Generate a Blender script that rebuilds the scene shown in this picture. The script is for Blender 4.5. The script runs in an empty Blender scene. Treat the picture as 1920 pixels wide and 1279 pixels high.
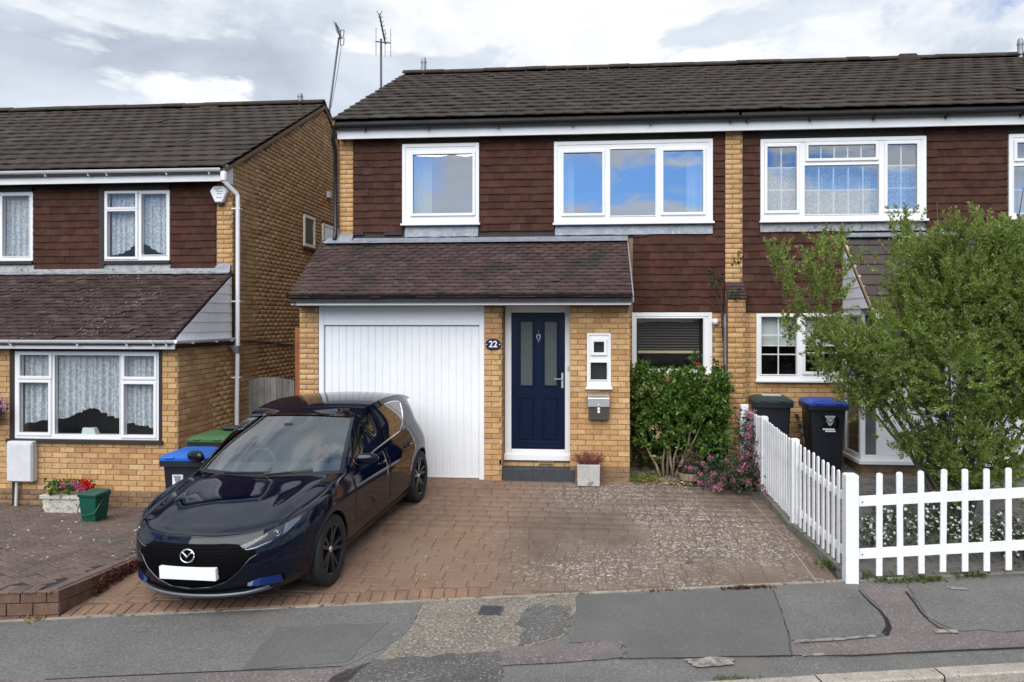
import bpy, math, random
import numpy as np
from mathutils import Vector, Matrix
R = math.radians
rnd = random.Random(11)
rng = np.random.default_rng(11)
S = bpy.context.scene
COL = S.collection

# ------------------------------------------------------------------ camera
YAW, F, U0, V0, HC = R(5.2), 1442.0, 960.0, 600.0, 2.29
CY, SY = math.cos(YAW), math.sin(YAW)
cam_data = bpy.data.cameras.new('camera')
cam = bpy.data.objects.new('camera', cam_data)
COL.objects.link(cam)
cam.location = (0, 0, HC)
cam.rotation_euler = (R(90), 0, YAW)
cam_data.sensor_width = 36
cam_data.lens = F / 1920 * 36
cam_data.shift_y = -(639.5 - V0) / 1920
cam_data.clip_end = 3000
S.camera = cam

# ------------------------------------------------------------------ sky and sun
SUN_EL, SUN_AZ = R(43), R(190)          # azimuth measured clockwise from +Y
W = bpy.data.worlds.new('World')
S.world = W
W.use_nodes = True
wn, wl = W.node_tree.nodes, W.node_tree.links
wn.clear()
def N(tree, t, **kw):
    n = tree.nodes.new(t)
    for k, v in kw.items():
        setattr(n, k, v)
    return n
wt = W.node_tree
tc = N(wt, 'ShaderNodeTexCoord')
sky = N(wt, 'ShaderNodeTexSky', sky_type='NISHITA')
sky.sun_disc = False
sky.sun_elevation, sky.sun_rotation = SUN_EL, SUN_AZ
sky.air_density, sky.dust_density, sky.ozone_density = 1.0, 0.6, 2.0
def wmath(op, a, b=None, c=None):
    n = N(wt, 'ShaderNodeMath', operation=op)
    for i, x in enumerate((a, b, c)):
        if x is None: continue
        if isinstance(x, (int, float)): n.inputs[i].default_value = x
        else: wl.new(x, n.inputs[i])
    return n.outputs[0]
def wnoise(scale, detail, rough, loc, dist=0.0, sq=1.8):
    mp = N(wt, 'ShaderNodeMapping')
    mp.inputs['Scale'].default_value = (1, 1, sq)
    mp.inputs['Location'].default_value = loc
    wl.new(tc.outputs['Generated'], mp.inputs['Vector'])
    n = N(wt, 'ShaderNodeTexNoise')
    n.inputs['Scale'].default_value = scale
    n.inputs['Detail'].default_value = detail
    n.inputs['Roughness'].default_value = rough
    n.inputs['Distortion'].default_value = dist
    wl.new(mp.outputs[0], n.inputs['Vector'])
    return n.outputs['Fac']
def wramp(fac, stops):
    r = N(wt, 'ShaderNodeValToRGB')
    while len(r.color_ramp.elements) < len(stops): r.color_ramp.elements.new(0.5)
    for e, (p, c) in zip(r.color_ramp.elements, stops):
        e.position = p
        e.color = (*c, 1) if len(c) == 3 else c
    wl.new(fac, r.inputs[0])
    return r.outputs[0]
sep = N(wt, 'ShaderNodeSeparateXYZ')
wl.new(tc.outputs['Generated'], sep.inputs[0])
# broken cloud: nearly closed ahead of the street, more open behind the photographer (as the panes mirror it)
ymr = N(wt, 'ShaderNodeMapRange'); ymr.interpolation_type = 'SMOOTHSTEP'
wl.new(sep.outputs['Y'], ymr.inputs['Value'])
for k_, v_ in (('From Min', -0.6), ('From Max', 0.7), ('To Min', -0.03), ('To Max', 0.16)): ymr.inputs[k_].default_value = v_
ybias = ymr.outputs[0]
cover = wmath('ADD', wnoise(2.3, 9, 0.56, (3.1, 1.7, 0.4), 0.35), ybias)
cmask_a = wramp(cover, [(0.44, (0, 0, 0)), (0.55, (1, 1, 1))])
wisp = wramp(wnoise(8.0, 9, 0.58, (6.5, 6.0, 2.0), 0.5, 2.4), [(0.475, (0, 0, 0)), (0.58, (0.9, 0.9, 0.9))])
cmask = wmath('MAXIMUM', cmask_a, wisp)
# layered cloud: a grey-blue sheet with crisp white heaps in front of it
sheet_c = wramp(wnoise(2.1, 8, 0.52, (7.3, 2.2, 5.1), 0.3, 2.6), [(0.34, (3.0, 3.4, 4.2)), (0.46, (4.5, 5.0, 5.8)), (0.58, (5.8, 6.3, 7.0)), (0.70, (7.0, 7.3, 7.7))])
heap = wramp(wnoise(2.7, 12, 0.56, (1.3, 5.2, 0.9), 0.35, 2.0), [(0.500, (0, 0, 0)), (0.535, (1, 1, 1))])
heap_c = wramp(wnoise(4.4, 10, 0.60, (4.4, 0.3, 2.0), 0.4, 2.2), [(0.34, (4.9, 5.4, 6.1)), (0.47, (6.3, 6.65, 7.1)), (0.60, (7.7, 7.85, 8.0))])
cm_ = N(wt, 'ShaderNodeMix', data_type='RGBA')
wl.new(heap, cm_.inputs['Factor']); wl.new(sheet_c, cm_.inputs['A']); wl.new(heap_c, cm_.inputs['B'])
cshade = cm_.outputs['Result']
mix = N(wt, 'ShaderNodeMix', data_type='RGBA')
wl.new(cmask, mix.inputs['Factor'])
skyb = N(wt, 'ShaderNodeMix', data_type='RGBA', blend_type='MULTIPLY')
skyb.inputs['Factor'].default_value = 1
wl.new(sky.outputs[0], skyb.inputs['A'])
skyb.inputs['B'].default_value = (0.40, 0.68, 1.12, 1)
wl.new(skyb.outputs['Result'], mix.inputs['A'])
wl.new(cshade, mix.inputs['B'])
bg = N(wt, 'ShaderNodeBackground')
bg.inputs['Strength'].default_value = 0.052
wl.new(mix.outputs['Result'], bg.inputs['Color'])
wo = N(wt, 'ShaderNodeOutputWorld')
wl.new(bg.outputs[0], wo.inputs[0])

sd = bpy.data.lights.new('sun', 'SUN')
sd.energy, sd.angle, sd.color = 1.5, R(62), (1.0, 0.955, 0.88)
sun = bpy.data.objects.new('sun', sd)
COL.objects.link(sun)
sv = Vector((math.sin(SUN_AZ) * math.cos(SUN_EL), math.cos(SUN_AZ) * math.cos(SUN_EL), math.sin(SUN_EL)))
sun.rotation_euler = sv.to_track_quat('Z', 'Y').to_euler()
sun.location = (10, -20, 30)

S.view_settings.view_transform = 'Standard'
S.view_settings.look = 'None'
S.view_settings.exposure = 1.38
S.view_settings.gamma = 1
S.view_settings.use_curve_mapping = False
S.render.engine = 'CYCLES'
S.cycles.max_bounces = 8
S.cycles.transparent_max_bounces = 16
S.cycles.caustics_reflective = False
S.cycles.caustics_refractive = False
S.cycles.use_denoising = True

# ------------------------------------------------------------------ measuring: bearings of the photograph on planes of known distance
def fx(u, Y):
    t = (u - U0) / F
    return Y * (t * CY - SY) / (CY + t * SY)
def fy(u, X):
    t = (u - U0) / F
    return X * (CY + t * SY) / (t * CY - SY)
def dep(X, Y): return Y * CY - X * SY
def fz(v, X, Y): return HC + (V0 - v) / F * dep(X, Y)
def uv(X, Y, Z):
    d = dep(X, Y)
    return U0 + F * (X * CY + Y * SY) / d, V0 - F * (Z - HC) / d
def drive_z(Y): return -0.055 * (10.9 - Y)
def gp(u, v):
    """ground point of the sloping drive / pavement plane"""
    t = (u - U0) / F
    k = (t * CY - SY) / (CY + t * SY)
    dn = CY - k * SY
    Y = (HC + 0.055 * 10.9) / ((v - V0) / F * dn + 0.055)
    return k * Y, Y

# ------------------------------------------------------------------ object helpers
def link(o, parent=None):
    COL.objects.link(o)
    if parent is not None: o.parent = parent
    return o
def wloc(o):
    v = Vector((0, 0, 0))
    while o is not None:
        v += o.location
        o = o.parent
    return v
def tag(o, label=None, cat=None, group=None, kind=None):
    if label: o['label'] = label
    if cat: o['category'] = cat
    if group: o['group'] = group
    if kind: o['kind'] = kind
    return o
def thing(name, label, cat, loc=(0, 0, 0), group=None, rotz=0):
    o = bpy.data.objects.new(name, None)
    o.empty_display_size = 0.2
    o.location = loc
    o.rotation_euler = (0, 0, rotz)
    link(o)
    return tag(o, label, cat, group)
def copy_tree(o, parent=None):
    c = o.copy()
    COL.objects.link(c)
    if parent is not None: c.parent = parent
    for ch in list(o.children): copy_tree(ch, c)
    return c
class MB:
    def __init__(s): s.v, s.f = [], []
    def add(s, vs, fs):
        n = len(s.v)
        s.v += [tuple(p) for p in vs]
        s.f += [tuple(i + n for i in q) for q in fs]
        return s
    def box(s, x0, x1, y0, y1, z0, z1):
        if x0 > x1: x0, x1 = x1, x0
        if y0 > y1: y0, y1 = y1, y0
        if z0 > z1: z0, z1 = z1, z0
        return s.add([(x0, y0, z0), (x1, y0, z0), (x1, y1, z0), (x0, y1, z0), (x0, y0, z1), (x1, y0, z1), (x1, y1, z1), (x0, y1, z1)],
                     [(0, 3, 2, 1), (4, 5, 6, 7), (0, 1, 5, 4), (1, 2, 6, 5), (2, 3, 7, 6), (3, 0, 4, 7)])
    def hexa(s, b, t):
        """b, t: four bottom and four top corners, both counter-clockwise from above"""
        return s.add(list(b) + list(t), [(3, 2, 1, 0), (4, 5, 6, 7), (0, 1, 5, 4), (1, 2, 6, 5), (2, 3, 7, 6), (3, 0, 4, 7)])
    def prism(s, pts, d):
        """planar polygon pts (list of 3-vectors) extruded by vector d"""
        n = len(pts); d = Vector(d)
        vs = [Vector(p) for p in pts] + [Vector(p) + d for p in pts]
        fs = [tuple(range(n - 1, -1, -1)), tuple(range(n, 2 * n))] + [(i, (i + 1) % n, n + (i + 1) % n, n + i) for i in range(n)]
        return s.add(vs, fs)
    def ring(s, o, i, y0, y1):
        """rectangular frame in XZ: outer o and inner i = (x0,x1,z0,z1), from y0 (front) to y1"""
        def c(r): return [(r[0], r[2]), (r[1], r[2]), (r[1], r[3]), (r[0], r[3])]
        vs = [(x, y, z) for y in (y0, y1) for r in (o, i) for x, z in c(r)]
        fs = []
        for k in range(4):
            m = (k + 1) % 4
            fs += [(k, m, 4 + m, 4 + k), (8 + m, 8 + k, 12 + k, 12 + m), (m, k, 8 + k, 8 + m), (4 + k, 4 + m, 12 + m, 12 + k)]
        return s.add(vs, fs)
    def tube(s, pts, r, n=8, cap=True, r1=None):
        pts = [Vector(p) for p in pts]
        m = len(pts)
        rs = [r + ((r1 if r1 is not None else r) - r) * k / max(1, m - 1) for k in range(m)] if not isinstance(r, (list, tuple)) else r
        base = len(s.v)
        ref = None
        for k, p in enumerate(pts):
            t = (pts[min(k + 1, m - 1)] - pts[max(k - 1, 0)]).normalized()
            if ref is None:
                ref = t.orthogonal().normalized()
            a = (ref - t * ref.dot(t))
            a = a.normalized() if a.length > 1e-6 else t.orthogonal().normalized()
            ref = a
            b = t.cross(a)
            for j in range(n):
                th = 2 * math.pi * j / n
                s.v.append(tuple(p + (a * math.cos(th) + b * math.sin(th)) * rs[k]))
        for k in range(m - 1):
            for j in range(n):
                j2 = (j + 1) % n
                s.f.append((base + k * n + j, base + k * n + j2, base + (k + 1) * n + j2, base + (k + 1) * n + j))
        if cap:
            s.f.append(tuple(base + j for j in range(n - 1, -1, -1)))
            s.f.append(tuple(base + (m - 1) * n + j for j in range(n)))
        return s
    def lathe(s, prof, c=(0, 0, 0), axis='z', n=20, cap=True):
        base = len(s.v)
        for (r, h) in prof:
            for j in range(n):
                th = 2 * math.pi * j / n
                a, b = r * math.cos(th), r * math.sin(th)
                p = {'z': (a, b, h), 'x': (h, a, b), 'y': (b, h, a)}[axis]
                s.v.append((c[0] + p[0], c[1] + p[1], c[2] + p[2]))
        for k in range(len(prof) - 1):
            for j in range(n):
                j2 = (j + 1) % n
                s.f.append((base + k * n + j, base + k * n + j2, base + (k + 1) * n + j2, base + (k + 1) * n + j))
        if cap:
            s.f.append(tuple(base + j for j in range(n - 1, -1, -1)))
            s.f.append(tuple(base + (len(prof) - 1) * n + j for j in range(n)))
        return s
    def grid(s, P, flip=False):
        nu, nv = len(P), len(P[0])
        base = len(s.v)
        for row in P: s.v += [tuple(p) for p in row]
        for i in range(nu - 1):
            for j in range(nv - 1):
                q = (base + i * nv + j, base + i * nv + j + 1, base + (i + 1) * nv + j + 1, base + (i + 1) * nv + j)
                s.f.append(q[::-1] if flip else q)
        return s
    def build(s, name, mat, parent=None, local=False, smooth=False, bevel=0, seg=1):
        me = bpy.data.meshes.new(name)
        off = Vector((0, 0, 0)) if local or parent is None else wloc(parent)
        if local or off.length == 0: me.from_pydata(s.v, [], s.f)
        else: me.from_pydata([(p[0] - off.x, p[1] - off.y, p[2] - off.z) for p in s.v], [], s.f)
        me.materials.append(mat)
        if smooth:
            me.shade_smooth()
        o = bpy.data.objects.new(name, me)
        link(o, parent)
        if bevel:
            b = o.modifiers.new('edge', 'BEVEL')
            b.width, b.segments, b.limit_method, b.angle_limit = bevel, seg, 'ANGLE', R(35)
            if smooth is None: pass
        if smooth == 'auto':
            me.set_sharp_from_angle(angle=R(38))
        me.update()
        return o
def npobj(name, V, Fq, mat, parent=None, smooth=False):
    """V (n,3) in the parent's frame, Fq (m,k)"""
    me = bpy.data.meshes.new(name)
    V = np.ascontiguousarray(V, dtype=np.float32); Fq = np.ascontiguousarray(Fq, dtype=np.int32)
    m, k = Fq.shape
    me.vertices.add(len(V)); me.vertices.foreach_set('co', V.ravel())
    me.loops.add(m * k); me.loops.foreach_set('vertex_index', Fq.ravel())
    me.polygons.add(m); me.polygons.foreach_set('loop_start', np.arange(0, m * k, k, dtype=np.int32))
    me.update(calc_edges=True)
    me.materials.append(mat)
    if smooth: me.shade_smooth()
    o = bpy.data.objects.new(name, me)
    return link(o, parent)

# ------------------------------------------------------------------ materials
def lin(h):
    h = h.lstrip('#')
    return tuple(((int(h[i:i + 2], 16) / 255) / 12.92) if int(h[i:i + 2], 16) / 255 <= 0.04045 else ((int(h[i:i + 2], 16) / 255 + 0.055) / 1.055) ** 2.4 for i in (0, 2, 4))
def M(name, cols, rough=0.6, noise=None, fine=None, bump=None, metal=0.0, coat=0.0, spots=None, spec=0.5, trans=0.0, wear=None):
    # wear = (x0, x1, noise scale, noise reach, colour, lichen list): a worn area that begins between x0 and x1 along the street
    """cols: one colour, or a list of (pos, colour) picked by a random number per piece. noise/fine = (scale, amount) value variation,
    spots = [(scale, threshold, softness, colour, mask_scale or None)], bump = (scale, strength)"""
    m = bpy.data.materials.new(name)
    m.use_nodes = True
    t = m.node_tree
    L = t.links
    b = t.nodes['Principled BSDF']
    geo = N(t, 'ShaderNodeNewGeometry')
    pos = geo.outputs['Position']
    if isinstance(cols, list):
        oi = N(t, 'ShaderNodeObjectInfo')
        ad = N(t, 'ShaderNodeMath', operation='ADD')
        L.new(oi.outputs['Random'], ad.inputs[0]); L.new(geo.outputs['Random Per Island'], ad.inputs[1])
        fr = N(t, 'ShaderNodeMath', operation='FRACT'); L.new(ad.outputs[0], fr.inputs[0])
        rp = N(t, 'ShaderNodeValToRGB')
        rp.color_ramp.interpolation = 'LINEAR'
        while len(rp.color_ramp.elements) < len(cols): rp.color_ramp.elements.new(0.5)
        for e, (p, c) in zip(rp.color_ramp.elements, cols):
            e.position = p; e.color = (*c, 1)
        L.new(fr.outputs[0], rp.inputs[0])
        col = rp.outputs[0]
    else:
        c = N(t, 'ShaderNodeRGB'); c.outputs[0].default_value = (*cols, 1)
        col = c.outputs[0]
    def ntex(scale, detail=5, rough_=0.6):
        n = N(t, 'ShaderNodeTexNoise'); L.new(pos, n.inputs['Vector'])
        n.inputs['Scale'].default_value = scale; n.inputs['Detail'].default_value = detail; n.inputs['Roughness'].default_value = rough_
        return n.outputs['Fac']
    for nz in (noise, fine):
        if not nz: continue
        mr = N(t, 'ShaderNodeMapRange')
        mr.inputs['From Min'].default_value = 0.3; mr.inputs['From Max'].default_value = 0.7
        mr.inputs['To Min'].default_value = 1 - nz[1]; mr.inputs['To Max'].default_value = 1 + nz[1]
        L.new(ntex(nz[0]), mr.inputs['Value'])
        mu = N(t, 'ShaderNodeMix', data_type='RGBA', blend_type='MULTIPLY'); mu.inputs['Factor'].default_value = 1
        cb = N(t, 'ShaderNodeCombineColor')
        for i in range(3): L.new(mr.outputs[0], cb.inputs[i])
        L.new(col, mu.inputs['A']); L.new(cb.outputs[0], mu.inputs['B'])
        col = mu.outputs['Result']
    for sp in spots or []:
        sc, th, so, sc_col = sp[:4]
        mr = N(t, 'ShaderNodeMapRange')
        mr.inputs['From Min'].default_value = th; mr.inputs['From Max'].default_value = th + so
        L.new(ntex(sc, 3), mr.inputs['Value'])
        fac = mr.outputs[0]
        if len(sp) > 4 and sp[4]:
            m2 = N(t, 'ShaderNodeMapRange'); m2.inputs['From Min'].default_value = sp[5] if len(sp) > 5 else 0.45; m2.inputs['From Max'].default_value = (sp[5] if len(sp) > 5 else 0.45) + 0.15
            L.new(ntex(sp[4], 3), m2.inputs['Value'])
            mm = N(t, 'ShaderNodeMath', operation='MULTIPLY'); L.new(fac, mm.inputs[0]); L.new(m2.outputs[0], mm.inputs[1])
            fac = mm.outputs[0]
        mx = N(t, 'ShaderNodeMix', data_type='RGBA')
        L.new(fac, mx.inputs['Factor']); L.new(col, mx.inputs['A']); mx.inputs['B'].default_value = (*sc_col, 1)
        col = mx.outputs['Result']
    if wear:
        sx = N(t, 'ShaderNodeSeparateXYZ'); L.new(pos, sx.inputs[0])
        ma = N(t, 'ShaderNodeMath', operation='MULTIPLY_ADD'); L.new(ntex(wear[2], 4), ma.inputs[0]); ma.inputs[1].default_value = wear[3]; L.new(sx.outputs['X'], ma.inputs[2])
        mr = N(t, 'ShaderNodeMapRange'); mr.interpolation_type = 'SMOOTHSTEP'
        mr.inputs['From Min'].default_value = wear[0]; mr.inputs['From Max'].default_value = wear[1]; L.new(ma.outputs[0], mr.inputs['Value'])
        wf = mr.outputs[0]
        mv = N(t, 'ShaderNodeMapRange'); mv.inputs['From Min'].default_value = 0.3; mv.inputs['From Max'].default_value = 0.7; mv.inputs['To Min'].default_value = 0.72; mv.inputs['To Max'].default_value = 1.28
        L.new(ntex(1.3, 6), mv.inputs['Value'])
        wc = N(t, 'ShaderNodeMix', data_type='RGBA', blend_type='MULTIPLY'); wc.inputs['Factor'].default_value = 1; wc.inputs['A'].default_value = (*wear[4], 1)
        cb = N(t, 'ShaderNodeCombineColor')
        for i in range(3): L.new(mv.outputs[0], cb.inputs[i])
        L.new(cb.outputs[0], wc.inputs['B'])
        mx = N(t, 'ShaderNodeMix', data_type='RGBA'); L.new(wf, mx.inputs['Factor']); L.new(col, mx.inputs['A']); L.new(wc.outputs['Result'], mx.inputs['B'])
        col = mx.outputs['Result']
        for sc, th, so, c, msc, mth in wear[5]:
            a_ = N(t, 'ShaderNodeMapRange'); a_.inputs['From Min'].default_value = th; a_.inputs['From Max'].default_value = th + so; L.new(ntex(sc, 3), a_.inputs['Value'])
            m_ = N(t, 'ShaderNodeMapRange'); m_.inputs['From Min'].default_value = mth; m_.inputs['From Max'].default_value = mth + 0.15; L.new(ntex(msc, 4), m_.inputs['Value'])
            p1 = N(t, 'ShaderNodeMath', operation='MULTIPLY'); L.new(a_.outputs[0], p1.inputs[0]); L.new(m_.outputs[0], p1.inputs[1])
            p2 = N(t, 'ShaderNodeMath', operation='MULTIPLY'); L.new(p1.outputs[0], p2.inputs[0]); L.new(wf, p2.inputs[1])
            mx = N(t, 'ShaderNodeMix', data_type='RGBA'); L.new(p2.outputs[0], mx.inputs['Factor']); L.new(col, mx.inputs['A']); mx.inputs['B'].default_value = (*c, 1)
            col = mx.outputs['Result']
    L.new(col, b.inputs['Base Color'])
    b.inputs['Roughness'].default_value = rough
    b.inputs['Metallic'].default_value = metal
    b.inputs['Coat Weight'].default_value = coat
    b.inputs['Coat Roughness'].default_value = 0.03
    b.inputs['Specular IOR Level'].default_value = spec
    if bump:
        bp = N(t, 'ShaderNodeBump'); bp.inputs['Strength'].default_value = bump[1]; bp.inputs['Distance'].default_value = 0.01
        L.new(ntex(bump[0], 6), bp.inputs['Height']); L.new(bp.outputs[0], b.inputs['Normal'])
    if trans:
        out = t.nodes['Material Output']
        tr = N(t, 'ShaderNodeBsdfTranslucent'); L.new(col, tr.inputs['Color'])
        ms = N(t, 'ShaderNodeMixShader'); ms.inputs[0].default_value = trans
        L.new(b.outputs[0], ms.inputs[1]); L.new(tr.outputs[0], ms.inputs[2]); L.new(ms.outputs[0], out.inputs['Surface'])
    return m
def glass_mat(name, tint=(0.8, 0.85, 0.85), refl=0.25, rough=0.0, frost=0.0):
    m = bpy.data.materials.new(name); m.use_nodes = True
    t = m.node_tree; L = t.links; t.nodes.clear()
    lw = N(t, 'ShaderNodeFresnel'); lw.inputs['IOR'].default_value = 1.5
    mr = N(t, 'ShaderNodeMapRange'); mr.inputs['From Min'].default_value = 0.04; mr.inputs['From Max'].default_value = 1.0
    mr.inputs['To Min'].default_value = refl; mr.inputs['To Max'].default_value = 1.0
    L.new(lw.outputs[0], mr.inputs['Value'])
    bk = N(t, 'ShaderNodeNewGeometry'); inv = N(t, 'ShaderNodeMath', operation='SUBTRACT'); inv.inputs[0].default_value = 1.0; L.new(bk.outputs['Backfacing'], inv.inputs[1])
    mf = N(t, 'ShaderNodeMath', operation='MULTIPLY'); L.new(mr.outputs[0], mf.inputs[0]); L.new(inv.outputs[0], mf.inputs[1])
    gl = N(t, 'ShaderNodeBsdfGlossy'); gl.inputs['Roughness'].default_value = rough; gl.inputs['Color'].default_value = (0.96, 0.98, 1, 1)
    # slightly uneven float glass
    geo = N(t, 'ShaderNodeNewGeometry')
    nz = N(t, 'ShaderNodeTexNoise'); nz.inputs['Scale'].default_value = 1.6; nz.inputs['Detail'].default_value = 1
    L.new(geo.outputs['Position'], nz.inputs['Vector'])
    bp = N(t, 'ShaderNodeBump'); bp.inputs['Strength'].default_value = 0.02; bp.inputs['Distance'].default_value = 0.052
    L.new(nz.outputs['Fac'], bp.inputs['Height']); L.new(bp.outputs[0], gl.inputs['Normal'])
    tr = N(t, 'ShaderNodeBsdfTransparent'); tr.inputs['Color'].default_value = (*tint, 1)
    base = tr.outputs[0]
    if frost:
        df = N(t, 'ShaderNodeBsdfDiffuse'); df.inputs['Color'].default_value = (0.10, 0.115, 0.12, 1)
        m2 = N(t, 'ShaderNodeMixShader'); m2.inputs[0].default_value = frost
        L.new(tr.outputs[0], m2.inputs[1]); L.new(df.outputs[0], m2.inputs[2]); base = m2.outputs[0]
    ms = N(t, 'ShaderNodeMixShader'); out = N(t, 'ShaderNodeOutputMaterial')
    L.new(mf.outputs[0], ms.inputs[0]); L.new(base, ms.inputs[1]); L.new(gl.outputs[0], ms.inputs[2]); L.new(ms.outputs[0], out.inputs['Surface'])
    return m
def net_mat(name):
    m = bpy.data.materials.new(name); m.use_nodes = True
    t = m.node_tree; L = t.links; t.nodes.clear()
    geo = N(t, 'ShaderNodeNewGeometry')
    nz = N(t, 'ShaderNodeTexNoise'); nz.inputs['Scale'].default_value = 26; nz.inputs['Detail'].default_value = 2
    L.new(geo.outputs['Position'], nz.inputs['Vector'])
    mr = N(t, 'ShaderNodeMapRange'); mr.inputs['From Min'].default_value = 0.42; mr.inputs['From Max'].default_value = 0.6
    mr.inputs['To Min'].default_value = 0.66; mr.inputs['To Max'].default_value = 0.97
    L.new(nz.outputs['Fac'], mr.inputs['Value'])
    df = N(t, 'ShaderNodeBsdfDiffuse'); df.inputs['Color'].default_value = (0.78, 0.82, 0.86, 1)
    tl = N(t, 'ShaderNodeBsdfTranslucent'); tl.inputs['Color'].default_value = (0.7, 0.75, 0.8, 1)
    m1 = N(t, 'ShaderNodeMixShader'); m1.inputs[0].default_value = 0.25
    L.new(df.outputs[0], m1.inputs[1]); L.new(tl.outputs[0], m1.inputs[2])
    tr = N(t, 'ShaderNodeBsdfTransparent')
    ms = N(t, 'ShaderNodeMixShader'); out = N(t, 'ShaderNodeOutputMaterial')
    L.new(mr.outputs[0], ms.inputs[0]); L.new(tr.outputs[0], ms.inputs[1]); L.new(m1.outputs[0], ms.inputs[2]); L.new(ms.outputs[0], out.inputs['Surface'])
    return m

MT = {}
BR = [(0, (0.4136, 0.2236, 0.0947)), (0.1, (0.4856, 0.2812, 0.1177)), (0.26, (0.5576, 0.3496, 0.1523)), (0.44, (0.5288, 0.3172, 0.1307)), (0.56, (0.5936, 0.3928, 0.1955)), (0.66, (0.4568, 0.2524, 0.1055)), (0.78, (0.5504, 0.3496, 0.1775)), (0.9, (0.4064, 0.2092, 0.0932)), (1, (0.5072, 0.2992, 0.1249))]
MT['brick'] = M('yellow_stock_brick', BR, 0.85, (9, 0.13), (60, 0.14), (160, 0.35), spots=[(38, 0.62, 0.06, (0.24, 0.12, 0.05))])
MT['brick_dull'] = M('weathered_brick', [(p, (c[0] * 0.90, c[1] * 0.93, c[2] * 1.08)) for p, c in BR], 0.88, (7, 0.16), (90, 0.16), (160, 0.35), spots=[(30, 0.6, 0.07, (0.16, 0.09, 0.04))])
MT['brick_dirty'] = M('plinth_brick', [(0, (0.20, 0.12, 0.065)), (0.5, (0.27, 0.17, 0.095)), (1, (0.19, 0.10, 0.06))], 0.9, (9, 0.2), (70, 0.2), (120, 0.4), spots=[(24, 0.55, 0.1, (0.10, 0.09, 0.06))])
MT['mortar'] = M('mortar', (0.27, 0.175, 0.09), 0.95, (12, 0.15), (120, 0.15), (150, 0.4))
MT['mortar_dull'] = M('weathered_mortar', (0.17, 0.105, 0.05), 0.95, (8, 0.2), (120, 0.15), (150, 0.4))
MT['hung'] = M('maroon_wall_tile', [(0, (0.045, 0.0172, 0.0118)), (0.4, (0.060, 0.0228, 0.0150)), (0.9, (0.071, 0.0272, 0.0178)), (0.97, (0.054, 0.026, 0.0190)), (1, (0.088, 0.040, 0.028))], 0.82, (7, 0.24), (60, 0.20), (120, 0.3), spots=[(26, 0.70, 0.03, (0.13, 0.07, 0.065))], spec=0.25)
MT['hung_grey'] = M('grey_replacement_tile', (0.036, 0.029, 0.030), 0.8, (20, 0.2), None, (120, 0.3), spec=0.3)
MT['rooftile'] = M('brown_concrete_tile', [(0, (0.034, 0.027, 0.022)), (0.25, (0.052, 0.042, 0.034)), (0.5, (0.041, 0.033, 0.027)), (0.75, (0.060, 0.048, 0.039)), (0.92, (0.047, 0.032, 0.026)), (1, (0.068, 0.060, 0.051))], 0.93, (5, 0.22), (45, 0.3), (80, 0.6),
                   spots=[(16, 0.58, 0.10, (0.062, 0.060, 0.045)), (36, 0.63, 0.04, (0.17, 0.16, 0.14), 2.0, 0.48)], spec=0.2)
MT['plain'] = M('purple_brown_plain_tile', [(0, (0.055, 0.033, 0.031)), (0.35, (0.074, 0.046, 0.043)), (0.65, (0.062, 0.039, 0.037)), (1, (0.090, 0.060, 0.054))], 0.9, (3, 0.16), (50, 0.22), (90, 0.4),
                spots=[(1.9, 0.53, 0.09, (0.036, 0.032, 0.027)), (48, 0.635, 0.04, (0.32, 0.30, 0.27), 1.6, 0.49)], spec=0.25)
MT['plain_old'] = M('lichened_plain_tile', [(0, (0.038, 0.025, 0.023)), (0.5, (0.060, 0.037, 0.034)), (0.85, (0.050, 0.032, 0.029)), (1, (0.085, 0.060, 0.054))], 0.9, (3, 0.2), (50, 0.25), (90, 0.45),
                    spots=[(30, 0.615, 0.04, (0.32, 0.30, 0.27), 1.3, 0.46)], spec=0.25)
MT['porchtile'] = M('smooth_brown_tile', [(0, (0.062, 0.045, 0.042)), (0.5, (0.078, 0.050, 0.046)), (1, (0.068, 0.058, 0.056))], 0.8, (4, 0.15), (40, 0.15), (70, 0.3), spec=0.3)
MT['upvc'] = M('white_upvc', (0.80, 0.80, 0.80), 0.35, (2.5, 0.03), None)
MT['white'] = M('white_paint', (0.78, 0.79, 0.80), 0.5, (3, 0.05), (40, 0.04))
MT['garage'] = M('white_enamel', (0.80, 0.81, 0.82), 0.4, (1.5, 0.04), (30, 0.02), (5, 0.12), spots=[(14, 0.72, 0.05, (0.66, 0.65, 0.62))])
MT['fence'] = M('white_fence_paint', (0.80, 0.81, 0.81), 0.6, (5, 0.08), (70, 0.06), (40, 0.3), spots=[(18, 0.66, 0.08, (0.70, 0.69, 0.64))])
MT['boards'] = M('white_cladding', (0.78, 0.79, 0.81), 0.5, (3, 0.07), (30, 0.05))
MT['gutter'] = M('black_plastic', (0.012, 0.012, 0.014), 0.4)
MT['soffit'] = M('soffit_board', (0.45, 0.45, 0.44), 0.7, (3, 0.1))
MT['lead'] = M('lead_flashing', (0.26, 0.28, 0.32), 0.55, (7, 0.2), (40, 0.15), (25, 0.5), metal=0.3, spots=[(20, 0.6, 0.08, (0.42, 0.43, 0.44))])
MT['lead_worn'] = M('weathered_lead', (0.28, 0.29, 0.30), 0.6, (9, 0.25), (50, 0.3), (25, 0.5), metal=0.1, spots=[(16, 0.56, 0.10, (0.10, 0.105, 0.115))])
MT['dark_timber'] = M('dark_stained_timber', (0.022, 0.016, 0.013), 0.6, (8, 0.2))
MT['navy'] = M('navy_paint', (0.0018, 0.0068, 0.030), 0.30, (3, 0.1), None, (6, 0.03), spec=0.25)
MT['chrome'] = M('chrome', (0.75, 0.76, 0.78), 0.18, metal=1.0)
MT['steel'] = M('brushed_steel', (0.62, 0.61, 0.60), 0.35, (30, 0.1), metal=0.9)
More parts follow.
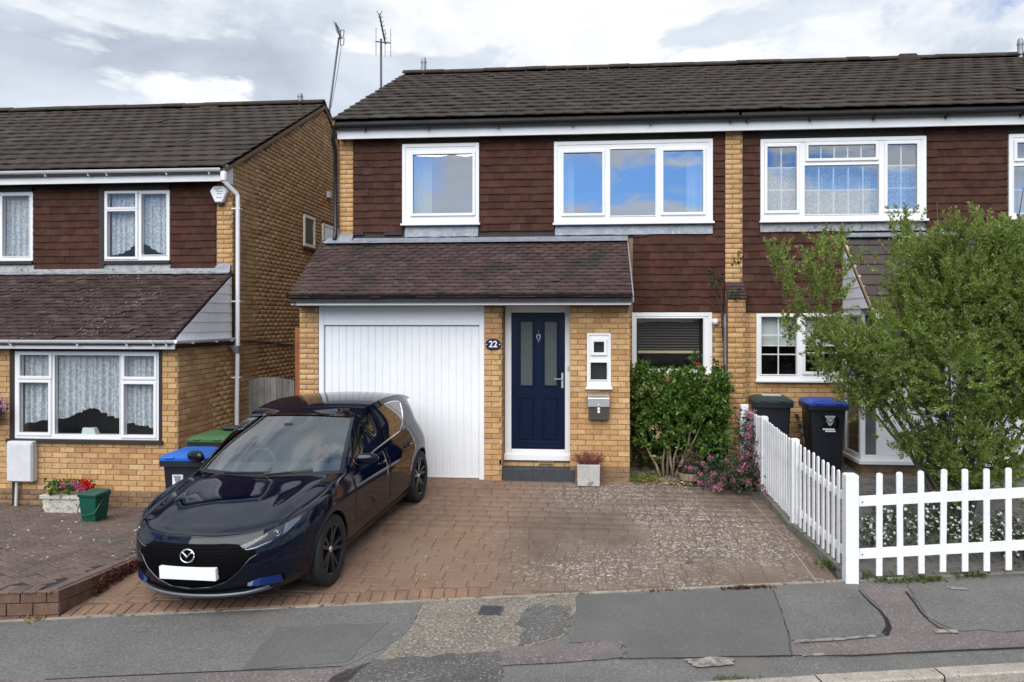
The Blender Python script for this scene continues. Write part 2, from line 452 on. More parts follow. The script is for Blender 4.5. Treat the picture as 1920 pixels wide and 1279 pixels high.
MT['steel_dark'] = M('dark_steel', (0.10, 0.085, 0.075), 0.35, (30, 0.1), metal=0.6)
MT['step'] = M('slate_step', (0.036, 0.042, 0.052), 0.6, (7, 0.2), (50, 0.15))
MT['stone'] = M('pale_stone', (0.46, 0.44, 0.42), 0.85, (6, 0.12), (60, 0.15), (50, 0.3), spots=[(9, 0.63, 0.04, (0.22, 0.20, 0.18))])
MT['trough'] = M('rough_stone', (0.50, 0.47, 0.41), 0.9, (10, 0.2), (50, 0.25), (24, 1.0), spots=[(14, 0.58, 0.06, (0.20, 0.19, 0.15))])
MT['room'] = M('room_wall', (0.17, 0.155, 0.14), 0.9, (1.5, 0.4))
MT['glass'] = glass_mat('window_glass', refl=0.52, tint=(0.9, 0.93, 0.93))
MT['glass_low'] = glass_mat('clear_glass', refl=0.06, tint=(0.97, 0.98, 0.98))
MT['glass_mid'] = glass_mat('bright_glass', refl=0.34, tint=(0.95, 0.97, 0.97))
MT['glass_frost'] = glass_mat('frosted_glass', refl=0.1, frost=0.75, tint=(0.6, 0.65, 0.65))
MT['net'] = net_mat('net_curtain')
MT['drape'] = M('white_drape', (0.72, 0.74, 0.76), 0.8, (4, 0.06), trans=0.2)
MT['blind'] = M('dark_blind', (0.05, 0.042, 0.035), 0.5)
MT['blindrail'] = M('wooden_rail', (0.50, 0.37, 0.24), 0.5)
MT['rollerblind'] = M('pale_roller_blind', (0.55, 0.60, 0.58), 0.8)
MT['black'] = M('black_rubber', (0.010, 0.010, 0.011), 0.6)
MT['bin'] = M('bin_plastic', (0.011, 0.013, 0.019), 0.42, (6, 0.15), None, (90, 0.1))
MT['bluelid'] = M('blue_lid', (0.012, 0.115, 0.46), 0.4, (5, 0.08))
MT['bluelid_dark'] = M('dark_blue_lid', (0.022, 0.060, 0.36), 0.4, (5, 0.08))
MT['greenlid'] = M('green_lid', (0.045, 0.125, 0.042), 0.5, (5, 0.15))
MT['greenlid_dark'] = M('dull_green_lid', (0.026, 0.042, 0.036), 0.5, (5, 0.15))
MT['caddy'] = M('green_caddy', (0.004, 0.075, 0.046), 0.4, (5, 0.08))
MT['greywood'] = M('weathered_plank', [(0, (0.20, 0.19, 0.175)), (0.5, (0.28, 0.27, 0.25)), (1, (0.15, 0.145, 0.135))], 0.9, (4, 0.25), (60, 0.25))
MT['brownwood'] = M('orange_brown_timber', (0.26, 0.085, 0.022), 0.7, (6, 0.2))
MT['sign_navy'] = M('sign_enamel', (0.008, 0.010, 0.045), 0.25)
MT['sign_white'] = M('sign_white', (0.85, 0.85, 0.85), 0.4)
MT['meter'] = M('grey_white_plastic', (0.60, 0.61, 0.62), 0.55, (6, 0.06), (40, 0.06))
# ------------------------------------------------------------------ small pieces: bricks, tiles, blocks
def in_view(p):
    d = dep(p[0], p[1])
    if d < 0.5: return 0.0
    u, v = uv(*p)
    return (1.0 if -10 < u < 1930 and -10 < v < 1290 else 0.02) / d
MESHES = {}
def emit(name, rest_name, recs, tmpl, mat, parent, nmax=300, prio=None):
    """recs: (key, 4x4 array). The nmax that show largest become objects of their own, the rest one mesh."""
    if not recs: return
    off = np.array(wloc(parent) if parent else (0, 0, 0))
    pr = prio or (lambda k, m: in_view(m[:3, 3]))
    order = sorted(range(len(recs)), key=lambda i: -pr(recs[i][0], recs[i][1]))
    for i in order[:nmax]:
        key, m = recs[i]
        mk = (mat.name, key)
        if mk not in MESHES:
            V, Fq = tmpl(key)
            me = bpy.data.meshes.new(name)
            me.from_pydata([tuple(p) for p in V], [], [tuple(q) for q in Fq])
            me.materials.append(mat)
            MESHES[mk] = me
        o = bpy.data.objects.new(name, MESHES[mk])
        mm = Matrix(m.tolist()); mm.translation -= Vector(off)
        COL.objects.link(o)
        if parent: o.parent = parent
        o.matrix_basis = mm
    rest = order[nmax:]
    if rest:
        Vs, Fs, n = [], [], 0
        cache = {}
        for i in rest:
            key, m = recs[i]
            if key not in cache:
                V, Fq = tmpl(key); cache[key] = (np.array(V, float), np.array(Fq, int))
            V, Fq = cache[key]
            Vs.append(V @ m[:3, :3].T + m[:3, 3] - off); Fs.append(Fq + n); n += len(V)
        o = npobj(rest_name, np.concatenate(Vs), np.concatenate(Fs), mat, parent)
        o['kind'] = 'stuff'
def mat4(p, a, b, c):
    m = np.eye(4); m[:3, 0], m[:3, 1], m[:3, 2], m[:3, 3] = a, b, c, p
    return m
def rotz4(x, y, z, a):
    c, s = math.cos(a), math.sin(a)
    return mat4((x, y, z), (c, s, 0), (-s, c, 0), (0, 0, 1))
def brick_t(key):
    L, h = key
    a, c = L / 2, h / 2
    i = 0.0032
    V = [(sx * a, 0.03, sz * c) for sx, sz in ((-1, -1), (1, -1), (1, 1), (-1, 1))] + \
        [(sx * a, -0.005, sz * c) for sx, sz in ((-1, -1), (1, -1), (1, 1), (-1, 1))] + \
        [(sx * (a - i), -0.0085, sz * (c - i)) for sx, sz in ((-1, -1), (1, -1), (1, 1), (-1, 1))]
    Fq = [(8, 9, 10, 11)]
    for k in range(4):
        m = (k + 1) % 4
        Fq += [(k, m, 4 + m, 4 + k), (4 + k, 4 + m, 8 + m, 8 + k)]
    return V, Fq
def bricks_on(O, U, width, z0, z1, holes=(), clip=None, phase=0):
    """stretcher bond on a vertical wall face; O the bottom-left corner, U the unit direction along the wall"""
    out = []
    ang = math.atan2(U[1], U[0])
    r = 0
    z = z0
    while z + 0.04 < z1:
        h = 0.065 if z + 0.065 <= z1 else max(0.03, z1 - z)
        segs = []
        a = -0.1125 * ((r + phase) % 2)
        while a < width:
            segs.append((max(a, 0.0), min(a + 0.215, width)))
            a += 0.225
        for hh in holes:
            if min(z + h, hh[3]) - max(z, hh[2]) < 0.02: continue
            ns = []
            for s0, s1 in segs:
                if hh[1] <= s0 or hh[0] >= s1: ns.append((s0, s1)); continue
                if hh[0] > s0: ns.append((s0, hh[0] - 0.002))
                if hh[1] < s1: ns.append((hh[1] + 0.002, s1))
            segs = ns
        for s0, s1 in segs:
            if s1 - s0 < 0.035: continue
            um = (s0 + s1) / 2
            if clip and not clip(um, z + h / 2): continue
            L = round((s1 - s0) / 0.005) * 0.005
            j = rnd.uniform(-0.0022, 0.0022)
            nx, ny = U[1], -U[0]                      # outward normal
            out.append(((round(L, 3), round(h, 3)), rotz4(O[0] + U[0] * um + nx * j, O[1] + U[1] * um + ny * j, z + h / 2, ang + rnd.uniform(-0.004, 0.004))))
        z += 0.075
        r += 1
    return out
def tile_t(key):
    kind, gauge = key
    w, l, t, n, cam_, lap = {'hung': (0.1648, 0.17, 0.013, 2, 0.0015, 1.15), 'plain': (0.163, 0.15, 0.010, 2, 0.004, 1.5), 'inter': (0.297, 0.40, 0.016, 4, 0.007, 1.35), 'flat': (0.328, 0.40, 0.022, 2, 0.001, 1.0)}[kind]
    V, Fq = [], []
    for i in range(n + 1):
        f = i / n
        x = (f - 0.5) * w
        c = cam_ * (1 - (2 * f - 1) ** 2)
        if kind == 'inter': c = 0.006 * (0.5 + 0.5 * math.cos(2 * math.pi * (f - 0.15)))
        zt = 2 * t * lap + c
        ztop = zt - t * lap * l / gauge
        V += [(x, 0, zt - t), (x, 0.004, zt), (x, l, ztop)]
    for i in range(n):
        a, b = 3 * i, 3 * i + 3
        Fq += [(a, b, b + 1, a + 1), (a + 1, b + 1, b + 2, a + 2)]
    m = len(V)
    V += [(-w / 2, l, V[2][2] - t), (w / 2, l, V[3 * n + 2][2] - t)]
    Fq += [(0, 1, 2, m), (3 * n, m + 1, 3 * n + 2, 3 * n + 1)]
    return V, Fq
def tiles_on(kind, O, U, Sd, Nn, width, length, gauge, holes=(), jit=1.0, clip=None):
    w = {'hung': 0.166, 'plain': 0.166, 'inter': 0.30, 'flat': 0.333}[kind]
    out = []
    O, U, Sd, Nn = (np.array(q, float) for q in (O, U, Sd, Nn))
    rows = int(length / gauge + 0.35)
    for r in range(rows):
        s = r * gauge
        a = -w / 2 * (r % 2)
        while a < width - 0.01:
            s0, s1 = max(a, 0), min(a + w, width)
            a += w
            segs = [(s0, s1)]
            for h in holes:
                if min(s + gauge, h[3]) - max(s, h[2]) < gauge * 0.45: continue
                ns = []
                for q0, q1 in segs:
                    if h[1] <= q0 or h[0] >= q1: ns.append((q0, q1)); continue
                    if h[0] > q0: ns.append((q0, h[0]))
                    if h[1] < q1: ns.append((h[1], q1))
                segs = ns
            for q0, q1 in segs:
                if q1 - q0 < 0.02: continue
                um = (q0 + q1) / 2
                if clip and not clip(um, s): continue
                sx = (q1 - q0) / w
                jit_ = jit
                jit = jit * (3.0 if kind != 'hung' and rnd.random() < 0.03 else 1.0)
                th = rnd.gauss(0, 0.006) * jit
                up = rnd.gauss(0, 0.0016) * jit
                ds = rnd.gauss(0, 0.003) * jit
                tw = rnd.gauss(0, 0.010) * jit        # twist about the slope
                jit = jit_
                c_, s_ = math.cos(th), math.sin(th)
                ax = (U * c_ + Sd * s_ + Nn * tw); ax /= np.linalg.norm(ax)
                az = Nn - ax * Nn.dot(ax); az /= np.linalg.norm(az)
                ay = np.cross(az, ax)
                p = O + U * um + Sd * (s + ds) + Nn * up
                out.append(((kind, gauge), mat4(p, ax * sx, ay, az)))
    return out
def split_wall(mb, x0, x1, z0, z1, holes, y0, y1):
    """a wall slab in XZ with rectangular holes, as butted boxes"""
    xs = sorted({x0, x1, *[min(max(h[i], x0), x1) for h in holes for i in (0, 1)]})
    for a, b in zip(xs, xs[1:]):
        if b - a < 1e-4: continue
        zs = [(z0, z1)]
        for h in holes:
            if h[0] <= a + 1e-4 and h[1] >= b - 1e-4:
                nz = []
                for q0, q1 in zs:
                    if h[3] <= q0 or h[2] >= q1: nz.append((q0, q1)); continue
                    if h[2] > q0: nz.append((q0, h[2]))
                    if h[3] < q1: nz.append((h[3], q1))
                zs = nz
        for q0, q1 in zs: mb.box(a, b, y0, y1, q0, q1)
    return mb
def rect(Y, u0, u1, v0, v1):
    """photographed rectangle on the plane Y -> (x0,x1,z0,z1)"""
    x0, x1 = fx(u0, Y), fx(u1, Y)
    xm = (x0 + x1) / 2
    return (x0, x1, fz(v1, xm, Y), fz(v0, xm, Y))
def room(house, r, y, depth=1.6, m=0.35, xmax=1e9):
    x0, x1, z0, z1 = r[0] - m, min(r[1] + m, xmax), r[2] - m, r[3] + 0.12
    y0 = y + 0.262
    mb = MB()
    mb.add([(x0, y0, z0), (x1, y0, z0), (x1, y0 + depth, z0), (x0, y0 + depth, z0), (x0, y0, z1), (x1, y0, z1), (x1, y0 + depth, z1), (x0, y0 + depth, z1)],
           [(0, 1, 2, 3), (7, 6, 5, 4), (0, 3, 7, 4), (2, 1, 5, 6), (3, 2, 6, 7)])
    return mb.build('room', MT['room'], house)
def window(house, Y, r, panes, sash=(), glass='glass', frame=0.055, bars=None, mat='upvc', sill=True, front=0.0, lowglass=None):
    """r and panes: world rectangles; a sash ring stands proud round the panes whose index is in sash"""
    yf = Y - front
    mb = MB()
    split_wall(mb, r[0] + 0.004, r[1] - 0.004, r[2] + 0.004, r[3] - 0.004, panes, yf + 0.012, yf + 0.07)
    f = min(frame, min(min(p[0] for p in panes) - r[0], r[1] - max(p[1] for p in panes)) - 0.012)
    mb.ring(r, (r[0] + f, r[1] - f, r[2] + f, r[3] - f), yf, yf + 0.071)
    w = mb.build('window', MT[mat], house, bevel=0.004)
    for i, p in enumerate(panes):
        e = 0.042 if i in sash else 0.014
        q = (p[0] - e, p[1] + e, p[2] - e, p[3] + e)
        pr = 0.016 if i in sash else 0.004
        MB().ring(q, p, yf - pr + 0.002, yf + 0.03).build('sash', MT[mat], w, bevel=0.005)
        MB().box(p[0] - 0.004, p[1] + 0.004, yf + 0.028, yf + 0.040, p[2] - 0.004, p[3] + 0.004).build('pane', MT[glass], w)
        if bars and i in bars:
            nx, zlist = bars[i]
            for k in range(1, nx):
                x = p[0] + (p[1] - p[0]) * k / nx
                MB().box(x - 0.009, x + 0.009, yf + 0.041, yf + 0.052, p[2], p[3]).build('glazing_bar', MT[mat], w)
            for zf in zlist:
                z = p[2] + (p[3] - p[2]) * zf
                MB().box(p[0], p[1], yf + 0.042, yf + 0.051, z - 0.009, z + 0.009).build('glazing_bar', MT[mat], w)
    if sill:
        MB().box(r[0] - 0.02, r[1] + 0.02, yf - 0.045, yf + 0.02, r[2] - 0.03, r[2] + 0.002).build('sill', MT[mat], w, bevel=0.004)
    return w
def curtain(x0, x1, ztop, bottom, y, amp=0.05, waves=9, mat='net', nx=90, nz=14, ph=0.0):
    """hanging cloth; bottom(f) gives the hem height"""
    P = []
    for i in range(nx + 1):
        f = i / nx
        zb = bottom(f)
        row = []
        for j in range(nz + 1):
            g = j / nz
            yy = y + amp * (0.4 + 0.6 * g) * math.sin(2 * math.pi * waves * f + 1.3 * math.sin(5 * f + ph) + ph) + 0.3 * amp * math.sin(2 * math.pi * waves * 2.3 * f + ph)
            row.append((x0 + (x1 - x0) * f, yy, ztop + (zb - ztop) * g))
        P.append(row)
    return MB().grid(P)
def gutter(house, p0, p1, r, mat, clips=(), name='gutter'):
    """half-round gutter along X at front; p = (x, y, z of the rim)"""
    n = 8
    P = []
    for x, y, z in (p0, p1):
        row = []
        for k in range(n + 1):
            a = math.pi * k / n
            row.append((x, y - r * math.cos(a), z - r * math.sin(a)))
        for k in range(n, -1, -1):
            a = math.pi * k / n
            row.append((x, y - (r - 0.006) * math.cos(a), z - (r - 0.006) * math.sin(a)))
        row.append(row[0])
        P.append(row)
    g = MB().grid(P)
    m = len(P[0])
    g.f.append(tuple(range(m - 1))); g.f.append(tuple(range(2 * m - 2, m - 1, -1)))
    o = g.build(name, MT[mat], house, smooth='auto')
    for x in clips:
        f = (x - p0[0]) / (p1[0] - p0[0])
        y = p0[1] + f * (p1[1] - p0[1]); z = p0[2] + f * (p1[2] - p0[2])
        MB().tube([(x, y - (r + 0.004) * math.cos(math.pi * k / 8), z - (r + 0.004) * math.sin(math.pi * k / 8)) for k in range(9)], 0.011, 5).box(x - 0.012, x + 0.012, y - 0.012, y + r, z - r - 0.03, z - r + 0.005).build('bracket', MT[mat], o)
    return o
def ridge_tiles(house, x0, x1, Y, z, mat):
    n = round((x1 - x0) / 0.45)
    p = (x1 - x0) / n
    recs = []
    for k in range(n):
        recs.append((('ridge', 0), mat4((x0 + p * (k + 0.5), Y, z + rnd.gauss(0, 0.004)), (p / 0.446, rnd.gauss(0, 0.004), 0), (0, 1, 0), (rnd.gauss(0, 0.008), 0, 1))))
    def t(key):
        V, Fq = [], []
        prof = [(-0.16, -0.075), (-0.09, -0.015), (0, 0.02), (0.09, -0.015), (0.16, -0.075), (0.15, -0.10), (0, -0.005), (-0.15, -0.10)]
        for x in (-0.221, 0.221):
            V += [(x, a, b) for a, b in prof]
        n = len(prof)
        Fq = [(i, (i + 1) % n, n + (i + 1) % n, n + i) for i in range(n)]
        Fq += [(0, 1, 6, 7), (1, 2, 3, 6), (3, 4, 5, 6), (8, 15, 14, 9), (9, 14, 11, 10), (11, 14, 13, 12)]
        return V, Fq
    emit('ridge_tile', 'ridge_tiling', recs, t, MT[mat], house, 300)

# ------------------------------------------------------------------ ground of the place
land = MB()
land.add([(-1500, -1500, -0.9), (1500, -1500, -0.9), (1500, 1500, -0.9), (-1500, 1500, -0.9)], [(0, 1, 2, 3)])
MT['earth'] = M('earth_and_grass', (0.05, 0.055, 0.03), 0.95, (0.3, 0.3), (9, 0.3))
tag(land.build('ground', MT['earth']), kind='structure')
E0, ES = 7.06, 0.196                                    # back edge of the pavement: Y = E0 + ES * X
def edge(x): return E0 + ES * x
CSL = math.cos(math.atan(ES))
def street(x, off):
    """point at distance off in front of the pavement's back edge"""
    return (x, edge(x) - off / CSL)
def sheet(name, pts, mat, dz=0.0, parent=None, kind='structure', zf=drive_z, th=0.03, sub=0):
    P = [(x, y, zf(y) + dz) for x, y in pts]
    o = MB().prism(P, (0, 0, -th)).build(name, mat, parent)
    me = o.data
    if kind: o['kind'] = kind
    return o
MT['asphalt'] = M('worn_asphalt', (0.148, 0.142, 0.132), 0.93, (1.6, 0.16), (52, 0.34), (120, 0.7), spots=[(48, 0.64, 0.05, (0.30, 0.29, 0.27)), (66, 0.66, 0.05, (0.06, 0.058, 0.055)), (0.9, 0.58, 0.14, (0.165, 0.15, 0.13))])
MT['asphalt_old'] = M('pale_old_asphalt', (0.195, 0.168, 0.137), 0.95, (2.5, 0.2), (46, 0.45), (110, 0.8), spots=[(40, 0.57, 0.05, (0.38, 0.345, 0.29)), (34, 0.63, 0.05, (0.07, 0.062, 0.052))])
MT['asphalt_new'] = M('smooth_asphalt_patch', (0.120, 0.118, 0.110), 0.9, (1.2, 0.16), (60, 0.24), (140, 0.5), spots=[(60, 0.68, 0.04, (0.24, 0.24, 0.23)), (1.1, 0.60, 0.12, (0.135, 0.13, 0.12))])
MT['asphalt_dark'] = M('dark_rough_asphalt', (0.108, 0.102, 0.094), 0.95, (2.5, 0.25), (46, 0.45), (110, 0.8), spots=[(46, 0.61, 0.05, (0.30, 0.285, 0.26))])
MT['asphalt_red'] = M('reddish_asphalt', (0.165, 0.138, 0.130), 0.95, (2.5, 0.18), (50, 0.36), (120, 0.7), spots=[(50, 0.62, 0.05, (0.33, 0.29, 0.28)), (1.3, 0.56, 0.12, (0.125, 0.12, 0.112))])
MT['silt'] = M('sandy_silt', (0.30, 0.27, 0.23), 0.95, (9, 0.25), (50, 0.3), (90, 0.5), spots=[(14, 0.47, 0.10, (0.148, 0.142, 0.132)), (50, 0.56, 0.08, (0.148, 0.142, 0.132))])
MT['crack'] = M('dark_crack', (0.012, 0.011, 0.010), 0.95)
MT['kerb'] = M('concrete_kerb', (0.36, 0.32, 0.27), 0.92, (5, 0.2), (80, 0.3), (90, 0.5), spots=[(12, 0.62, 0.06, (0.16, 0.15, 0.12))])
MT['roadtop'] = M('road_asphalt', (0.06, 0.06, 0.062), 0.92, (1.2, 0.2), (120, 0.4), (160, 0.6))
XL_, XR_ = -30.0, 30.0
def band(o0, o1, x0=XL_, x1=XR_):
    return [street(x0, o1), street(x1, o1), street(x1, o0), street(x0, o0)]
pave = sheet('pavement', band(0.0, 1.62), MT['asphalt'], 0.0, th=0.25)
def road_z(x): return drive_z(edge(x) - 1.79) - 0.10
road = MB().prism([(*p, road_z(p[0])) for p in (street(XL_, 8.5), street(XR_, 8.5), street(XR_, 1.76), street(XL_, 1.76))], (0, 0, -0.2)).build('road', MT['roadtop'])
road['kind'] = 'structure'
# the land falls with the pavement towards the road: a dropped kerb of separate stones
ux, uy = CSL, CSL * ES
kerb_root = MB().prism([(x, y, drive_z(y) - 0.06) for x, y in [street(XL_, 1.755), street(XR_, 1.755), street(XR_, 1.625), street(XL_, 1.625)]], (0, 0, -0.3)).build('kerb', MT['asphalt_dark'])
kerb_root['kind'] = 'structure'
ks = []
def kerb_t(key):
    L = 0.905; w = 0.125; h = 0.16; b = 0.012
    V = [(-L / 2, 0, -h), (L / 2, 0, -h), (L / 2, w, -h), (-L / 2, w, -h), (-L / 2, 0, -b), (L / 2, 0, -b), (L / 2, w, 0), (-L / 2, w, 0), (-L / 2, b, 0), (L / 2, b, 0)]
    return V, [(0, 1, 5, 4), (4, 5, 9, 8), (8, 9, 6, 7), (3, 2, 1, 0), (2, 3, 7, 6)]
for k in range(-24, 25):
    x = 0.35 + k * 0.915 * ux
    px, py = street(x, 1.755)
    ks.append((('kerb', 0), mat4((px, py, drive_z(py) + 0.012 + rnd.gauss(0, 0.004)), (ux, uy, rnd.gauss(0, 0.002) - 0.055 * uy * -1), (-uy, ux, 0.055 * ux), (0, 0, 1))))
emit('kerb_stone', 'kerb_stones', ks, kerb_t, MT['kerb'], kerb_root, 60)
# patches of different tarmac, each laid a few millimetres proud of the last
def patch(name, px, mat, dz, wob=0.012, n=7):
    P = [gp(*p) for p in px]
    Q = []
    for (a, b), (c, d) in zip(P, P[1:] + P[:1]):
        for i in range(n):
            f = i / n
            Q.append((a + (c - a) * f + (rnd.gauss(0, wob) if i else 0), b + (d - b) * f + (rnd.gauss(0, wob) if i else 0)))
    o = sheet(name, Q, mat, dz, pave, kind='structure', th=0.003)
    return o
patch('tarmac_patch', [(60, 1172), (560, 1142), (792, 1134), (772, 1176), (742, 1204), (640, 1250), (330, 1262), (60, 1276), (-60, 1279), (-60, 1177)], MT['asphalt'], 0.0040)
patch('tarmac_patch', [(522, 1176), (728, 1168), (650, 1243), (452, 1258)], MT['asphalt_new'], 0.0080)
patch('tarmac_patch', [(794, 1131), (1085, 1113), (1064, 1190), (940, 1226), (700, 1240), (760, 1190)], MT['asphalt_old'], 0.0040)
patch('tarmac_patch', [(700, 1238), (938, 1222), (944, 1260), (930, 1290), (600, 1290), (640, 1262)], MT['asphalt_dark'], 0.0080)
patch('tarmac_patch', [(985, 1145), (1070, 1135), (1066, 1190), (965, 1215)], MT['asphalt_dark'], 0.0080, 0.03)
patch('tarmac_patch', [(946, 1216), (1165, 1204), (1168, 1234), (938, 1250)], MT['asphalt_red'], 0.0120)
patch('tarmac_patch', [(1085, 1117), (1300, 1110), (1448, 1106), (1482, 1202), (1484, 1232), (1180, 1236), (1166, 1206), (1068, 1206)], MT['asphalt_new'], 0.0080)
patch('tarmac_patch', [(1450, 1106), (1606, 1098), (1668, 1168), (1660, 1192), (1484, 1202)], MT['asphalt'], 0.0080)
patch('tarmac_patch', [(1610, 1098), (1698, 1100), (1735, 1160), (1775, 1186), (1940, 1186), (1940, 1216), (1484, 1234), (1484, 1206), (1664, 1194), (1672, 1166)], MT['asphalt_red'], 0.0040)
patch('tarmac_patch', [(1702, 1098), (1940, 1078), (1940, 1184), (1790, 1184), (1738, 1158)], MT['asphalt'], 0.0080)
patch('tarmac_patch', [(-60, 1281), (640, 1254), (700, 1242), (640, 1290), (-60, 1330)], MT['asphalt_red'], 0.0080)
def crack(pts, w0, w1, dz=0.0135):
    P = [gp(*p) for p in pts]
    m = len(P)
    L_, R_ = [], []
    for i, (x, y) in enumerate(P):
        a, b = P[max(0, i - 1)], P[min(m - 1, i + 1)]
        dx, dy = b[0] - a[0], b[1] - a[1]
        l = math.hypot(dx, dy)
        w = (w0 + (w1 - w0) * i / (m - 1)) * rnd.uniform(0.6, 1.3) / 2
        L_.append((x - dy / l * w, y + dx / l * w)); R_.append((x + dy / l * w, y - dx / l * w))
    return sheet('tarmac_crack', L_ + R_[::-1], MT['crack'], dz, pave, th=0.003)
crack([(1610, 1108), (1622, 1122), (1634, 1134), (1650, 1148), (1662, 1164), (1667, 1178), (1659, 1192)], 0.010, 0.045)
crack([(1699, 1112), (1716, 1134), (1728, 1152), (1742, 1166), (1760, 1179), (1790, 1186)], 0.016, 0.012)
crack([(1160, 1238), (1300, 1236), (1470, 1232), (1600, 1232), (1690, 1227), (1800, 1222), (1940, 1216)], 0.005, 0.014)
crack([(85, 1277), (210, 1271), (384, 1263), (520, 1258), (640, 1252)], 0.005, 0.006)
crack([(1450, 1110), (1466, 1150), (1478, 1190), (1484, 1230)], 0.002, 0.002)
def silt(px, dz=0.0175):
    P = [gp(*p) for p in px]
    cx = sum(p[0] for p in P) / len(P); cy = sum(p[1] for p in P) / len(P)
    Q = []
    for (a, b), (c, d) in zip(P, P[1:] + P[:1]):
        for i in range(6):
            f = i / 6
            g = rnd.uniform(0.72, 1.12)
            x, y = a + (c - a) * f, b + (d - b) * f
            Q.append((cx + (x - cx) * g, cy + (y - cy) * g))
    return sheet('silt_patch', Q, MT['silt'], dz, pave, th=0.002)
silt([(1484, 1204), (1580, 1199), (1655, 1191), (1650, 1197), (1570, 1204), (1490, 1209)])
silt([(1275, 1237), (1380, 1236), (1375, 1252), (1300, 1256)])
silt([(1750, 1183), (1790, 1184), (1800, 1190), (1752, 1190)])
silt([(1775, 1102), (1815, 1106), (1820, 1110), (1780, 1108)])
silt([(1500, 1231), (1545, 1228), (1548, 1233), (1505, 1234)])
# small stopcock cover let into the tarmac
cv = [gp(903, 1138), gp(944, 1140), gp(939, 1155), gp(895, 1154)]
c_ = thing('stopcock_cover', 'small dark rectangular metal cover set in the pale tarmac in front of the brick drive', 'cover', (cv[0][0], cv[0][1], drive_z(cv[0][1])))
cen = np.mean(np.array(cv), axis=0)
MT['cover'] = M('dark_cast_iron', (0.035, 0.04, 0.045), 0.55, (20, 0.2), None, (60, 0.3))
MB().prism([(x, y, drive_z(y) + 0.0155) for x, y in cv], (0, 0, -0.004)).build('frame', MT['asphalt_dark'], c_)
MB().prism([(cen[0] + (x - cen[0]) * 0.88, cen[1] + (y - cen[1]) * 0.88, drive_z(y) + 0.0185) for x, y in cv], (0, 0, -0.004)).build('lid', MT['cover'], c_)

# drive: imprinted blocks; the border course along the pavement and the nearest blocks are objects of their own
MT['drive_bed'] = M('drive_joint', (0.150, 0.106, 0.077), 0.95, (20, 0.2), (90, 0.3))
DR = [(0, (0.212, 0.131, 0.085)), (0.3, (0.228, 0.140, 0.091)), (0.6, (0.220, 0.138, 0.092)), (1, (0.206, 0.130, 0.087))]
WEAR = (-0.75, 0.75, 0.8, 1.3, (0.162, 0.118, 0.090), [(21, 0.555, 0.06, (0.37, 0.335, 0.29), 0.62, 0.41), (40, 0.585, 0.05, (0.52, 0.49, 0.44), 0.62, 0.41), (5, 0.62, 0.12, (0.085, 0.066, 0.052), 1.1, 0.46)])
MT['drive'] = M('terracotta_block', DR, 0.93, (1.4, 0.18), (45, 0.22), (70, 0.5), spots=[(0.7, 0.52, 0.14, (0.225, 0.150, 0.102)), (6, 0.63, 0.12, (0.155, 0.105, 0.072))], wear=WEAR)
MT['border'] = M('red_border_block', [(0, (0.232, 0.136, 0.088)), (0.5, (0.252, 0.148, 0.096)), (1, (0.215, 0.127, 0.084))], 0.9, (6, 0.18), (50, 0.22), (70, 0.5), spots=[(7, 0.58, 0.12, (0.17, 0.118, 0.085))])
DX0, DX1 = -4.42, 2.36
def drive_ed(x): return edge(x) + 0.02
bed = MB()
bed.prism([(DX0 - 0.1, drive_ed(DX0 - 0.1), drive_z(drive_ed(DX0))), (DX1 + 0.06, drive_ed(DX1 + 0.06), drive_z(drive_ed(DX1))), (DX1 + 0.06, 12.2, drive_z(12.2)), (DX0 - 0.1, 12.2, drive_z(12.2))], (0, 0, -0.2))
drive = bed.build('driveway', MT['drive_bed'])
drive['kind'] = 'structure'
def block_t(key):
    L, w = key[1], key[2]
    a, b, i = L / 2, w / 2, 0.006
    q = ((-1, -1), (1, -1), (1, 1), (-1, 1))
    h = 0.0040 if key[0] == 'd' else 0.010
    i = 0.008 if key[0] == 'f' else i
    V = [(sx * a, sy * b, -0.004) for sx, sy in q] + [(sx * a, sy * b, h - 0.004) for sx, sy in q] + [(sx * (a - i), sy * (b - i), h) for sx, sy in q]
    Fq = [(8, 9, 10, 11)]
    for k in range(4):
        m = (k + 1) % 4
        Fq += [(k, m, 4 + m, 4 + k), (4 + k, 4 + m, 8 + m, 8 + k)]
    return V, Fq
def lay(x, y, z, ang, sl=0.055, jz=0.0012):
    c, s = math.cos(ang), math.sin(ang)
    nrm = np.array((0, -sl, 1)); nrm /= np.linalg.norm(nrm)
    ax = np.array((c, s, s * sl)); ax /= np.linalg.norm(ax)
    ay = np.cross(nrm, ax)
    return mat4((x, y, z + rnd.gauss(0, jz)), ax, ay, nrm)
def quad_clip(poly, x0, x1, y0, y1):
    def clip(P, f):
        out = []
        for a, b in zip(P, P[1:] + P[:1]):
            fa, fb = f(a), f(b)
            if fa >= 0: out.append(a)
            if (fa >= 0) != (fb >= 0):
                t = fa / (fa - fb); out.append((a[0] + (b[0] - a[0]) * t, a[1] + (b[1] - a[1]) * t))
        return out
    return poly
recs = []
def bordered(x): return x < -0.95
yy = 5.9
r = 0
phi = math.atan(ES)
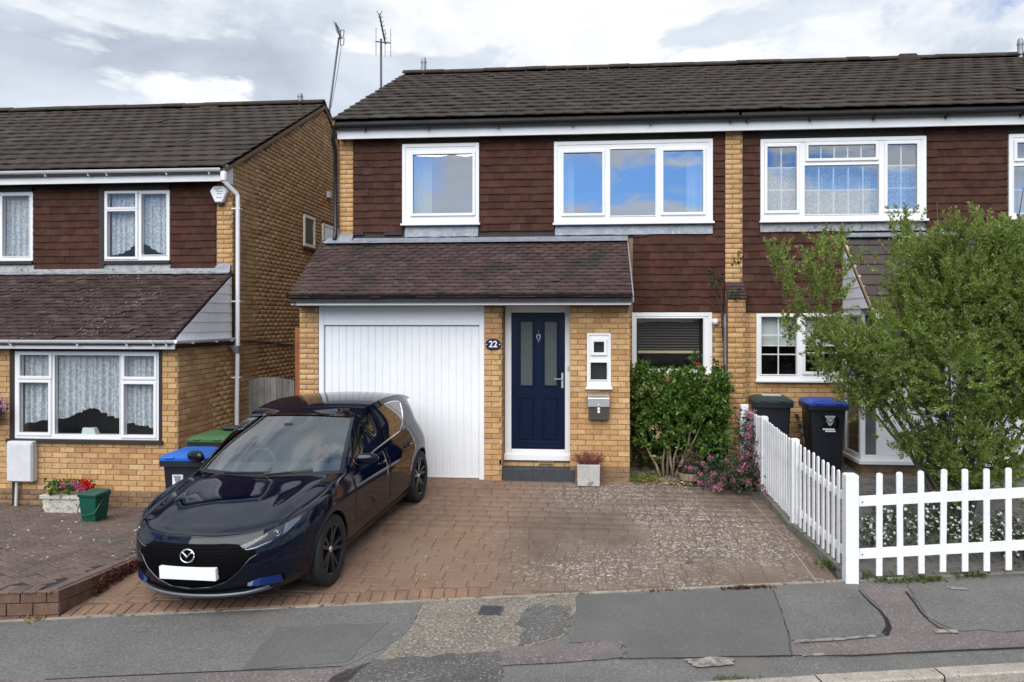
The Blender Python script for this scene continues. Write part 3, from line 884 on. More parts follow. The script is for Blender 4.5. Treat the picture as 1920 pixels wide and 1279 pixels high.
while yy < 11.9:
    h = 0.215 if r % 3 else 0.17
    x = DX0 + rnd.uniform(0, 0.3)
    x = DX0 + 0.0
    first = rnd.uniform(0.12, 0.42)
    while x < DX1 - 0.03:
        L = first if first else rnd.choice([0.22, 0.22, 0.30, 0.26])
        first = 0
        L = min(L, DX1 - x)
        xm, ym = x + L / 2, yy + h / 2
        lo = max(drive_ed(x), drive_ed(x + L)) + (0.235 if bordered(x) else 0.012)   # leave room for the border course
        y0 = max(yy, lo)
        if yy + h - y0 > 0.05 and L > 0.05 and not (xm < -4.12 and ym > 11.2):
            hh = round((yy + h - y0 - 0.011) / 0.02) * 0.02
            if hh > 0.03:
                recs.append((('d', round((L - 0.009) / 0.01) * 0.01, hh), lay(xm, yy + h - 0.006 - hh / 2, drive_z(yy + h - 0.006 - hh / 2) + 0.003, 0, jz=0.0003)))
        x += L
    yy += h
    r += 1
emit('paving_block', 'paving_blocks', recs, block_t, MT['drive'], drive, 230)
recs = []
s = 0.0
x = DX0 - 0.02
while bordered(x):
    px, py = x, drive_ed(x) + 0.115
    recs.append((('b', 0.100, 0.205), lay(px, py, drive_z(py), phi * 0.6)))
    x += 0.108
emit('border_block', 'border_blocks', recs, block_t, MT['border'], drive, 70)
# thin concrete edging between drive and pavement
MT['edging'] = M('pale_edging', (0.30, 0.26, 0.21), 0.95, (6, 0.25), (70, 0.3), (80, 0.5), spots=[(11, 0.56, 0.06, (0.11, 0.09, 0.07))])
ed = MB()
xs = np.linspace(-30, 30, 161)
for a, b in zip(xs, xs[1:]):
    p = [(a, edge(a) - 0.02), (b, edge(b) - 0.02), (b, edge(b) + 0.015), (a, edge(a) + 0.015)]
    ed.prism([(x, y, drive_z(y) + 0.0095) for x, y in p], (0, 0, -0.12))
tag(ed.build('edging_strip', MT['edging']), kind='structure')

# hairline pale seam along the drive beside the fence
MT['seam'] = M('pale_seam', (0.30, 0.27, 0.23), 0.95, (30, 0.3))
for pts_ in ([(1408, 938), (1440, 975), (1474, 1016)], [(1476, 1020), (1500, 1050), (1530, 1092)]):
    Q = [gp(*p) for p in pts_]
    sheet('pale_seam', [(x - 0.006, y) for x, y in Q] + [(x + 0.006, y) for x, y in Q[::-1]], MT['seam'], 0.0082, drive, th=0.003)
# left forecourt, raised behind a low brick edge, laid in herringbone
FCX = -4.46
def fore_z(y): return -0.028 - 0.072 * (y - 6.3)
MT['fore_bed'] = M('forecourt_joint', (0.028, 0.023, 0.020), 0.95, (20, 0.2))
MT['fore'] = M('dull_red_block', [(0, (0.105, 0.072, 0.062)), (0.4, (0.142, 0.098, 0.083)), (0.75, (0.122, 0.090, 0.078)), (1, (0.165, 0.110, 0.091))], 0.92, (2.2, 0.18), (50, 0.25), (70, 0.5), spots=[(17, 0.68, 0.03, (0.42, 0.40, 0.37)), (0.8, 0.55, 0.12, (0.105, 0.090, 0.074))])
fy0 = lambda x: edge(x) + 0.10
fb = MB().prism([(-10.5, fy0(-10.5), fore_z(fy0(-10.5)) - 0.012), (FCX - 0.1, fy0(FCX), fore_z(fy0(FCX)) - 0.012), (FCX - 0.1, 12, fore_z(12) - 0.012), (-10.5, 12, fore_z(12) - 0.012)], (0, 0, -0.5)).build('forecourt', MT['fore_bed'])
fb['kind'] = 'structure'
recs = []
c45 = math.cos(R(45))
g = 0.102
def fore_lay(x, y, ang): return lay(x, y, fore_z(y) - 0.012, ang, -0.072)
for i in range(-90, 90):
    for j in range(-90, 90):
        # herringbone: each pair is one along a and one along b
        for horiz in (True, False):
            if (i - j) % 4 != (0 if horiz else 3): continue
            a, b = i * g, j * g
            if horiz: ca, cb, ang = a + g, b + g / 2, 0
            else: ca, cb, ang = a + g / 2, b + g, 90
            th = R(58)
            x = -7 + ca * math.cos(th) - cb * math.sin(th)
            y = 8.3 + ca * math.sin(th) + cb * math.cos(th)
            if x > FCX - 0.17 or x < -9.4 or y < fy0(x) + 0.14 or y > 11.9: continue
            if x < -5.45 and y > 10.2: continue
            recs.append((('f', 0.191, 0.091), fore_lay(x, y, th + R(ang))))
emit('paving_block', 'paving_blocks', recs, block_t, MT['fore'], fb, 300)

# right forecourt, grey blocks
def right_z(y): return -0.187 + 0.085 * (y - 7.7)
MT['grey_bed'] = M('grey_joint', (0.06, 0.057, 0.05), 0.95)
MT['grey_block'] = M('grey_block', [(0, (0.155, 0.142, 0.125)), (0.5, (0.195, 0.18, 0.16)), (1, (0.175, 0.162, 0.145))], 0.92, (3, 0.2), (50, 0.25), (70, 0.5))
rx0 = 2.50
rb = MB().prism([(rx0, edge(rx0) + 0.016, right_z(edge(rx0) + 0.016) - 0.012), (12, edge(12) + 0.016, right_z(edge(12) + 0.016) - 0.012), (12, 12.2, right_z(12.2) - 0.012), (rx0, 12.2, right_z(12.2) - 0.012)], (0, 0, -0.5)).build('front_yard', MT['grey_bed'])
rb['kind'] = 'structure'
recs = []
r = 0
yy = 7.4
while yy < 11.9:
    x = rx0 - 0.1 * (r % 2)
    while x < 7.6:
        if yy > edge(x + 0.1) + 0.0 and x > rx0 - 0.01:
            recs.append((('b', 0.195, 0.115), lay(x + 0.1, yy + 0.06, right_z(yy + 0.06) - 0.012, 0, 0.085)))
        x += 0.204
    yy += 0.123
    r += 1
emit('paving_block', 'paving_blocks', recs, block_t, MT['grey_block'], rb, 200)
# concrete edging under the picket fence beside the drive
fl = [(2.60, 7.58), (2.455, 9.0), (2.43, 10.32), (2.43, 11.6)]
eb = MB()
for (a, b), (c, d) in zip(fl, fl[1:]):
    eb.hexa([(a - 0.10, b, -0.4), (a + 0.06, b, -0.4), (c + 0.06, d, -0.4), (c - 0.10, d, -0.4)],
            [(a - 0.10, b, drive_z(b) + 0.07), (a + 0.06, b, drive_z(b) + 0.07), (c + 0.06, d, drive_z(d) + 0.10), (c - 0.10, d, drive_z(d) + 0.10)])
MT['conc'] = M('mossy_concrete', (0.19, 0.18, 0.155), 0.95, (5, 0.25), (60, 0.3), (70, 0.5), spots=[(9, 0.57, 0.08, (0.08, 0.085, 0.06))])
tag(eb.build('yard_edging', MT['conc'], bevel=0.01), kind='structure')
# ------------------------------------------------------------------ middle house
YP, YW = 10.9, 11.93
house = thing('terraced_house', 'yellow brick middle house with white garage door, navy front door and maroon hung tiles', 'house', (-1.6, 11.9, 0))
xl = fx(637, YW)                   # left corner of the upper wall
xp0, xp1 = fx(1365, YW), fx(1392, YW)
W1 = rect(YW, 755.5, 899, 270.5, 420)
W2 = rect(YW, 1039, 1335.5, 264.5, 418)
GW = rect(YW, 1184.5, 1335, 586, 699)
ZE = 5.20
wall = split_wall(MB(), xl, xp1, -0.3, ZE, [W1, W2, GW], YW, YW + 0.26).build('wall', MT['mortar'], house)
mb = MB()
XR2 = 10.5
mb.box(xl, xl + 0.25, YW + 0.26, 20.8, -0.3, ZE).box(xl, xp1, 20.8, 21.0, -0.3, ZE)
mb.prism([(xl, YW + 0.1, ZE), (xl, 20.9, ZE), (xl, 16.4, 7.45)], (0.2, 0, 0))
mb.build('side_wall', MT['mortar'], house)
for r_ in (W1, W2): room(house, r_, YW)
room(house, GW, YW)
# --- bricks
br, brd = [], []
def facing(Y, x0, x1, z0, z1, holes=(), phase=0, dst=None):
    (br if dst is None else dst).extend(bricks_on((x0, Y, 0), (1, 0), x1 - x0, z0, z1, [(h[0] - x0, h[1] - x0, h[2], h[3]) for h in holes], phase=phase))
pil_l0, pil_l1 = fx(562, YP), fx(596.5, YP)
g0, g1 = fx(597, YP), fx(908, YP)
pil_m1 = fx(940, YP)
pan0, pan1 = fx(1069, YP), fx(1180, YP)
ZT = 2.50
SW = rect(YP, 1100.5, 1145.5, 625, 726)
MB().box(pil_l0, pil_l1, YP, YP + 0.24, -0.3, ZT).box(pil_l0, pil_l0 + 0.24, YP + 0.24, YW, -0.3, ZT).build('porch_wall', MT['mortar'], house)
MB().box(g1, pil_m1, YP, YP + 0.32, -0.3, ZT).build('porch_pier', MT['mortar'], house)
mb = MB()
split_wall(mb, pan0, pan1, -0.3, ZT, [SW], YP, YP + 0.24)
mb.box(pan1 - 0.24, pan1, YP + 0.24, YW, -0.3, ZT)
porch = mb.build('porch_wall', MT['mortar'], house)
facing(YP, pil_l0, pil_l1, 0.0, ZT)
facing(YP, g1, pil_m1, 0.0, ZT, phase=1)
facing(YP, pan0, pan1, 0.225, ZT, [SW])
br += bricks_on((pil_m1, YP, 0), (0, 1), 0.30, 0.0, ZT, phase=1)
br += bricks_on((pan1, YP, 0), (0, 1), YW - YP, 0.225, ZT, phase=1)
low = []
facing(YP, pan0, pan1, 0.0, 0.225, dst=low)
low += bricks_on((pan1, YP, 0), (0, 1), YW - YP, 0.0, 0.225)
# upper left pier, bricks beside the low window
pl1 = fx(663, YW)
facing(YW, xl, pl1, fz(442, xl, YW), ZE - 0.05)
zh = fz(585, 1.6, YW)
br += bricks_on((pan1, YW, 0), (1, 0), xp0 - pan1, 0.0, zh + 0.02, [(GW[0] - pan1, GW[1] - pan1, GW[2], GW[3])])
# pier between the two houses: slim above, wider and deeper below a tiled shoulder
zc0, zc1 = fz(562, 2.3, 11.7), fz(531, 2.3, 11.9)
px0, px1, pxl = fx(1365, 11.68), fx(1392, 11.90), fx(1397, 11.68)
pm = MB().box(px0, px1, YW - 0.035, YW, zc0, ZE - 0.02).box(px0, pxl, 11.68, YW, -0.3, zc0 + 0.02).build('pier', MT['mortar'], house)
facing(YW - 0.035, px0, px1, zc1, ZE - 0.05)
facing(11.68, px0, pxl, 0.0, zc0, phase=1)
br += bricks_on((pxl, 11.68, 0), (0, 1), YW - 11.68, 0.0, zc0)
emit('brick', 'brickwork', br, brick_t, MT['brick'], wall, 300)
emit('brick', 'plinth_brickwork', low, brick_t, MT['brick_dirty'], porch, 60)
rs = []
sl = math.hypot(zc1 - zc0, 0.22)
sd_ = ((0, 0.22 / sl, (zc1 - zc0) / sl))
rs = tiles_on('plain', (px0 - 0.01, 11.655, zc0), (1, 0, 0), sd_, (0, -sd_[2], sd_[1]), pxl - px0 + 0.03, sl, 0.06)
emit('shoulder_tile', 'shoulder_tiles', rs, tile_t, MT['plain'], pm, 40)
# --- hung tiles
hung = []
zb_ = fz(447, -1.5, YW)
ht = ZE - 0.03
def hang(x0, x1, z0, z1, holes, gauge=0.1145, dst=None):
    (hung if dst is None else dst).extend(tiles_on('hung', (x0, YW - 0.004, z0), (1, 0, 0), (0, 0, 1), (0, -1, 0), x1 - x0, z1 - z0, gauge, [(h[0] - x0, h[1] - x0, h[2] - z0, h[3] - z0) for h in holes]))
A1 = (fx(760, YW), fx(897, YW), fz(443, -1, YW), W1[2]); A2 = (fx(1041, YW), fx(1335.5, YW), fz(440, 1, YW), W2[2])
xc = fx(1187, YW)
H1 = (W1[0], W1[1], A1[2], W1[3] + 0.2); H2 = (W2[0], W2[1], A2[2], W2[3] + 0.2)
nrow = math.ceil((ht - zh) / 0.1145)
ztop = zh + nrow * 0.1145
k = math.ceil((zb_ - zh) / 0.1145)
hang(pl1, xc, zh + k * 0.1145, ht, [H1, H2])
hang(xc, px0 - 0.006, zh, ht, [H2])
split_wall(MB(), pl1, px0, zh + 0.05, ZE, [W1, W2, GW, (xl - 1, xc, 0, zb_ - 0.02)], YW - 0.003, YW + 0.01).build('batten_board', MT['dark_timber'], wall)
emit('hung_tile', 'tile_hanging', hung, tile_t, MT['hung'], wall, 300)
oddt = tiles_on('hung', (pl1, YW - 0.007, zh + k * 0.1145 - 0.045), (1, 0, 0), (0, 0, 1), (0, -1, 0), W1[0] - pl1 - 0.01, 0.115, 0.1145)
odd2 = [t for i, t in enumerate(oddt) if i != 1 and i != 2]
odd2 += tiles_on('hung', (xc + 0.01, YW - 0.008, zh + (k - 1) * 0.1145 + 0.005), (1, 0, 0), (0, 0, 1), (0, -1, 0), 0.19, 0.115, 0.1145)
emit('hung_tile', 'grey_tiles', odd2, tile_t, MT['hung_grey'], wall, 20)
# --- windows of the middle house
def pr(Y, *q): return rect(Y, *q)
w1 = window(house, YW, W1, [pr(YW, 776, 887, 291, 401)], sash=(0,), front=0.06)
w2 = window(house, YW, W2, [pr(YW, 1057, 1129, 288, 401), pr(YW, 1144, 1228, 281, 405), pr(YW, 1243, 1317, 284, 399)], sash=(0, 2), front=0.06)
gw = window(house, YW, GW, [pr(YW, 1193.5, 1318, 597, 693)], glass='glass_low', front=0.03, frame=0.06)
sw = window(house, YP, SW, [pr(YP, 1113.5, 1132.5, 641, 661), pr(YP, 1107.5, 1138, 680, 712)], glass='glass_low', front=0.012, sash=(0,), frame=0.03)
MB().box(SW[0], SW[1], YP + 0.09, YP + 0.10, SW[2], SW[3]).build('room', MT['black'], sw)
def apron(r, parent, mat='lead', y=YW):
    n = 12
    P = []
    for i in range(n + 1):
        x = r[0] + (r[1] - r[0]) * i / n
        P.append([(x, y - 0.012, r[3] - 0.001), (x, y - 0.034, (r[2] + r[3]) / 2), (x, y - 0.040 - rnd.uniform(0, 0.008), r[2] + rnd.uniform(-0.006, 0.006)), (x, y - 0.01, r[2])])
    return MB().grid(P).build('lead_apron', MT[mat], parent, smooth='auto')
apron(A1, house); apron(A2, house)
# drapes behind the upstairs panes
def drape(x0, x1, r, Y, label, waves=3, group=None, mat='drape', name='curtain', ph=0.0):
    o = curtain(x0, x1, r[3] - 0.04, lambda f: r[2] - 0.05, Y + 0.19, 0.03, waves, nx=40, nz=4, ph=ph).build(name, MT[mat], smooth=True)
    return tag(o, label, 'curtain', group)
drape(fx(772, YW), fx(806, YW), W1, YW, 'white curtain at the side of the smaller bedroom window above the garage', 3)
drape(fx(1052, YW), fx(1076, YW), W2, YW, 'white curtain in the pane of the three pane bedroom window nearest the garage', 3)
drape(fx(1290, YW), fx(1322, YW), W2, YW, 'white curtain in the three pane bedroom window, in the pane next to the pier', 3, ph=1)
# slatted blind and potted flower in the low window
GB = (GW[0] + 0.10, GW[1] - 0.17, fz(662, 1.3, YW), GW[3] - 0.08)
t = thing('slatted_blind', 'dark slatted blind with pale wooden bottom rail half down in the window above the bush', 'blind', (GB[0], YW + 0.14, GB[2]))
zz = GB[2] + 0.05
sm = None
first = None
while zz < GB[3]:
    if first is None:
        first = MB().hexa([(GB[0], YW + 0.13, zz), (GB[1], YW + 0.13, zz), (GB[1], YW + 0.15, zz + 0.022), (GB[0], YW + 0.15, zz + 0.022)],
                          [(GB[0], YW + 0.13, zz + 0.003), (GB[1], YW + 0.13, zz + 0.003), (GB[1], YW + 0.15, zz + 0.025), (GB[0], YW + 0.15, zz + 0.025)]).build('slat', MT['blind'], t)
        z0_ = zz
    else:
        c = first.copy(); COL.objects.link(c); c.parent = t; c.location.z += zz - z0_
    zz += 0.042
MB().box(GB[0], GB[1], YW + 0.125, YW + 0.155, GB[2] - 0.01, GB[2] + 0.03).build('bottom_rail', MT['blindrail'], t, bevel=0.003)
# --- garage door
gd = thing('garage_anchor', None, None) if False else None
gz1 = fz(606, -2.2, YP); gzl = fz(613, -2.2, YP)
mb = MB()
mb.box(g0, g0 + 0.075, YP + 0.01, YP + 0.12, 0, ZT - 0.0).box(g1 - 0.075, g1, YP + 0.01, YP + 0.12, 0, ZT)
mb.box(g0 + 0.075, g1 - 0.075, YP + 0.012, YP + 0.12, gz1 - 0.03, gz1 + 0.03)
gf = mb.build('garage_frame', MT['garage'], house, bevel=0.005)
MB().box(g0 + 0.075, g1 - 0.075, YP + 0.02, YP + 0.10, gz1 + 0.03, ZT).build('header_panel', MT['garage'], house)
mb = MB().box(g0 + 0.08, g1 - 0.08, YP + 0.062, YP + 0.10, 0.02, gzl + 0.015)
door = mb.build('garage_door', MT['garage'], house)
x0, x1 = g0 + 0.082, g1 - 0.082
n = 21
wd = (x1 - x0) / n
P = []
rib = MB()
prof = [(0.0, 0.062), (0.006, 0.052), (0.18, 0.048), (0.82, 0.048), (0.994, 0.052), (1.0, 0.062)]
pts = [(x0 + wd * (0.05 + 0.90 * f), YP + d) for f, d in prof]
rib.prism([(x, y, 0.045) for x, y in pts], (0, 0, gzl - 0.045))
r0 = rib.build('rib', MT['garage'], door)
for k in range(1, n):
    c = r0.copy(); COL.objects.link(c); c.parent = door; c.location.x += wd * k
MB().box(x0, x1, YP + 0.045, YP + 0.062, 0.02, 0.045).build('bottom_rail', MT['garage'], door)
# --- front door
YD = YP + 0.28
fr = rect(YD, 947, 1069.5, 577, 858)
lf = rect(YD, 959, 1059.5, 586, 841)
fr = (fr[0], fr[1], fr[2], ZT)
mb = MB()
mb.box(fr[0], lf[0], YD - 0.03, YD + 0.07, fr[2], ZT).box(lf[1], fr[1], YD - 0.03, YD + 0.07, fr[2], ZT)
mb.box(lf[0], lf[1], YD - 0.03, YD + 0.07, lf[3], ZT)
mb.box(fr[0] - 0.01, fr[1] + 0.005, YD - 0.06, YD + 0.07, fr[2] - 0.035, fr[2] + 0.055)
mb.box(lf[0], lf[1], YD - 0.034, YD + 0.06, fr[2] + 0.055, lf[2] - 0.01)
mb.build('door_frame', MT['upvc'], house, bevel=0.006)
mb = MB().box(pil_m1 - 0.05, fr[0], YD + 0.0, YD + 0.05, -0.2, ZT).box(fr[1], pan0 + 0.05, YD + 0.0, YD + 0.05, -0.2, ZT).box(fr[0] - 0.02, fr[1] + 0.02, YD - 0.01, YD + 0.2, -0.2, fr[2] - 0.035)
recess = mb.build('recess_wall', MT['mortar'], house)
emit('brick', 'recess_brickwork', bricks_on((pil_m1, YD - 0.012, 0), (1, 0), pan0 - pil_m1, 0.15, fr[2] - 0.04), brick_t, MT['brick'], recess, 20)
gp1 = rect(YD, 975.5, 999, 603, 723); gp2 = rect(YD, 1020.5, 1044.5, 603, 723)
dmb = split_wall(MB(), lf[0] + 0.004, lf[1] - 0.004, lf[2], lf[3] - 0.004, [gp1, gp2], YD, YD + 0.045)
fd = dmb.build('front_door', MT['navy'], house)
for q in (gp1, gp2):
    MB().ring((q[0] - 0.022, q[1] + 0.022, q[2] - 0.022, q[3] + 0.022), (q[0] + 0.004, q[1] - 0.004, q[2] + 0.004, q[3] - 0.004), YD - 0.012, YD + 0.01).build('glass_bead', MT['navy'], fd, bevel=0.006)
    MB().box(q[0], q[1], YD + 0.014, YD + 0.026, q[2], q[3]).build('pane', MT['glass_frost'], fd)
    MB().box(q[0] - 0.02, q[1] + 0.02, YD + 0.03, YD + 0.04, q[2] - 0.02, q[3] + 0.02).build('backing', MT['room'], fd)
for q in (rect(YD, 974, 999, 746, 822), rect(YD, 1019, 1044.5, 746, 822)):
    MB().ring((q[0] - 0.012, q[1] + 0.012, q[2] - 0.012, q[3] + 0.012), (q[0] + 0.008, q[1] - 0.008, q[2] + 0.008, q[3] - 0.008), YD - 0.012, YD + 0.001).build('moulding', MT['navy'], fd, bevel=0.005)
    MB().hexa([(q[0] + 0.016, YD - 0.002, q[2] + 0.016), (q[1] - 0.016, YD - 0.002, q[2] + 0.016), (q[1] - 0.016, YD + 0.004, q[2] + 0.016), (q[0] + 0.016, YD + 0.004, q[2] + 0.016)],
              [(q[0] + 0.016, YD - 0.002, q[3] - 0.016), (q[1] - 0.016, YD - 0.002, q[3] - 0.016), (q[1] - 0.016, YD + 0.004, q[3] - 0.016), (q[0] + 0.016, YD + 0.004, q[3] - 0.016)]).build('door_panel', MT['navy'], fd, bevel=0.0025)
MB().box(lf[0] + 0.05, lf[1] - 0.05, YD - 0.02, YD + 0.002, lf[2] + 0.03, lf[2] + 0.11).build('weather_bar', MT['navy'], fd, bevel=0.008)
kx = fx(1010, YD)
kz = fz(632, kx, YD)
kn = MB()
for s_ in (-1, 1):
    kn.tube([(kx + s_ * 0.006, YD - 0.02, kz + 0.045), (kx + s_ * 0.024, YD - 0.028, kz + 0.02), (kx + s_ * 0.022, YD - 0.03, kz - 0.02), (kx + s_ * 0.005, YD - 0.028, kz - 0.055)], 0.006, 8)
kn.tube([(kx, YD - 0.008, kz + 0.10), (kx, YD - 0.014, kz + 0.06), (kx, YD - 0.02, kz + 0.035)], [0.003, 0.008, 0.012], 8)
kn.tube([(kx, YD - 0.028, kz - 0.04), (kx, YD - 0.028, kz - 0.085)], [0.010, 0.004], 8)
kn.box(kx - 0.028, kx + 0.028, YD - 0.018, YD - 0.008, kz + 0.026, kz + 0.034)
kn.build('knocker', MT['chrome'], fd, smooth='auto')
hx, hz = fx(1054.5, YD), fz(711, 0, YD)
hd = MB().box(hx - 0.014, hx + 0.014, YD - 0.010, YD + 0.002, hz - 0.13, hz + 0.09)
hd.tube([(hx, YD - 0.005, hz), (hx, YD - 0.05, hz), (hx - 0.03, YD - 0.055, hz), (hx - 0.12, YD - 0.055, hz + 0.003)], 0.010, 8)
hd.build('handle', MT['steel'], fd, smooth='auto')
bell = MB().box(fx(1065, YD) - 0.014, fx(1065, YD) + 0.014, YD - 0.052, YD - 0.029, fz(690, 0, YD) - 0.03, fz(690, 0, YD) + 0.03).build('doorbell', MT['meter'], house, bevel=0.004)
ab = rect(YD, 1010, 1038, 862, 871)
vb = MB().box(ab[0], ab[1], YD - 0.04, YD - 0.018, ab[2], ab[3]).build('air_brick', MT['brick'], house)
for k in range(3):
    z = ab[2] + (ab[3] - ab[2]) * (k + 0.5) / 3
    MB().box(ab[0] + 0.012, ab[1] - 0.012, YD - 0.0425, YD - 0.038, z - 0.005, z + 0.005).build('slot', MT['black'], vb)
stp = thing('doorstep', 'low dark slate tiled doorstep under the navy front door', 'step', (fx(1010, YP), YP, 0))
sx0, sx1 = fx(942, YP - 0.02), fx(1078, YP - 0.02)
MB().box(sx0 + 0.006, sx1 - 0.006, YP - 0.012, YD - 0.012, -0.05, 0.155).build('core', MT['mortar'], stp)
ts = (sx1 - sx0) / 7
for k in range(7):
    MB().box(sx0 + ts * k + 0.002, sx0 + ts * (k + 1) - 0.002, YP - 0.022, YP - 0.0115, 0.004, 0.158).build('riser_tile', MT['step'], stp, bevel=0.003)
    for j in range(2):
        y0_ = YP - 0.024 + j * 0.145
        MB().box(sx0 + ts * k + 0.002, sx0 + ts * (k + 1) - 0.002, y0_, y0_ + 0.141, 0.1555, 0.168).build('tread_tile', MT['step'], stp, bevel=0.003)
# --- porch roof
ce, ct = (10.50, 2.600), (YW - 0.01, 3.545)
cx0, cx1 = -4.12, fx(1187, 10.55)
sl = math.hypot(ct[0] - ce[0], ct[1] - ce[1])
cs = (0, (ct[0] - ce[0]) / sl, (ct[1] - ce[1]) / sl); cn = (0, -cs[2], cs[1])
mb = MB().prism([(cx0 + 0.02, ce[0] + 0.03, ce[1] - 0.01), (cx0 + 0.02, ct[0], ct[1] - 0.015), (cx0 + 0.02, ct[0], ct[1] - 0.07), (cx0 + 0.02, ce[0] + 0.03, ce[1] - 0.06)], (cx1 - cx0 - 0.04, 0, 0))
prf = mb.build('porch_roof', MT['dark_timber'], house)
emit('roof_tile', 'roof_tiling', tiles_on('plain', (cx0, ce[0], ce[1] - 0.012), (1, 0, 0), cs, cn, cx1 - cx0, sl, 0.0945, jit=1.1), tile_t, MT['plain'], prf, 300)
mb = MB()
mb.prism([(cx1 - 0.008, ce[0] - 0.01, ce[1] + 0.03), (cx1 - 0.008, ct[0], ct[1] + 0.04), (cx1 - 0.008, ct[0], ct[1] - 0.06), (cx1 - 0.008, ce[0] - 0.01, ce[1] - 0.07)], (0.016, 0, 0))
mb.build('verge_strip', MT['lead'], prf)
mb = MB()
for xx in (pil_l0, pan1 - 0.02): mb.prism([(xx, YP + 0.05, ZT), (xx, YW, ZT), (xx, YW, ct[1] - 0.08), (xx, YP + 0.05, ce[1] + 0.16)], (0.02, 0, 0))
mb.build('cheek', MT['brick'], house)
MB().box(fx(556.5, 10.6), fx(1183, 10.6), 10.58, 10.605, fz(572.3, -1.5, 10.58), fz(560, -1.5, 10.58)).build('fascia', MT['white'], house, bevel=0.003)
MB().box(pil_l0 - 0.02, pan1 + 0.02, 10.605, YP + 0.3, ZT + 0.0, ZT + 0.02).build('soffit', MT['soffit'], house)
gutter(house, (cx0 - 0.02, 10.525, fz(551.5, -1.5, 10.52)), (cx1 - 0.01, 10.525, fz(551.5, -1.5, 10.52)), 0.052, 'gutter', [fx(u, 10.52) for u in (587, 696, 821, 937, 1053, 1166)])
P = []
for i in range(31):
    x = cx0 + 0.1 + (cx1 - cx0 - 0.1) * i / 30
    P.append([(x, YW - 0.045 - 0.004 * (i % 2), ct[1] + 0.035), (x, YW - 0.075, ct[1] + 0.012), (x, YW - 0.20 - rnd.uniform(0, 0.012), ct[1] - 0.055)])
MB().grid(P).build('flashing', MT['lead'], house, smooth='auto')
mb = MB().prism([(cx0 + 0.06, YW - 0.16, ct[1] - 0.04), (pl1 + 0.01, YW - 0.16, ct[1] - 0.04), (pl1 - 0.0, YW - 0.018, ct[1] + 0.10), (xl - 0.02, YW - 0.018, ct[1] + 0.10)], (0, 0.012, 0.012))
mb.build('pier_flashing', MT['lead'], house)
# --- main roof (runs on over the right-hand house)
YE, ZEV, YR, ZR = 11.62, 5.385, 16.4, 7.60
rl = math.hypot(YR - YE, ZR - ZEV)
rs_ = (0, (YR - YE) / rl, (ZR - ZEV) / rl); rn_ = (0, -rs_[2], rs_[1])
rx0_, rxm = -3.87, 2.33
def roof_of(h, x0, x1, name, ye=YE, zev=ZEV, yr=YR, zr=ZR, s=rs_, nn=rn_, length=rl, mat='rooftile', back=21.2):
    mb = MB().prism([(x0 + 0.03, ye + 0.04, zev - 0.02), (x0 + 0.03, yr, zr - 0.02), (x0 + 0.03, back, zev - 0.02), (x0 + 0.03, back, zev - 0.09), (x0 + 0.03, yr, zr - 0.09), (x0 + 0.03, ye + 0.04, zev - 0.09)], (x1 - x0 - 0.04, 0, 0))
    rf = mb.build('roof', MT['dark_timber'], h)
    emit('roof_tile', 'roof_tiling', tiles_on('inter', (x0, ye, zev - 0.012), (1, 0, 0), s, nn, x1 - x0, length - 0.05, 0.345, jit=1.3), tile_t, MT[mat], rf, 300)
    mb = MB()
    ss = (0, -s[1], s[2])
    emit('roof_tile', 'rear_tiling', tiles_on('inter', (x1, back, zev - 0.012), (-1, 0, 0), ss, (0, s[2], s[1]), x1 - x0, length - 0.05, 0.345), tile_t, MT[mat], rf, 0)
    return rf
roof1 = roof_of(house, rx0_, rxm, 'roof')
ridge_tiles(house, rx0_ + 0.02, rxm, YR, ZR + 0.085, 'rooftile')
# verge undercloak
MB().prism([(rx0_ + 0.012, YE + 0.01, ZEV + 0.022), (rx0_ + 0.012, YR, ZR + 0.022), (rx0_ + 0.012, YR, ZR - 0.06), (rx0_ + 0.012, YE + 0.01, ZEV - 0.07)], (0.04, 0, 0)).build('verge', MT['mortar_dull'], roof1)
def eaves(h, x0, x1, xg0, clips, join=()):
    MB().box(x0, x1, 11.74, 11.765, 5.118, 5.29).build('fascia', MT['white'], h, bevel=0.003)
    MB().box(x0, x1, 11.765, YW + 0.1, 5.15, 5.17).build('soffit', MT['soffit'], h)
    return gutter(h, (xg0, 11.675, 5.315), (x1, 11.675, 5.315), 0.060, 'gutter', clips)
eaves(house, fx(632, 11.74), rxm, fx(628, 11.68), [fx(u, 11.68) for u in (683, 802, 933, 1074, 1220, 1371)])
# black downpipe at the left corner
dx = xl - 0.035
MB().tube([(dx + 0.02, 11.675, 5.26), (dx + 0.0, 11.70, 5.10), (dx - 0.01, 11.86, 4.92), (dx - 0.01, 11.86, 3.66), (dx - 0.01, 11.80, 3.56)], 0.034, 10).build('downpipe', MT['gutter'], house, smooth='auto')
# grey cable pipe beside the pier
gx = fx(1364, 11.66)
MB().tube([(gx - 0.03, 11.70, fz(590, gx, 11.7)), (gx - 0.03, 11.70, 0.0)], 0.022, 8).build('waste_pipe', MT['lead'], house, smooth='auto')
def flue(h, u, v0, v1, Y, mat='meter'):
    x = fx(u, Y); z0, z1 = fz(v1, x, Y), fz(v0, x, Y)
    hh = z1 - z0
    r = 0.055
    MB().lathe([(r * 0.95, -0.25), (r, 0), (r, hh * 0.55), (r * 1.15, hh * 0.57), (r * 1.15, hh * 0.68), (r, hh * 0.70), (r * 0.95, hh * 0.85), (r * 0.6, hh * 0.97), (r * 0.2, hh)], (x, Y, z0), n=14).build('flue_terminal', MT[mat], h, smooth='auto')
MT['flue'] = M('grey_flue_metal', (0.30, 0.31, 0.33), 0.5, (9, 0.2), metal=0.4)
flue(house, 794.5, 107, 133, 16.35, 'flue')

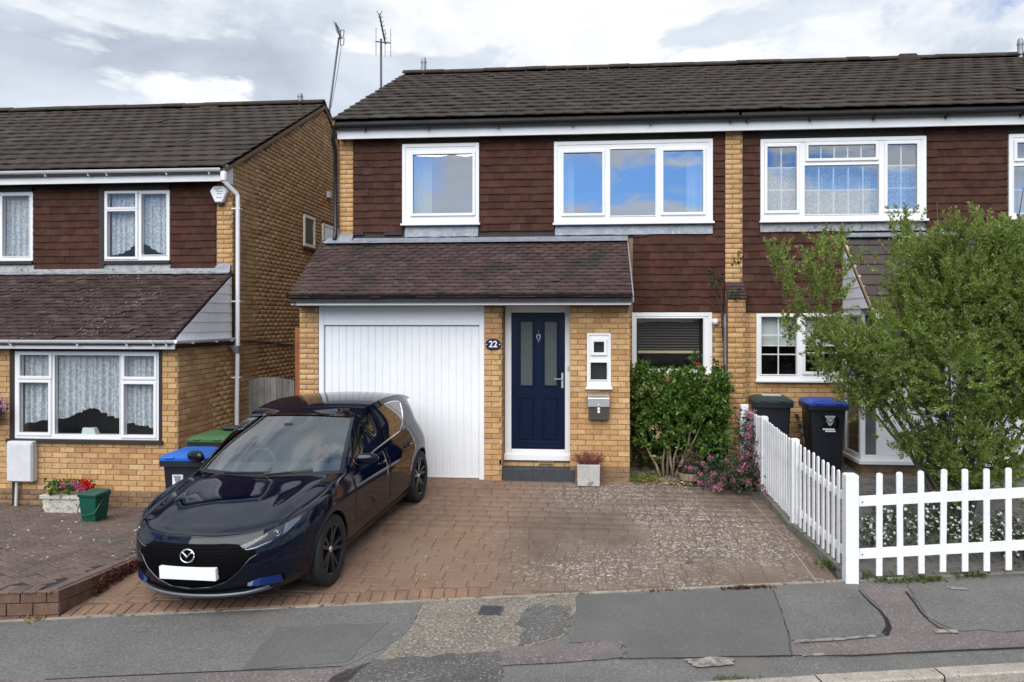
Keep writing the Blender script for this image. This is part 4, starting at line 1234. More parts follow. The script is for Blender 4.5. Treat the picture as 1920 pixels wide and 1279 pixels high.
# ------------------------------------------------------------------ right-hand house under the same roof
rh = thing('terraced_house', 'maroon tile hung house with small paned windows and white porch behind the tree', 'house', (5, 11.9, 0))
xq = xp1
XE = 10.6
W3 = rect(YW, 1424.5, 1734, 259.5, 413.5)
W4 = (fx(1888, YW), fx(1888, YW) + 2.0, fz(410, 6.0, YW), fz(254, 6.0, YW))
RG = rect(YW, 1417.5, 1590, 588, 713)
rwall = split_wall(MB(), xq, XE, -0.3, ZE, [W3, W4, RG], YW, YW + 0.26).build('wall', MT['mortar'], rh)
MB().box(XE - 0.25, XE, YW + 0.26, 20.8, -0.3, ZE).box(xq, XE, 20.8, 21.0, -0.3, ZE).build('side_wall', MT['mortar'], rh)
for r_ in (W3, W4, RG): room(rh, r_, YW)
A3 = (fx(1424.5, YW), fx(1733, YW), fz(434, 3.7, YW), W3[2]); A4 = (W4[0], W4[1], W4[2] - 0.16, W4[2])
hung = []
zh2 = fz(585, 2.6, YW)
PXL = 3.90
hang(px1 + 0.006, XE, zh2 + 0.0, ht, [(W3[0], W3[1], A3[2], W3[3] + 0.2), (W4[0], W4[1], A4[2], W4[3] + 0.2), (PXL, 9.0, 0, 3.55)])
split_wall(MB(), px1 + 0.006, XE, zh2 + 0.05, ZE, [W3, W4, RG], YW - 0.003, YW + 0.01).build('batten_board', MT['dark_timber'], rwall)
emit('hung_tile', 'tile_hanging', hung, tile_t, MT['hung'], rwall, 300)
br = []
br += bricks_on((pxl, YW, 0), (1, 0), XE - pxl, 0.0, zh2 + 0.01, [(RG[0] - pxl, RG[1] - pxl, RG[2] - 0.03, RG[3]), (PXL + 0.05 - pxl, 6.62 - pxl, 0, 3)])
emit('brick', 'brickwork', br, brick_t, MT['brick'], rwall, 300)
w3 = window(rh, YW, W3, [pr(YW, 1437, 1491.5, 277, 396), pr(YW, 1513.5, 1639, 273.5, 298), pr(YW, 1507, 1645, 311, 402.5), pr(YW, 1661, 1716, 272, 393)], sash=(0, 1, 3), front=0.06,
            bars={0: (2, (0.33, 0.68)), 1: (5, ()), 2: (5, (0.5,)), 3: (2, (0.33, 0.68))}, glass='glass_mid')
q = W4
w4 = window(rh, YW, W4, [(q[0] + 0.11, q[0] + 0.50, q[3] - 0.36, q[3] - 0.13), (q[0] + 0.07, q[0] + 0.52, q[2] + 0.07, q[3] - 0.47), (q[0] + 0.62, q[1] - 0.08, q[2] + 0.07, q[3] - 0.08)], sash=(0,), front=0.06, bars={1: (2, (0.5,))}, glass='glass_mid')
rg = window(rh, YW, RG, [pr(YW, 1427, 1492.5, 592, 702), pr(YW, 1509, 1580, 594, 697)], front=0.03, bars={0: (2, (0.34, 0.67)), 1: (2, (0.34, 0.67))}, glass='glass_low', sash=(1,), frame=0.05)
apron(A3, rh, 'lead_worn'); apron(A4, rh, 'lead_worn')
rbz = fz(649, 2.8, YW)
bl = thing('roller_blind', 'pale green roller blind half down in the small paned window above the bins', 'blind', (RG[0], YW + 0.12, rbz))
MB().box(RG[0] + 0.05, RG[1] - 0.05, YW + 0.13, YW + 0.136, rbz, RG[3] - 0.05).build('cloth', MT['rollerblind'], bl)
MB().tube([(RG[0] + 0.05, YW + 0.133, rbz), (RG[1] - 0.05, YW + 0.133, rbz)], 0.010, 8).build('bottom_bar', MT['white'], bl)
def net(x0, x1, r, Y, bottom, label, waves, group=None, ph=0.0, gap=0.17):
    o = curtain(x0, x1, r[3] - 0.03, bottom, Y + gap, 0.03, waves, nx=int(40 + waves * 10), nz=10, ph=ph).build('net_curtain', MT['net'], smooth=True)
    return tag(o, label, 'net curtain', group)
net(W3[0] + 0.05, W3[1] - 0.05, (W3[0], W3[1], W3[2], fz(305, 3.7, YW)), YW, lambda f: W3[2] - 0.02, 'white net curtain across the wide small paned bedroom window', 14)
drape(W4[0] + 0.12, W4[0] + 0.36, W4, YW, 'pale curtain in the bedroom window above the far end of the tree', 3)
roof2 = roof_of(rh, rxm, XE + 0.1, 'roof')
ridge_tiles(rh, rxm, XE + 0.1, YR, ZR + 0.085, 'rooftile')
eaves(rh, rxm, XE, rxm, [fx(u, 11.68) for u in (1402, 1520, 1640, 1776, 1917)])
flue(rh, 1913, 71, 103, 16.3, 'flue')
def vent_ridge(h, u, v, Y, mat='rooftile'):
    x = fx(u, Y); z = fz(v + 5, x, Y)
    MB().prism([(x - 0.24, Y - 0.13, z - 0.12), (x + 0.24, Y - 0.13, z - 0.12), (x + 0.17, Y - 0.06, z + 0.05), (x - 0.17, Y - 0.06, z + 0.05)], (0, 0.16, 0.0)).build('vent_tile', MT[mat], h, bevel=0.02)
vent_ridge(rh, 1701, 101, 16.35)
# porch of the right-hand house
YF = 11.22
ppb = 0.30
pzt = 3.53
PE = (10.70, 2.44)
po = MB()
MB().box(PXL + 0.02, 6.6, YF + 0.02, YW, -0.3, ppb - 0.02).build('porch_base', MT['mortar'], rh)
mb = MB().box(PXL - 0.03, 6.64, YF - 0.05, YF + 0.10, ppb - 0.035, ppb + 0.02).box(PXL - 0.03, PXL + 0.08, YF + 0.10, YW - 0.01, ppb - 0.035, ppb + 0.02).build('porch_sill', MT['upvc'], rh, bevel=0.005)
lowb = bricks_on((PXL + 0.02, YF + 0.02, 0), (1, 0), 2.7, 0.0, ppb - 0.03) + bricks_on((6.6, YF + 0.02, 0), (0, 1), YW - YF - 0.02, 0.0, ppb - 0.03)
# the face towards the drive
for k in range(2):
    pass
emit('brick', 'plinth_brickwork', lowb, brick_t, MT['brick_dirty'], rwall, 40)
pf = MB()
def post(x0_, x1_, y0_, y1_): pf.box(x0_, x1_, y0_, y1_, ppb + 0.02, 2.45)
post(PXL, PXL + 0.07, YF, YF + 0.07); post(PXL, PXL + 0.07, YW - 0.09, YW - 0.012); post(5.15, 5.22, YF, YF + 0.07); post(4.12, 4.19, YF + 0.001, YF + 0.07); post(6.53, 6.6, YF, YF + 0.07)
pf.box(PXL + 0.001, 6.599, YF + 0.002, YF + 0.068, 2.36, 2.449).box(PXL + 0.002, PXL + 0.068, YF + 0.07, YW - 0.09, 2.36, 2.449).box(PXL + 0.002, PXL + 0.068, YF + 0.07, YW - 0.09, ppb + 0.02, ppb + 0.09)
pf.box(PXL + 0.07, 4.12, YF + 0.003, YF + 0.067, ppb + 0.02, ppb + 0.09)
porchf = pf.build('porch_frame', MT['upvc'], rh, bevel=0.005)
MB().box(PXL + 0.028, PXL + 0.042, YF + 0.07, YW - 0.09, ppb + 0.09, 2.36).build('pane', MT['glass_frost'], porchf)
MB().box(4.19, 5.15, YF + 0.01, YF + 0.06, ppb + 0.02, 2.36).ring((4.19, 5.15, ppb + 0.02, 2.36), (4.29, 5.05, ppb + 0.12, 2.26), YF + 0.004, YF + 0.02).build('porch_door', MT['upvc'], rh, bevel=0.004)
MB().box(PXL + 0.07, 4.12, YF + 0.03, YF + 0.042, ppb + 0.09, 2.36).box(5.22, 6.53, YF + 0.03, YF + 0.042, 1.0, 2.36).build('pane', MT['glass_frost'], porchf)
MB().box(5.22, 6.53, YF + 0.012, YF + 0.058, ppb + 0.02, 1.0).build('porch_panel', MT['upvc'], rh)
MB().box(PXL + 0.04, 6.56, YW - 0.06, YW - 0.05, ppb + 0.02, 2.5).build('inner_wall', MT['room'], rh)
sl = math.hypot(YW - PE[0], pzt - PE[1]); s2 = (0, (YW - PE[0]) / sl, (pzt - PE[1]) / sl); n2 = (0, -s2[2], s2[1])
prr = MB().prism([(PXL - 0.02, PE[0] + 0.03, PE[1] - 0.01), (PXL - 0.02, YW - 0.012, pzt - 0.01), (PXL - 0.02, YW - 0.012, pzt - 0.10), (PXL - 0.02, PE[0] + 0.03, PE[1] - 0.10)], (4.5, 0, 0)).build('porch_roof', MT['dark_timber'], rh)
emit('roof_tile', 'porch_tiling', tiles_on('flat', (PXL - 0.03, PE[0], PE[1]), (1, 0, 0), s2, n2, 4.5, sl - 0.05, 0.232, jit=0.5), tile_t, MT['porchtile'], prr, 100)
MB().prism([(PXL - 0.035, PE[0] - 0.01, PE[1] + 0.02), (PXL - 0.035, YW - 0.03, pzt + 0.02), (PXL - 0.035, YW - 0.03, pzt - 0.035), (PXL - 0.035, PE[0] - 0.01, PE[1] - 0.045)], (0.03, 0, 0)).build('verge', MT['blindrail'], prr)
MB().box(PXL, 8.4, YW - 0.16, YW - 0.045, pzt - 0.02, pzt + 0.045).build('flashing', MT['lead'], rh, bevel=0.01)
ck = MB().prism([(PXL - 0.010, PE[0] + 0.05, 2.45), (PXL - 0.010, YW - 0.02, 2.45), (PXL - 0.010, YW - 0.02, pzt - 0.09), (PXL - 0.010, PE[0] + 0.05, PE[1] + 0.0)], (0.02, 0, 0)).build('cheek', MT['boards'], rh)
for k in range(7):
    z = 2.45 + 0.15 * k
    def yat(zz): return max(PE[0] + 0.05, PE[0] + (zz + 0.13 - PE[1]) / (pzt - PE[1]) * (YW - PE[0]))
    z1 = min(z + 0.146, pzt - 0.12)
    if z1 - z < 0.03: break
    MB().prism([(PXL - 0.024, yat(z), z), (PXL - 0.024, YW - 0.025, z), (PXL - 0.016, YW - 0.025, z1), (PXL - 0.016, yat(z1), z1)], (0.012, 0, 0)).build('cladding_board', MT['boards'], ck)
MB().box(PXL - 0.0, 8.4, PE[0] + 0.005, PE[0] + 0.03, PE[1] - 0.14, PE[1] + 0.0).build('fascia', MT['white'], rh)
# ------------------------------------------------------------------ left-hand house
YB, YL, XB = 10.1, 11.75, -5.53
lh = thing('detached_house', 'yellow brick house with white gutters, lace curtains and a long bare gable wall', 'house', (-8, 11.7, -0.2))
LG = rect(YB, 28.5, 298.5, 659, 824)
LGo = (LG[0] - 0.075, LG[1] + 0.045, LG[2] - 0.045, LG[3] + 0.03)
zbe = fz(653, -6.5, YB)                      # top of the bay wall
XW = -13.6
mb = split_wall(MB(), XW, XB, -0.6, zbe + 0.06, [LG], YB, YB + 0.26)
mb.box(XB - 0.26, XB, YB + 0.26, YL, -0.6, zbe + 0.06)
bay = mb.build('wall', MT['mortar'], lh)
U1 = rect(YL, 197.5, 319.5, 358, 489)
U0w = (fx(64, YL) - 1.25, fx(64, YL), fz(490, -9.3, YL), fz(361, -9.3, YL))
zle = 4.50
upper = split_wall(MB(), XW, XB, zbe, zle + 0.1, [U1, U0w], YL, YL + 0.26).build('upper_wall', MT['mortar'], lh)
YLR, ZLR = 16.1, 6.93
YLE, ZLE = 11.40, 4.655
def gable_z(y): return (ZLE + (y - YLE) / (YLR - YLE) * (ZLR - ZLE) if y < YLR else ZLR - (y - YLR) / (YLR - YLE) * (ZLR - ZLE)) - 0.09
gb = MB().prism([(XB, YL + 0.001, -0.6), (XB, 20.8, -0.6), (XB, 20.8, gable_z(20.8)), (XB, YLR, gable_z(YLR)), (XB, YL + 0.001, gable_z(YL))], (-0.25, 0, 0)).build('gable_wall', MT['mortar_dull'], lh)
MB().box(XW, XB - 0.25, 20.55, 20.8, -0.6, 4.6).box(XW, XW + 0.2, YB + 0.3, 20.5, -0.6, 4.6).build('rear_wall', MT['mortar_dull'], lh)
room(lh, LG, YB, xmax=XB - 0.27); room(lh, U1, YL, xmax=XB - 0.27); room(lh, U0w, YL)
br = bricks_on((-9.6, YB, 0), (1, 0), XB + 9.6, -0.075, zbe + 0.04, [(LGo[0] + 9.6, LGo[1] + 9.6, LGo[2], LGo[3] + 0.2)])
br += bricks_on((XB, YB, 0), (0, 1), YL - YB, -0.075, zbe + 0.02, phase=1)
lp0, lp1 = fx(407, YL), XB
br += bricks_on((lp0, YL, 0), (1, 0), lp1 - lp0, 3.05, zle, phase=1)
low = bricks_on((-9.6, YB - 0.003, 0), (1, 0), XB + 9.6, -0.375, -0.08) + bricks_on((XB + 0.003, YB, 0), (0, 1), YL - YB, -0.375, -0.08, phase=1)
emit('brick', 'brickwork', br, brick_t, MT['brick'], bay, 300)
emit('brick', 'plinth_brickwork', low, brick_t, MT['brick_dirty'], bay, 40)
# windows in the gable
ga = (fy(568, XB), fy(588.5, XB)); gb_ = (fy(603, XB), fy(632, XB))
gh = [(ga[0], ga[1], fz(461, XB, ga[0]), fz(401, XB, ga[0])), (gb_[0], gb_[1], fz(467, XB, gb_[0]), fz(418, XB, gb_[0]))]
gbr = bricks_on((XB, YL, 0), (0, 1), 17.6 - YL, -0.3, 7.0, [(h[0] - YL, h[1] - YL, h[2], h[3]) for h in gh], clip=lambda u, z: z < gable_z(YL + u) - 0.05)
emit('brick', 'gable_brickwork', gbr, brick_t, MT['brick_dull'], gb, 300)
for h in gh:
    wv = MB()
    x0_ = XB + 0.004
    wv.box(x0_, x0_ + 0.03, h[0], h[0] + 0.06, h[2], h[3]).box(x0_, x0_ + 0.03, h[1] - 0.06, h[1], h[2], h[3]).box(x0_, x0_ + 0.029, h[0] + 0.06, h[1] - 0.06, h[3] - 0.06, h[3]).box(x0_, x0_ + 0.029, h[0] + 0.06, h[1] - 0.06, h[2], h[2] + 0.06)
    wo_ = wv.build('window', MT['upvc'], lh)
    MB().box(x0_, x0_ + 0.012, h[0] + 0.06, h[1] - 0.06, h[2] + 0.06, h[3] - 0.06).build('pane', MT['glass_frost'], wo_)
    MB().box(x0_, x0_ + 0.05, h[0] - 0.04, h[1] + 0.04, h[2] - 0.05, h[2] - 0.002).build('sill', MT['dark_timber'], wo_)
    MB().box(x0_, x0_ + 0.02, h[0] - 0.02, h[1] + 0.02, h[3] + 0.002, h[3] + 0.05).build('lintel', MT['dark_timber'], wo_)
vy = fy(614, XB); vz = fz(366, XB, vy)
MB().box(XB + 0.005, XB + 0.07, vy - 0.09, vy + 0.09, vz - 0.07, vz + 0.07).build('wall_vent', MT['meter'], lh, bevel=0.01)
# cable sagging across the gable
cpts = []
for u, v in ((452, 640), (480, 640), (505, 641), (530, 645), (553, 646)):
    y_ = fy(u, XB + 0.02); cpts.append((XB + 0.025, y_, fz(v, XB + 0.02, y_)))
MB().tube(cpts, 0.012, 6).build('cable', MT['gutter'], lh)
# hung tiles upstairs
hung = []
def hangl(x0, x1, z0, z1, holes):
    hung.extend(tiles_on('hung', (x0, YL - 0.004, z0), (1, 0, 0), (0, 0, 1), (0, -1, 0), x1 - x0, z1 - z0, 0.1145, [(h[0] - x0, h[1] - x0, h[2] - z0, h[3] - z0) for h in holes]))
zs0 = fz(507, -7.8, YL)
hangl(XW + 2.2, fx(188, YL), zs0, zle, [(U0w[0], U0w[1], zs0 - 0.1, zle + 0.3)])
hangl(fx(321, YL), fx(406, YL), zs0, zle, [])
emit('hung_tile', 'tile_hanging', hung, tile_t, MT['hung'], upper, 300)
MB().box(fx(188, YL), U1[0], YL - 0.04, YL, U1[2] - 0.14, zle).build('timber_trim', MT['dark_timber'], lh)
for ww, xr in ((U1, fx(321, YL)), (U0w, U0w[1])):
    MB().box(ww[0], xr, YL - 0.06, YL, ww[2] - 0.05, ww[2] - 0.004).build('timber_sill', MT['dark_timber'], lh)
    MB().box(ww[0], ww[1], YL - 0.05, YL, ww[3] + 0.004, zle).build('timber_head', MT['dark_timber'], lh)
apron((fx(190, YL), fx(321, YL), zs0 + 0.0, U1[2] - 0.05), lh, 'lead_worn', YL); apron((U0w[0], U0w[1] + 0.02, zs0 + 0.0, U0w[2] - 0.05), lh, 'lead_worn', YL)
# ground floor window in its dark surround
MB().box(LGo[0], LG[0], YB - 0.012, YB + 0.06, LGo[2], LGo[3]).box(LG[1], LGo[1], YB - 0.012, YB + 0.06, LGo[2], LGo[3]).box(LG[0], LG[1], YB - 0.012, YB + 0.06, LG[3], LGo[3]).box(LGo[0] - 0.03, LGo[1] + 0.02, YB - 0.05, YB + 0.06, LGo[2] - 0.005, LG[2] - 0.001).build('timber_surround', MT['dark_timber'], lh)
lgw = window(lh, YB, LG, [pr(YB, 39, 93, 665.5, 705), pr(YB, 38, 92, 717.5, 811), pr(YB, 103.5, 224.5, 663.5, 815), pr(YB, 234.5, 290, 667.5, 706.5), pr(YB, 233.5, 289, 720.5, 816)], sash=(0, 1, 3, 4), front=0.01, glass='glass_low', frame=0.06, sill=False)
uw = window(lh, YL, U1, [pr(YL, 204, 256, 363.5, 389), pr(YL, 203.5, 256, 397, 482), pr(YL, 267, 313, 364, 478)], sash=(0, 1), front=0.03, glass='glass_low', sill=False, frame=0.05)
q = U0w
uw0 = window(lh, YL, U0w, [(q[1] - 0.53, q[1] - 0.07, q[2] + 0.08, q[3] - 0.06), (q[0] + 0.07, q[1] - 0.67, q[3] - 0.33, q[3] - 0.07), (q[0] + 0.07, q[1] - 0.67, q[2] + 0.08, q[3] - 0.45)], sash=(1, 2), front=0.03, glass='glass_low', sill=False, frame=0.05)
# lace nets
def hem(c, lo, hi, k):
    return lambda f: lo + (hi - lo) * math.exp(-((f - c) / 0.26) ** 2) + 0.018 * abs(math.sin(k * math.pi * f))
lz = lambda v: fz(v, -6.7, YB)
pl = pr(YB, 38, 92, 665, 811); pc = pr(YB, 103, 225, 664, 815); prr_ = pr(YB, 234, 290, 668, 816)
net(pl[0] - 0.03, pl[1] + 0.03, LG, YB, lambda f: lz(800) + (lz(788) - lz(800)) * f + 0.015 * abs(math.sin(9 * f)), 'lace net curtain in the narrow panes of the ground floor window above the meter box', 5, ph=0.4, gap=0.10)
net(pc[0] - 0.03, pc[1] + 0.03, LG, YB, hem(0.5, lz(790), lz(769), 12), 'lace net curtain with arched scalloped hem in the middle of the ground floor window', 9, ph=1.0, gap=0.10)
net(prr_[0] - 0.03, prr_[1] + 0.03, LG, YB, lambda f: lz(795) - (lz(793) - lz(805)) * f + 0.02 * abs(math.sin(8 * f)), 'lace net curtain in the narrow panes of the ground floor window nearest the blue bin', 5, ph=2.2, gap=0.10)
uz = lambda v: fz(v, -7.5, YL)
net(U1[0] + 0.03, U1[1] - 0.03, U1, YL, lambda f: uz(478) + 0.19 * math.exp(-((f - 0.5) / 0.24) ** 2), 'net curtain in the upstairs window beside the alarm box', 10, ph=0.7, gap=0.10)
net(U0w[0] + 0.03, U0w[1] - 0.03, U0w, YL, lambda f: U0w[2] + 0.05, 'net curtain in the upstairs window farthest from the alarm box', 10, ph=1.7, gap=0.10)
bx = fx(158, YB)
tis = thing('tissue_box', 'pale box standing on the sill inside the lace curtained ground floor window', 'box', (bx, YB + 0.15, LG[2] + 0.03))
zb0 = fz(818, bx, YB)
MB().hexa([(bx - 0.11, YB + 0.09, zb0), (bx + 0.11, YB + 0.09, zb0), (bx + 0.11, YB + 0.2, zb0), (bx - 0.11, YB + 0.2, zb0)], [(bx - 0.10, YB + 0.10, zb0 + 0.10), (bx + 0.07, YB + 0.10, zb0 + 0.10), (bx + 0.07, YB + 0.19, zb0 + 0.10), (bx - 0.10, YB + 0.19, zb0 + 0.10)]).build('case', MT['rollerblind'], tis, bevel=0.008)
MB().box(bx - 0.06, bx + 0.03, YB + 0.135, YB + 0.155, zb0 + 0.10, zb0 + 0.103).build('slot', MT['black'], tis)
MB().box(LG[0], LG[1], YB + 0.072, YB + 0.25, LG[2] - 0.01, zb0).build('window_board', MT['white'], lh)
# bay roof
be, bt = (9.86, 2.01), (YL - 0.01, 3.055)
bx1 = XB + 0.03
sl = math.hypot(bt[0] - be[0], bt[1] - be[1]); bs = (0, (bt[0] - be[0]) / sl, (bt[1] - be[1]) / sl); bn = (0, -bs[2], bs[1])
bxl = -11.0
brf = MB().prism([(bxl, be[0] + 0.03, be[1] - 0.01), (bxl, bt[0], bt[1] - 0.015), (bxl, bt[0], bt[1] - 0.07), (bxl, be[0] + 0.03, be[1] - 0.06)], (bx1 - bxl - 0.02, 0, 0)).build('bay_roof', MT['dark_timber'], lh)
emit('roof_tile', 'bay_tiling', tiles_on('plain', (bxl, be[0], be[1] - 0.012), (1, 0, 0), bs, bn, bx1 - bxl, sl, 0.1045, jit=2.0), tile_t, MT['plain_old'], brf, 300)
P = []
for i in range(41):
    x = bxl + (XB - bxl) * i / 40
    P.append([(x, YL - 0.040, bt[1] + 0.055), (x, YL - 0.055, bt[1] + 0.02), (x, YL - 0.15 - rnd.uniform(0, 0.015), bt[1] - 0.035)])
MB().grid(P).build('flashing', MT['lead_worn'], lh, smooth='auto')
MB().prism([(lp0 - 0.03, YL - 0.14, bt[1] - 0.02), (lp1 + 0.02, YL - 0.14, bt[1] - 0.02), (lp1 - 0.02, YL - 0.018, bt[1] + 0.12), (lp0 + 0.02, YL - 0.018, bt[1] + 0.12)], (0, 0.012, 0.012)).build('pier_flashing', MT['lead'], lh)
# white boarded cheek
ck = MB().prism([(XB - 0.01, be[0] + 0.18, zbe + 0.07), (XB - 0.01, YL - 0.02, zbe + 0.07), (XB - 0.01, YL - 0.02, bt[1] - 0.06), (XB - 0.01, be[0] + 0.18, be[1] + 0.03)], (0.025, 0, 0)).build('cheek', MT['boards'], lh)
nb = 7
zc = zbe + 0.07
for k in range(nb):
    z0_, z1_ = zc + k * 0.145, zc + k * 0.145 + 0.142
    yy_ = lambda z: max(be[0] + 0.20, be[0] + (z - be[1] + 0.05) / (bt[1] - be[1]) * (bt[0] - be[0]) + 0.02)
    if yy_(z0_) > YL - 0.05: break
    z1_ = min(z1_, bt[1] - 0.08)
    MB().prism([(XB + 0.016, yy_(z0_), z0_), (XB + 0.016, YL - 0.06, z0_), (XB + 0.010, YL - 0.06, z1_), (XB + 0.010, yy_(z1_), z1_)], (0.012, 0, 0)).build('cladding_board', MT['boards'], ck)
MB().box(XB + 0.008, XB + 0.03, YL - 0.055, YL + 0.02, zbe + 0.05, bt[1] - 0.02).build('corner_trim', MT['dark_timber'], lh)
MT['whitegut'] = M('white_gutter_plastic', (0.74, 0.74, 0.76), 0.35, (3, 0.05))
MB().box(bxl, XB + 0.05, 9.93, 9.955, zbe - 0.005, zbe + 0.085).build('fascia', MT['white'], lh, bevel=0.003)
MB().box(bxl, XB + 0.02, 9.955, YB + 0.1, zbe + 0.035, zbe + 0.055).build('soffit', MT['dark_timber'], lh)
zg = fz(637.5, -6.5, 9.87)
gutter(lh, (bxl, 9.88, zg), (XB + 0.09, 9.88, zg), 0.050, 'whitegut', [fx(u, 9.88) for u in (20, 145, 238, 288, 312)])
# side gutter above the bay's return wall
sg = MB()
P = []
for y_ in (9.87, YL + 0.05):
    P.append([(XB + 0.075 + 0.045 * math.cos(math.pi + math.pi * k / 8), y_, zg - 0.01 + 0.045 * math.sin(math.pi + math.pi * k / 8)) for k in range(9)])
sg.grid(P)
for y_ in (10.3, 11.0, 11.5): sg.box(XB + 0.02, XB + 0.13, y_ - 0.012, y_ + 0.012, zg - 0.06, zg - 0.045)
sg.build('side_gutter', MT['whitegut'], lh, smooth='auto')
MB().box(XB + 0.004, XB + 0.03, 9.96, YL, zbe + 0.0, zbe + 0.07).build('side_fascia', MT['dark_timber'], lh)
# main roof of the left house
ll = math.hypot(YLR - YLE, ZLR - ZLE); ls = (0, (YLR - YLE) / ll, (ZLR - ZLE) / ll); ln = (0, -ls[2], ls[1])
lroof = roof_of(lh, -14.0, XB + 0.04, 'roof', YLE, ZLE, YLR, ZLR, ls, ln, ll, back=20.85)
ridge_tiles(lh, -14.0, XB + 0.02, YLR, ZLR + 0.085, 'rooftile')
MT['verge'] = M('mortared_verge', (0.20, 0.13, 0.075), 0.9, (6, 0.25), (50, 0.3))
MB().prism([(XB + 0.012, YLE + 0.02, ZLE - 0.035), (XB + 0.012, YLR, ZLR - 0.035), (XB + 0.012, YLR, ZLR - 0.10), (XB + 0.012, YLE + 0.02, ZLE - 0.10)], (0.03, 0, 0)).prism([(XB + 0.012, 20.8, ZLE - 0.03), (XB + 0.012, YLR, ZLR - 0.03), (XB + 0.012, YLR, ZLR - 0.11), (XB + 0.012, 20.8, ZLE - 0.11)], (0.03, 0, 0)).build('verge', MT['verge'], lroof)
flue(lh, 563, 174, 192, 16.05, 'flue')
vent_ridge(lh, 395, 193, 16.05)
xf = fx(413, 11.5)
zf0, zf1 = fz(341.5, -6.5, 11.5), fz(325, -6.5, 11.5)
MB().box(-14, xf, 11.50, 11.525, zf0, zf1 + 0.04).build('fascia', MT['white'], lh, bevel=0.003)
MB().box(-14, XB - 0.02, 11.525, YL + 0.1, zf0 + 0.03, zf0 + 0.05).build('soffit', MT['dark_timber'], lh)
MB().box(xf + 0.02, XB + 0.02, 11.50, YL, zf0 - 0.02, zf1 + 0.13).build('eaves_box', MT['white'], lh, bevel=0.005)
zgu = fz(317.5, -6.5, 11.44)
gutter(lh, (-14, 11.445, zgu + 0.02), (fx(415, 11.44), 11.445, zgu), 0.055, 'whitegut', [fx(u, 11.44) for u in (85, 165, 200, 312, 392)])
# downpipe with a swan neck
x_a, x_b = fx(419, 11.42), fx(446, 11.62)
z_a = fz(336, x_a, 11.42); z_b = fz(368, x_b, 11.62)
mbp = MB().tube([(x_a, 11.43, z_a + 0.10), (x_a, 11.43, z_a - 0.01), (x_a + 0.02, 11.44, z_a - 0.05), (x_b - 0.015, 11.61, z_b + 0.04), (x_b, 11.62, z_b), (x_b, 11.62, 2.1), (x_b - 0.015, 11.62, 1.0), (x_b - 0.02, 11.62, -0.3)], 0.034, 12)
dp = mbp.build('downpipe', MT['whitegut'], lh, smooth='auto')
MB().lathe([(0.05, -0.07), (0.05, 0.05), (0.042, 0.07)], (x_a, 11.43, z_a + 0.05), n=14).build('outlet', MT['whitegut'], dp, smooth='auto')
for vv in (391, 565, 708):
    zz = fz(vv, x_b, 11.62)
    MB().box(x_b - 0.10, x_b + 0.04, 11.60, 11.70, zz - 0.010, zz + 0.010).build('pipe_clip', MT['whitegut'], dp)
zz = fz(655, x_b, 11.62)
MB().hexa([(x_b - 0.03, 11.58, zz - 0.06), (x_b + 0.03, 11.58, zz - 0.06), (x_b + 0.03, 11.66, zz - 0.06), (x_b - 0.03, 11.66, zz - 0.06)], [(x_b - 0.11, 11.54, zz + 0.06), (x_b + 0.045, 11.54, zz + 0.06), (x_b + 0.045, 11.68, zz + 0.06), (x_b - 0.11, 11.68, zz + 0.06)]).build('hopper', MT['lead'], dp)
# aerial masts
t = thing('tv_aerial', 'thin leaning aerial mast behind the gable end of the left-hand roof', 'aerial', (fx(621, 16.6), 16.6, 6.5))
a0 = (fx(618, 16.6), 16.6, fz(203, -5.4, 16.6)); a1 = (fx(635.5, 16.6), 16.6, fz(70, -5.2, 16.6))
MT['mast'] = M('grey_mast', (0.10, 0.10, 0.11), 0.5, (9, 0.1), metal=0.5)
MB().tube([(a0[0] - 0.03, a0[1], a0[2] - 0.5), a0, a1], 0.022, 8).build('mast', MT['mast'], t, smooth=True)
mb = MB()
ax_, az_ = a1[0], a1[2]
mb.tube([(ax_ - 0.07, 16.6, az_ + 0.32), (ax_ - 0.0, 16.62, az_ + 0.08), (ax_ + 0.02, 16.65, az_ - 0.02)], 0.018, 6)
for k in range(5): mb.tube([(ax_ - 0.07 + 0.015 * k, 16.45, az_ + 0.30 - 0.055 * k), (ax_ - 0.05 + 0.015 * k, 16.8, az_ + 0.28 - 0.055 * k)], 0.008, 5)
mb.build('boom', MT['mast'], t)
mb = MB()
for zz in (0.10, -0.08):
    mb.tube([(ax_ + 0.03, 16.62, az_ + zz + 0.07), (ax_ + 0.11, 16.62, az_ + zz + 0.07), (ax_ + 0.10, 16.62, az_ + zz - 0.08), (ax_ + 0.03, 16.62, az_ + zz - 0.09), (ax_ + 0.03, 16.62, az_ + zz + 0.07)], 0.011, 6)
mb.build('reflector', MT['mast'], t)
MB().tube([(ax_ + 0.05, 16.62, az_ - 0.15), ((ax_ + a0[0]) / 2 + 0.07, 16.61, (az_ + a0[2]) / 2), (a0[0] + 0.03, 16.6, a0[2])], 0.006, 5).build('cable', MT['mast'], t)
t = thing('tv_aerial', 'upright aerial mast with comb of vertical rods behind the middle roof', 'aerial', (fx(714.5, 17.6), 17.6, 6.9))
m0x, Ya = fx(714.5, 17.6), 17.6
mz0, mz1 = fz(170, m0x, Ya), fz(73, m0x, Ya)
MB().tube([(m0x, Ya, mz0 - 0.9), (m0x, Ya, mz1)], 0.026, 8).build('mast', MT['mast'], t, smooth=True)
cz = fz(80, m0x, Ya)
MB().tube([(fx(704, Ya), Ya, cz + 0.03), (fx(733, Ya), Ya, cz - 0.02)], 0.014, 6).build('cross_arm', MT['mast'], t)
for u, va, vb in ((705, 52, 104), (722, 58, 107), (732.5, 54, 107)):
    x = fx(u, Ya)
    MB().tube([(x, Ya, fz(va, x, Ya)), (x, Ya, fz(vb, x, Ya))], 0.007, 5).build('rod', MT['mast'], t)
mb = MB()
xb_ = fx(720, Ya)
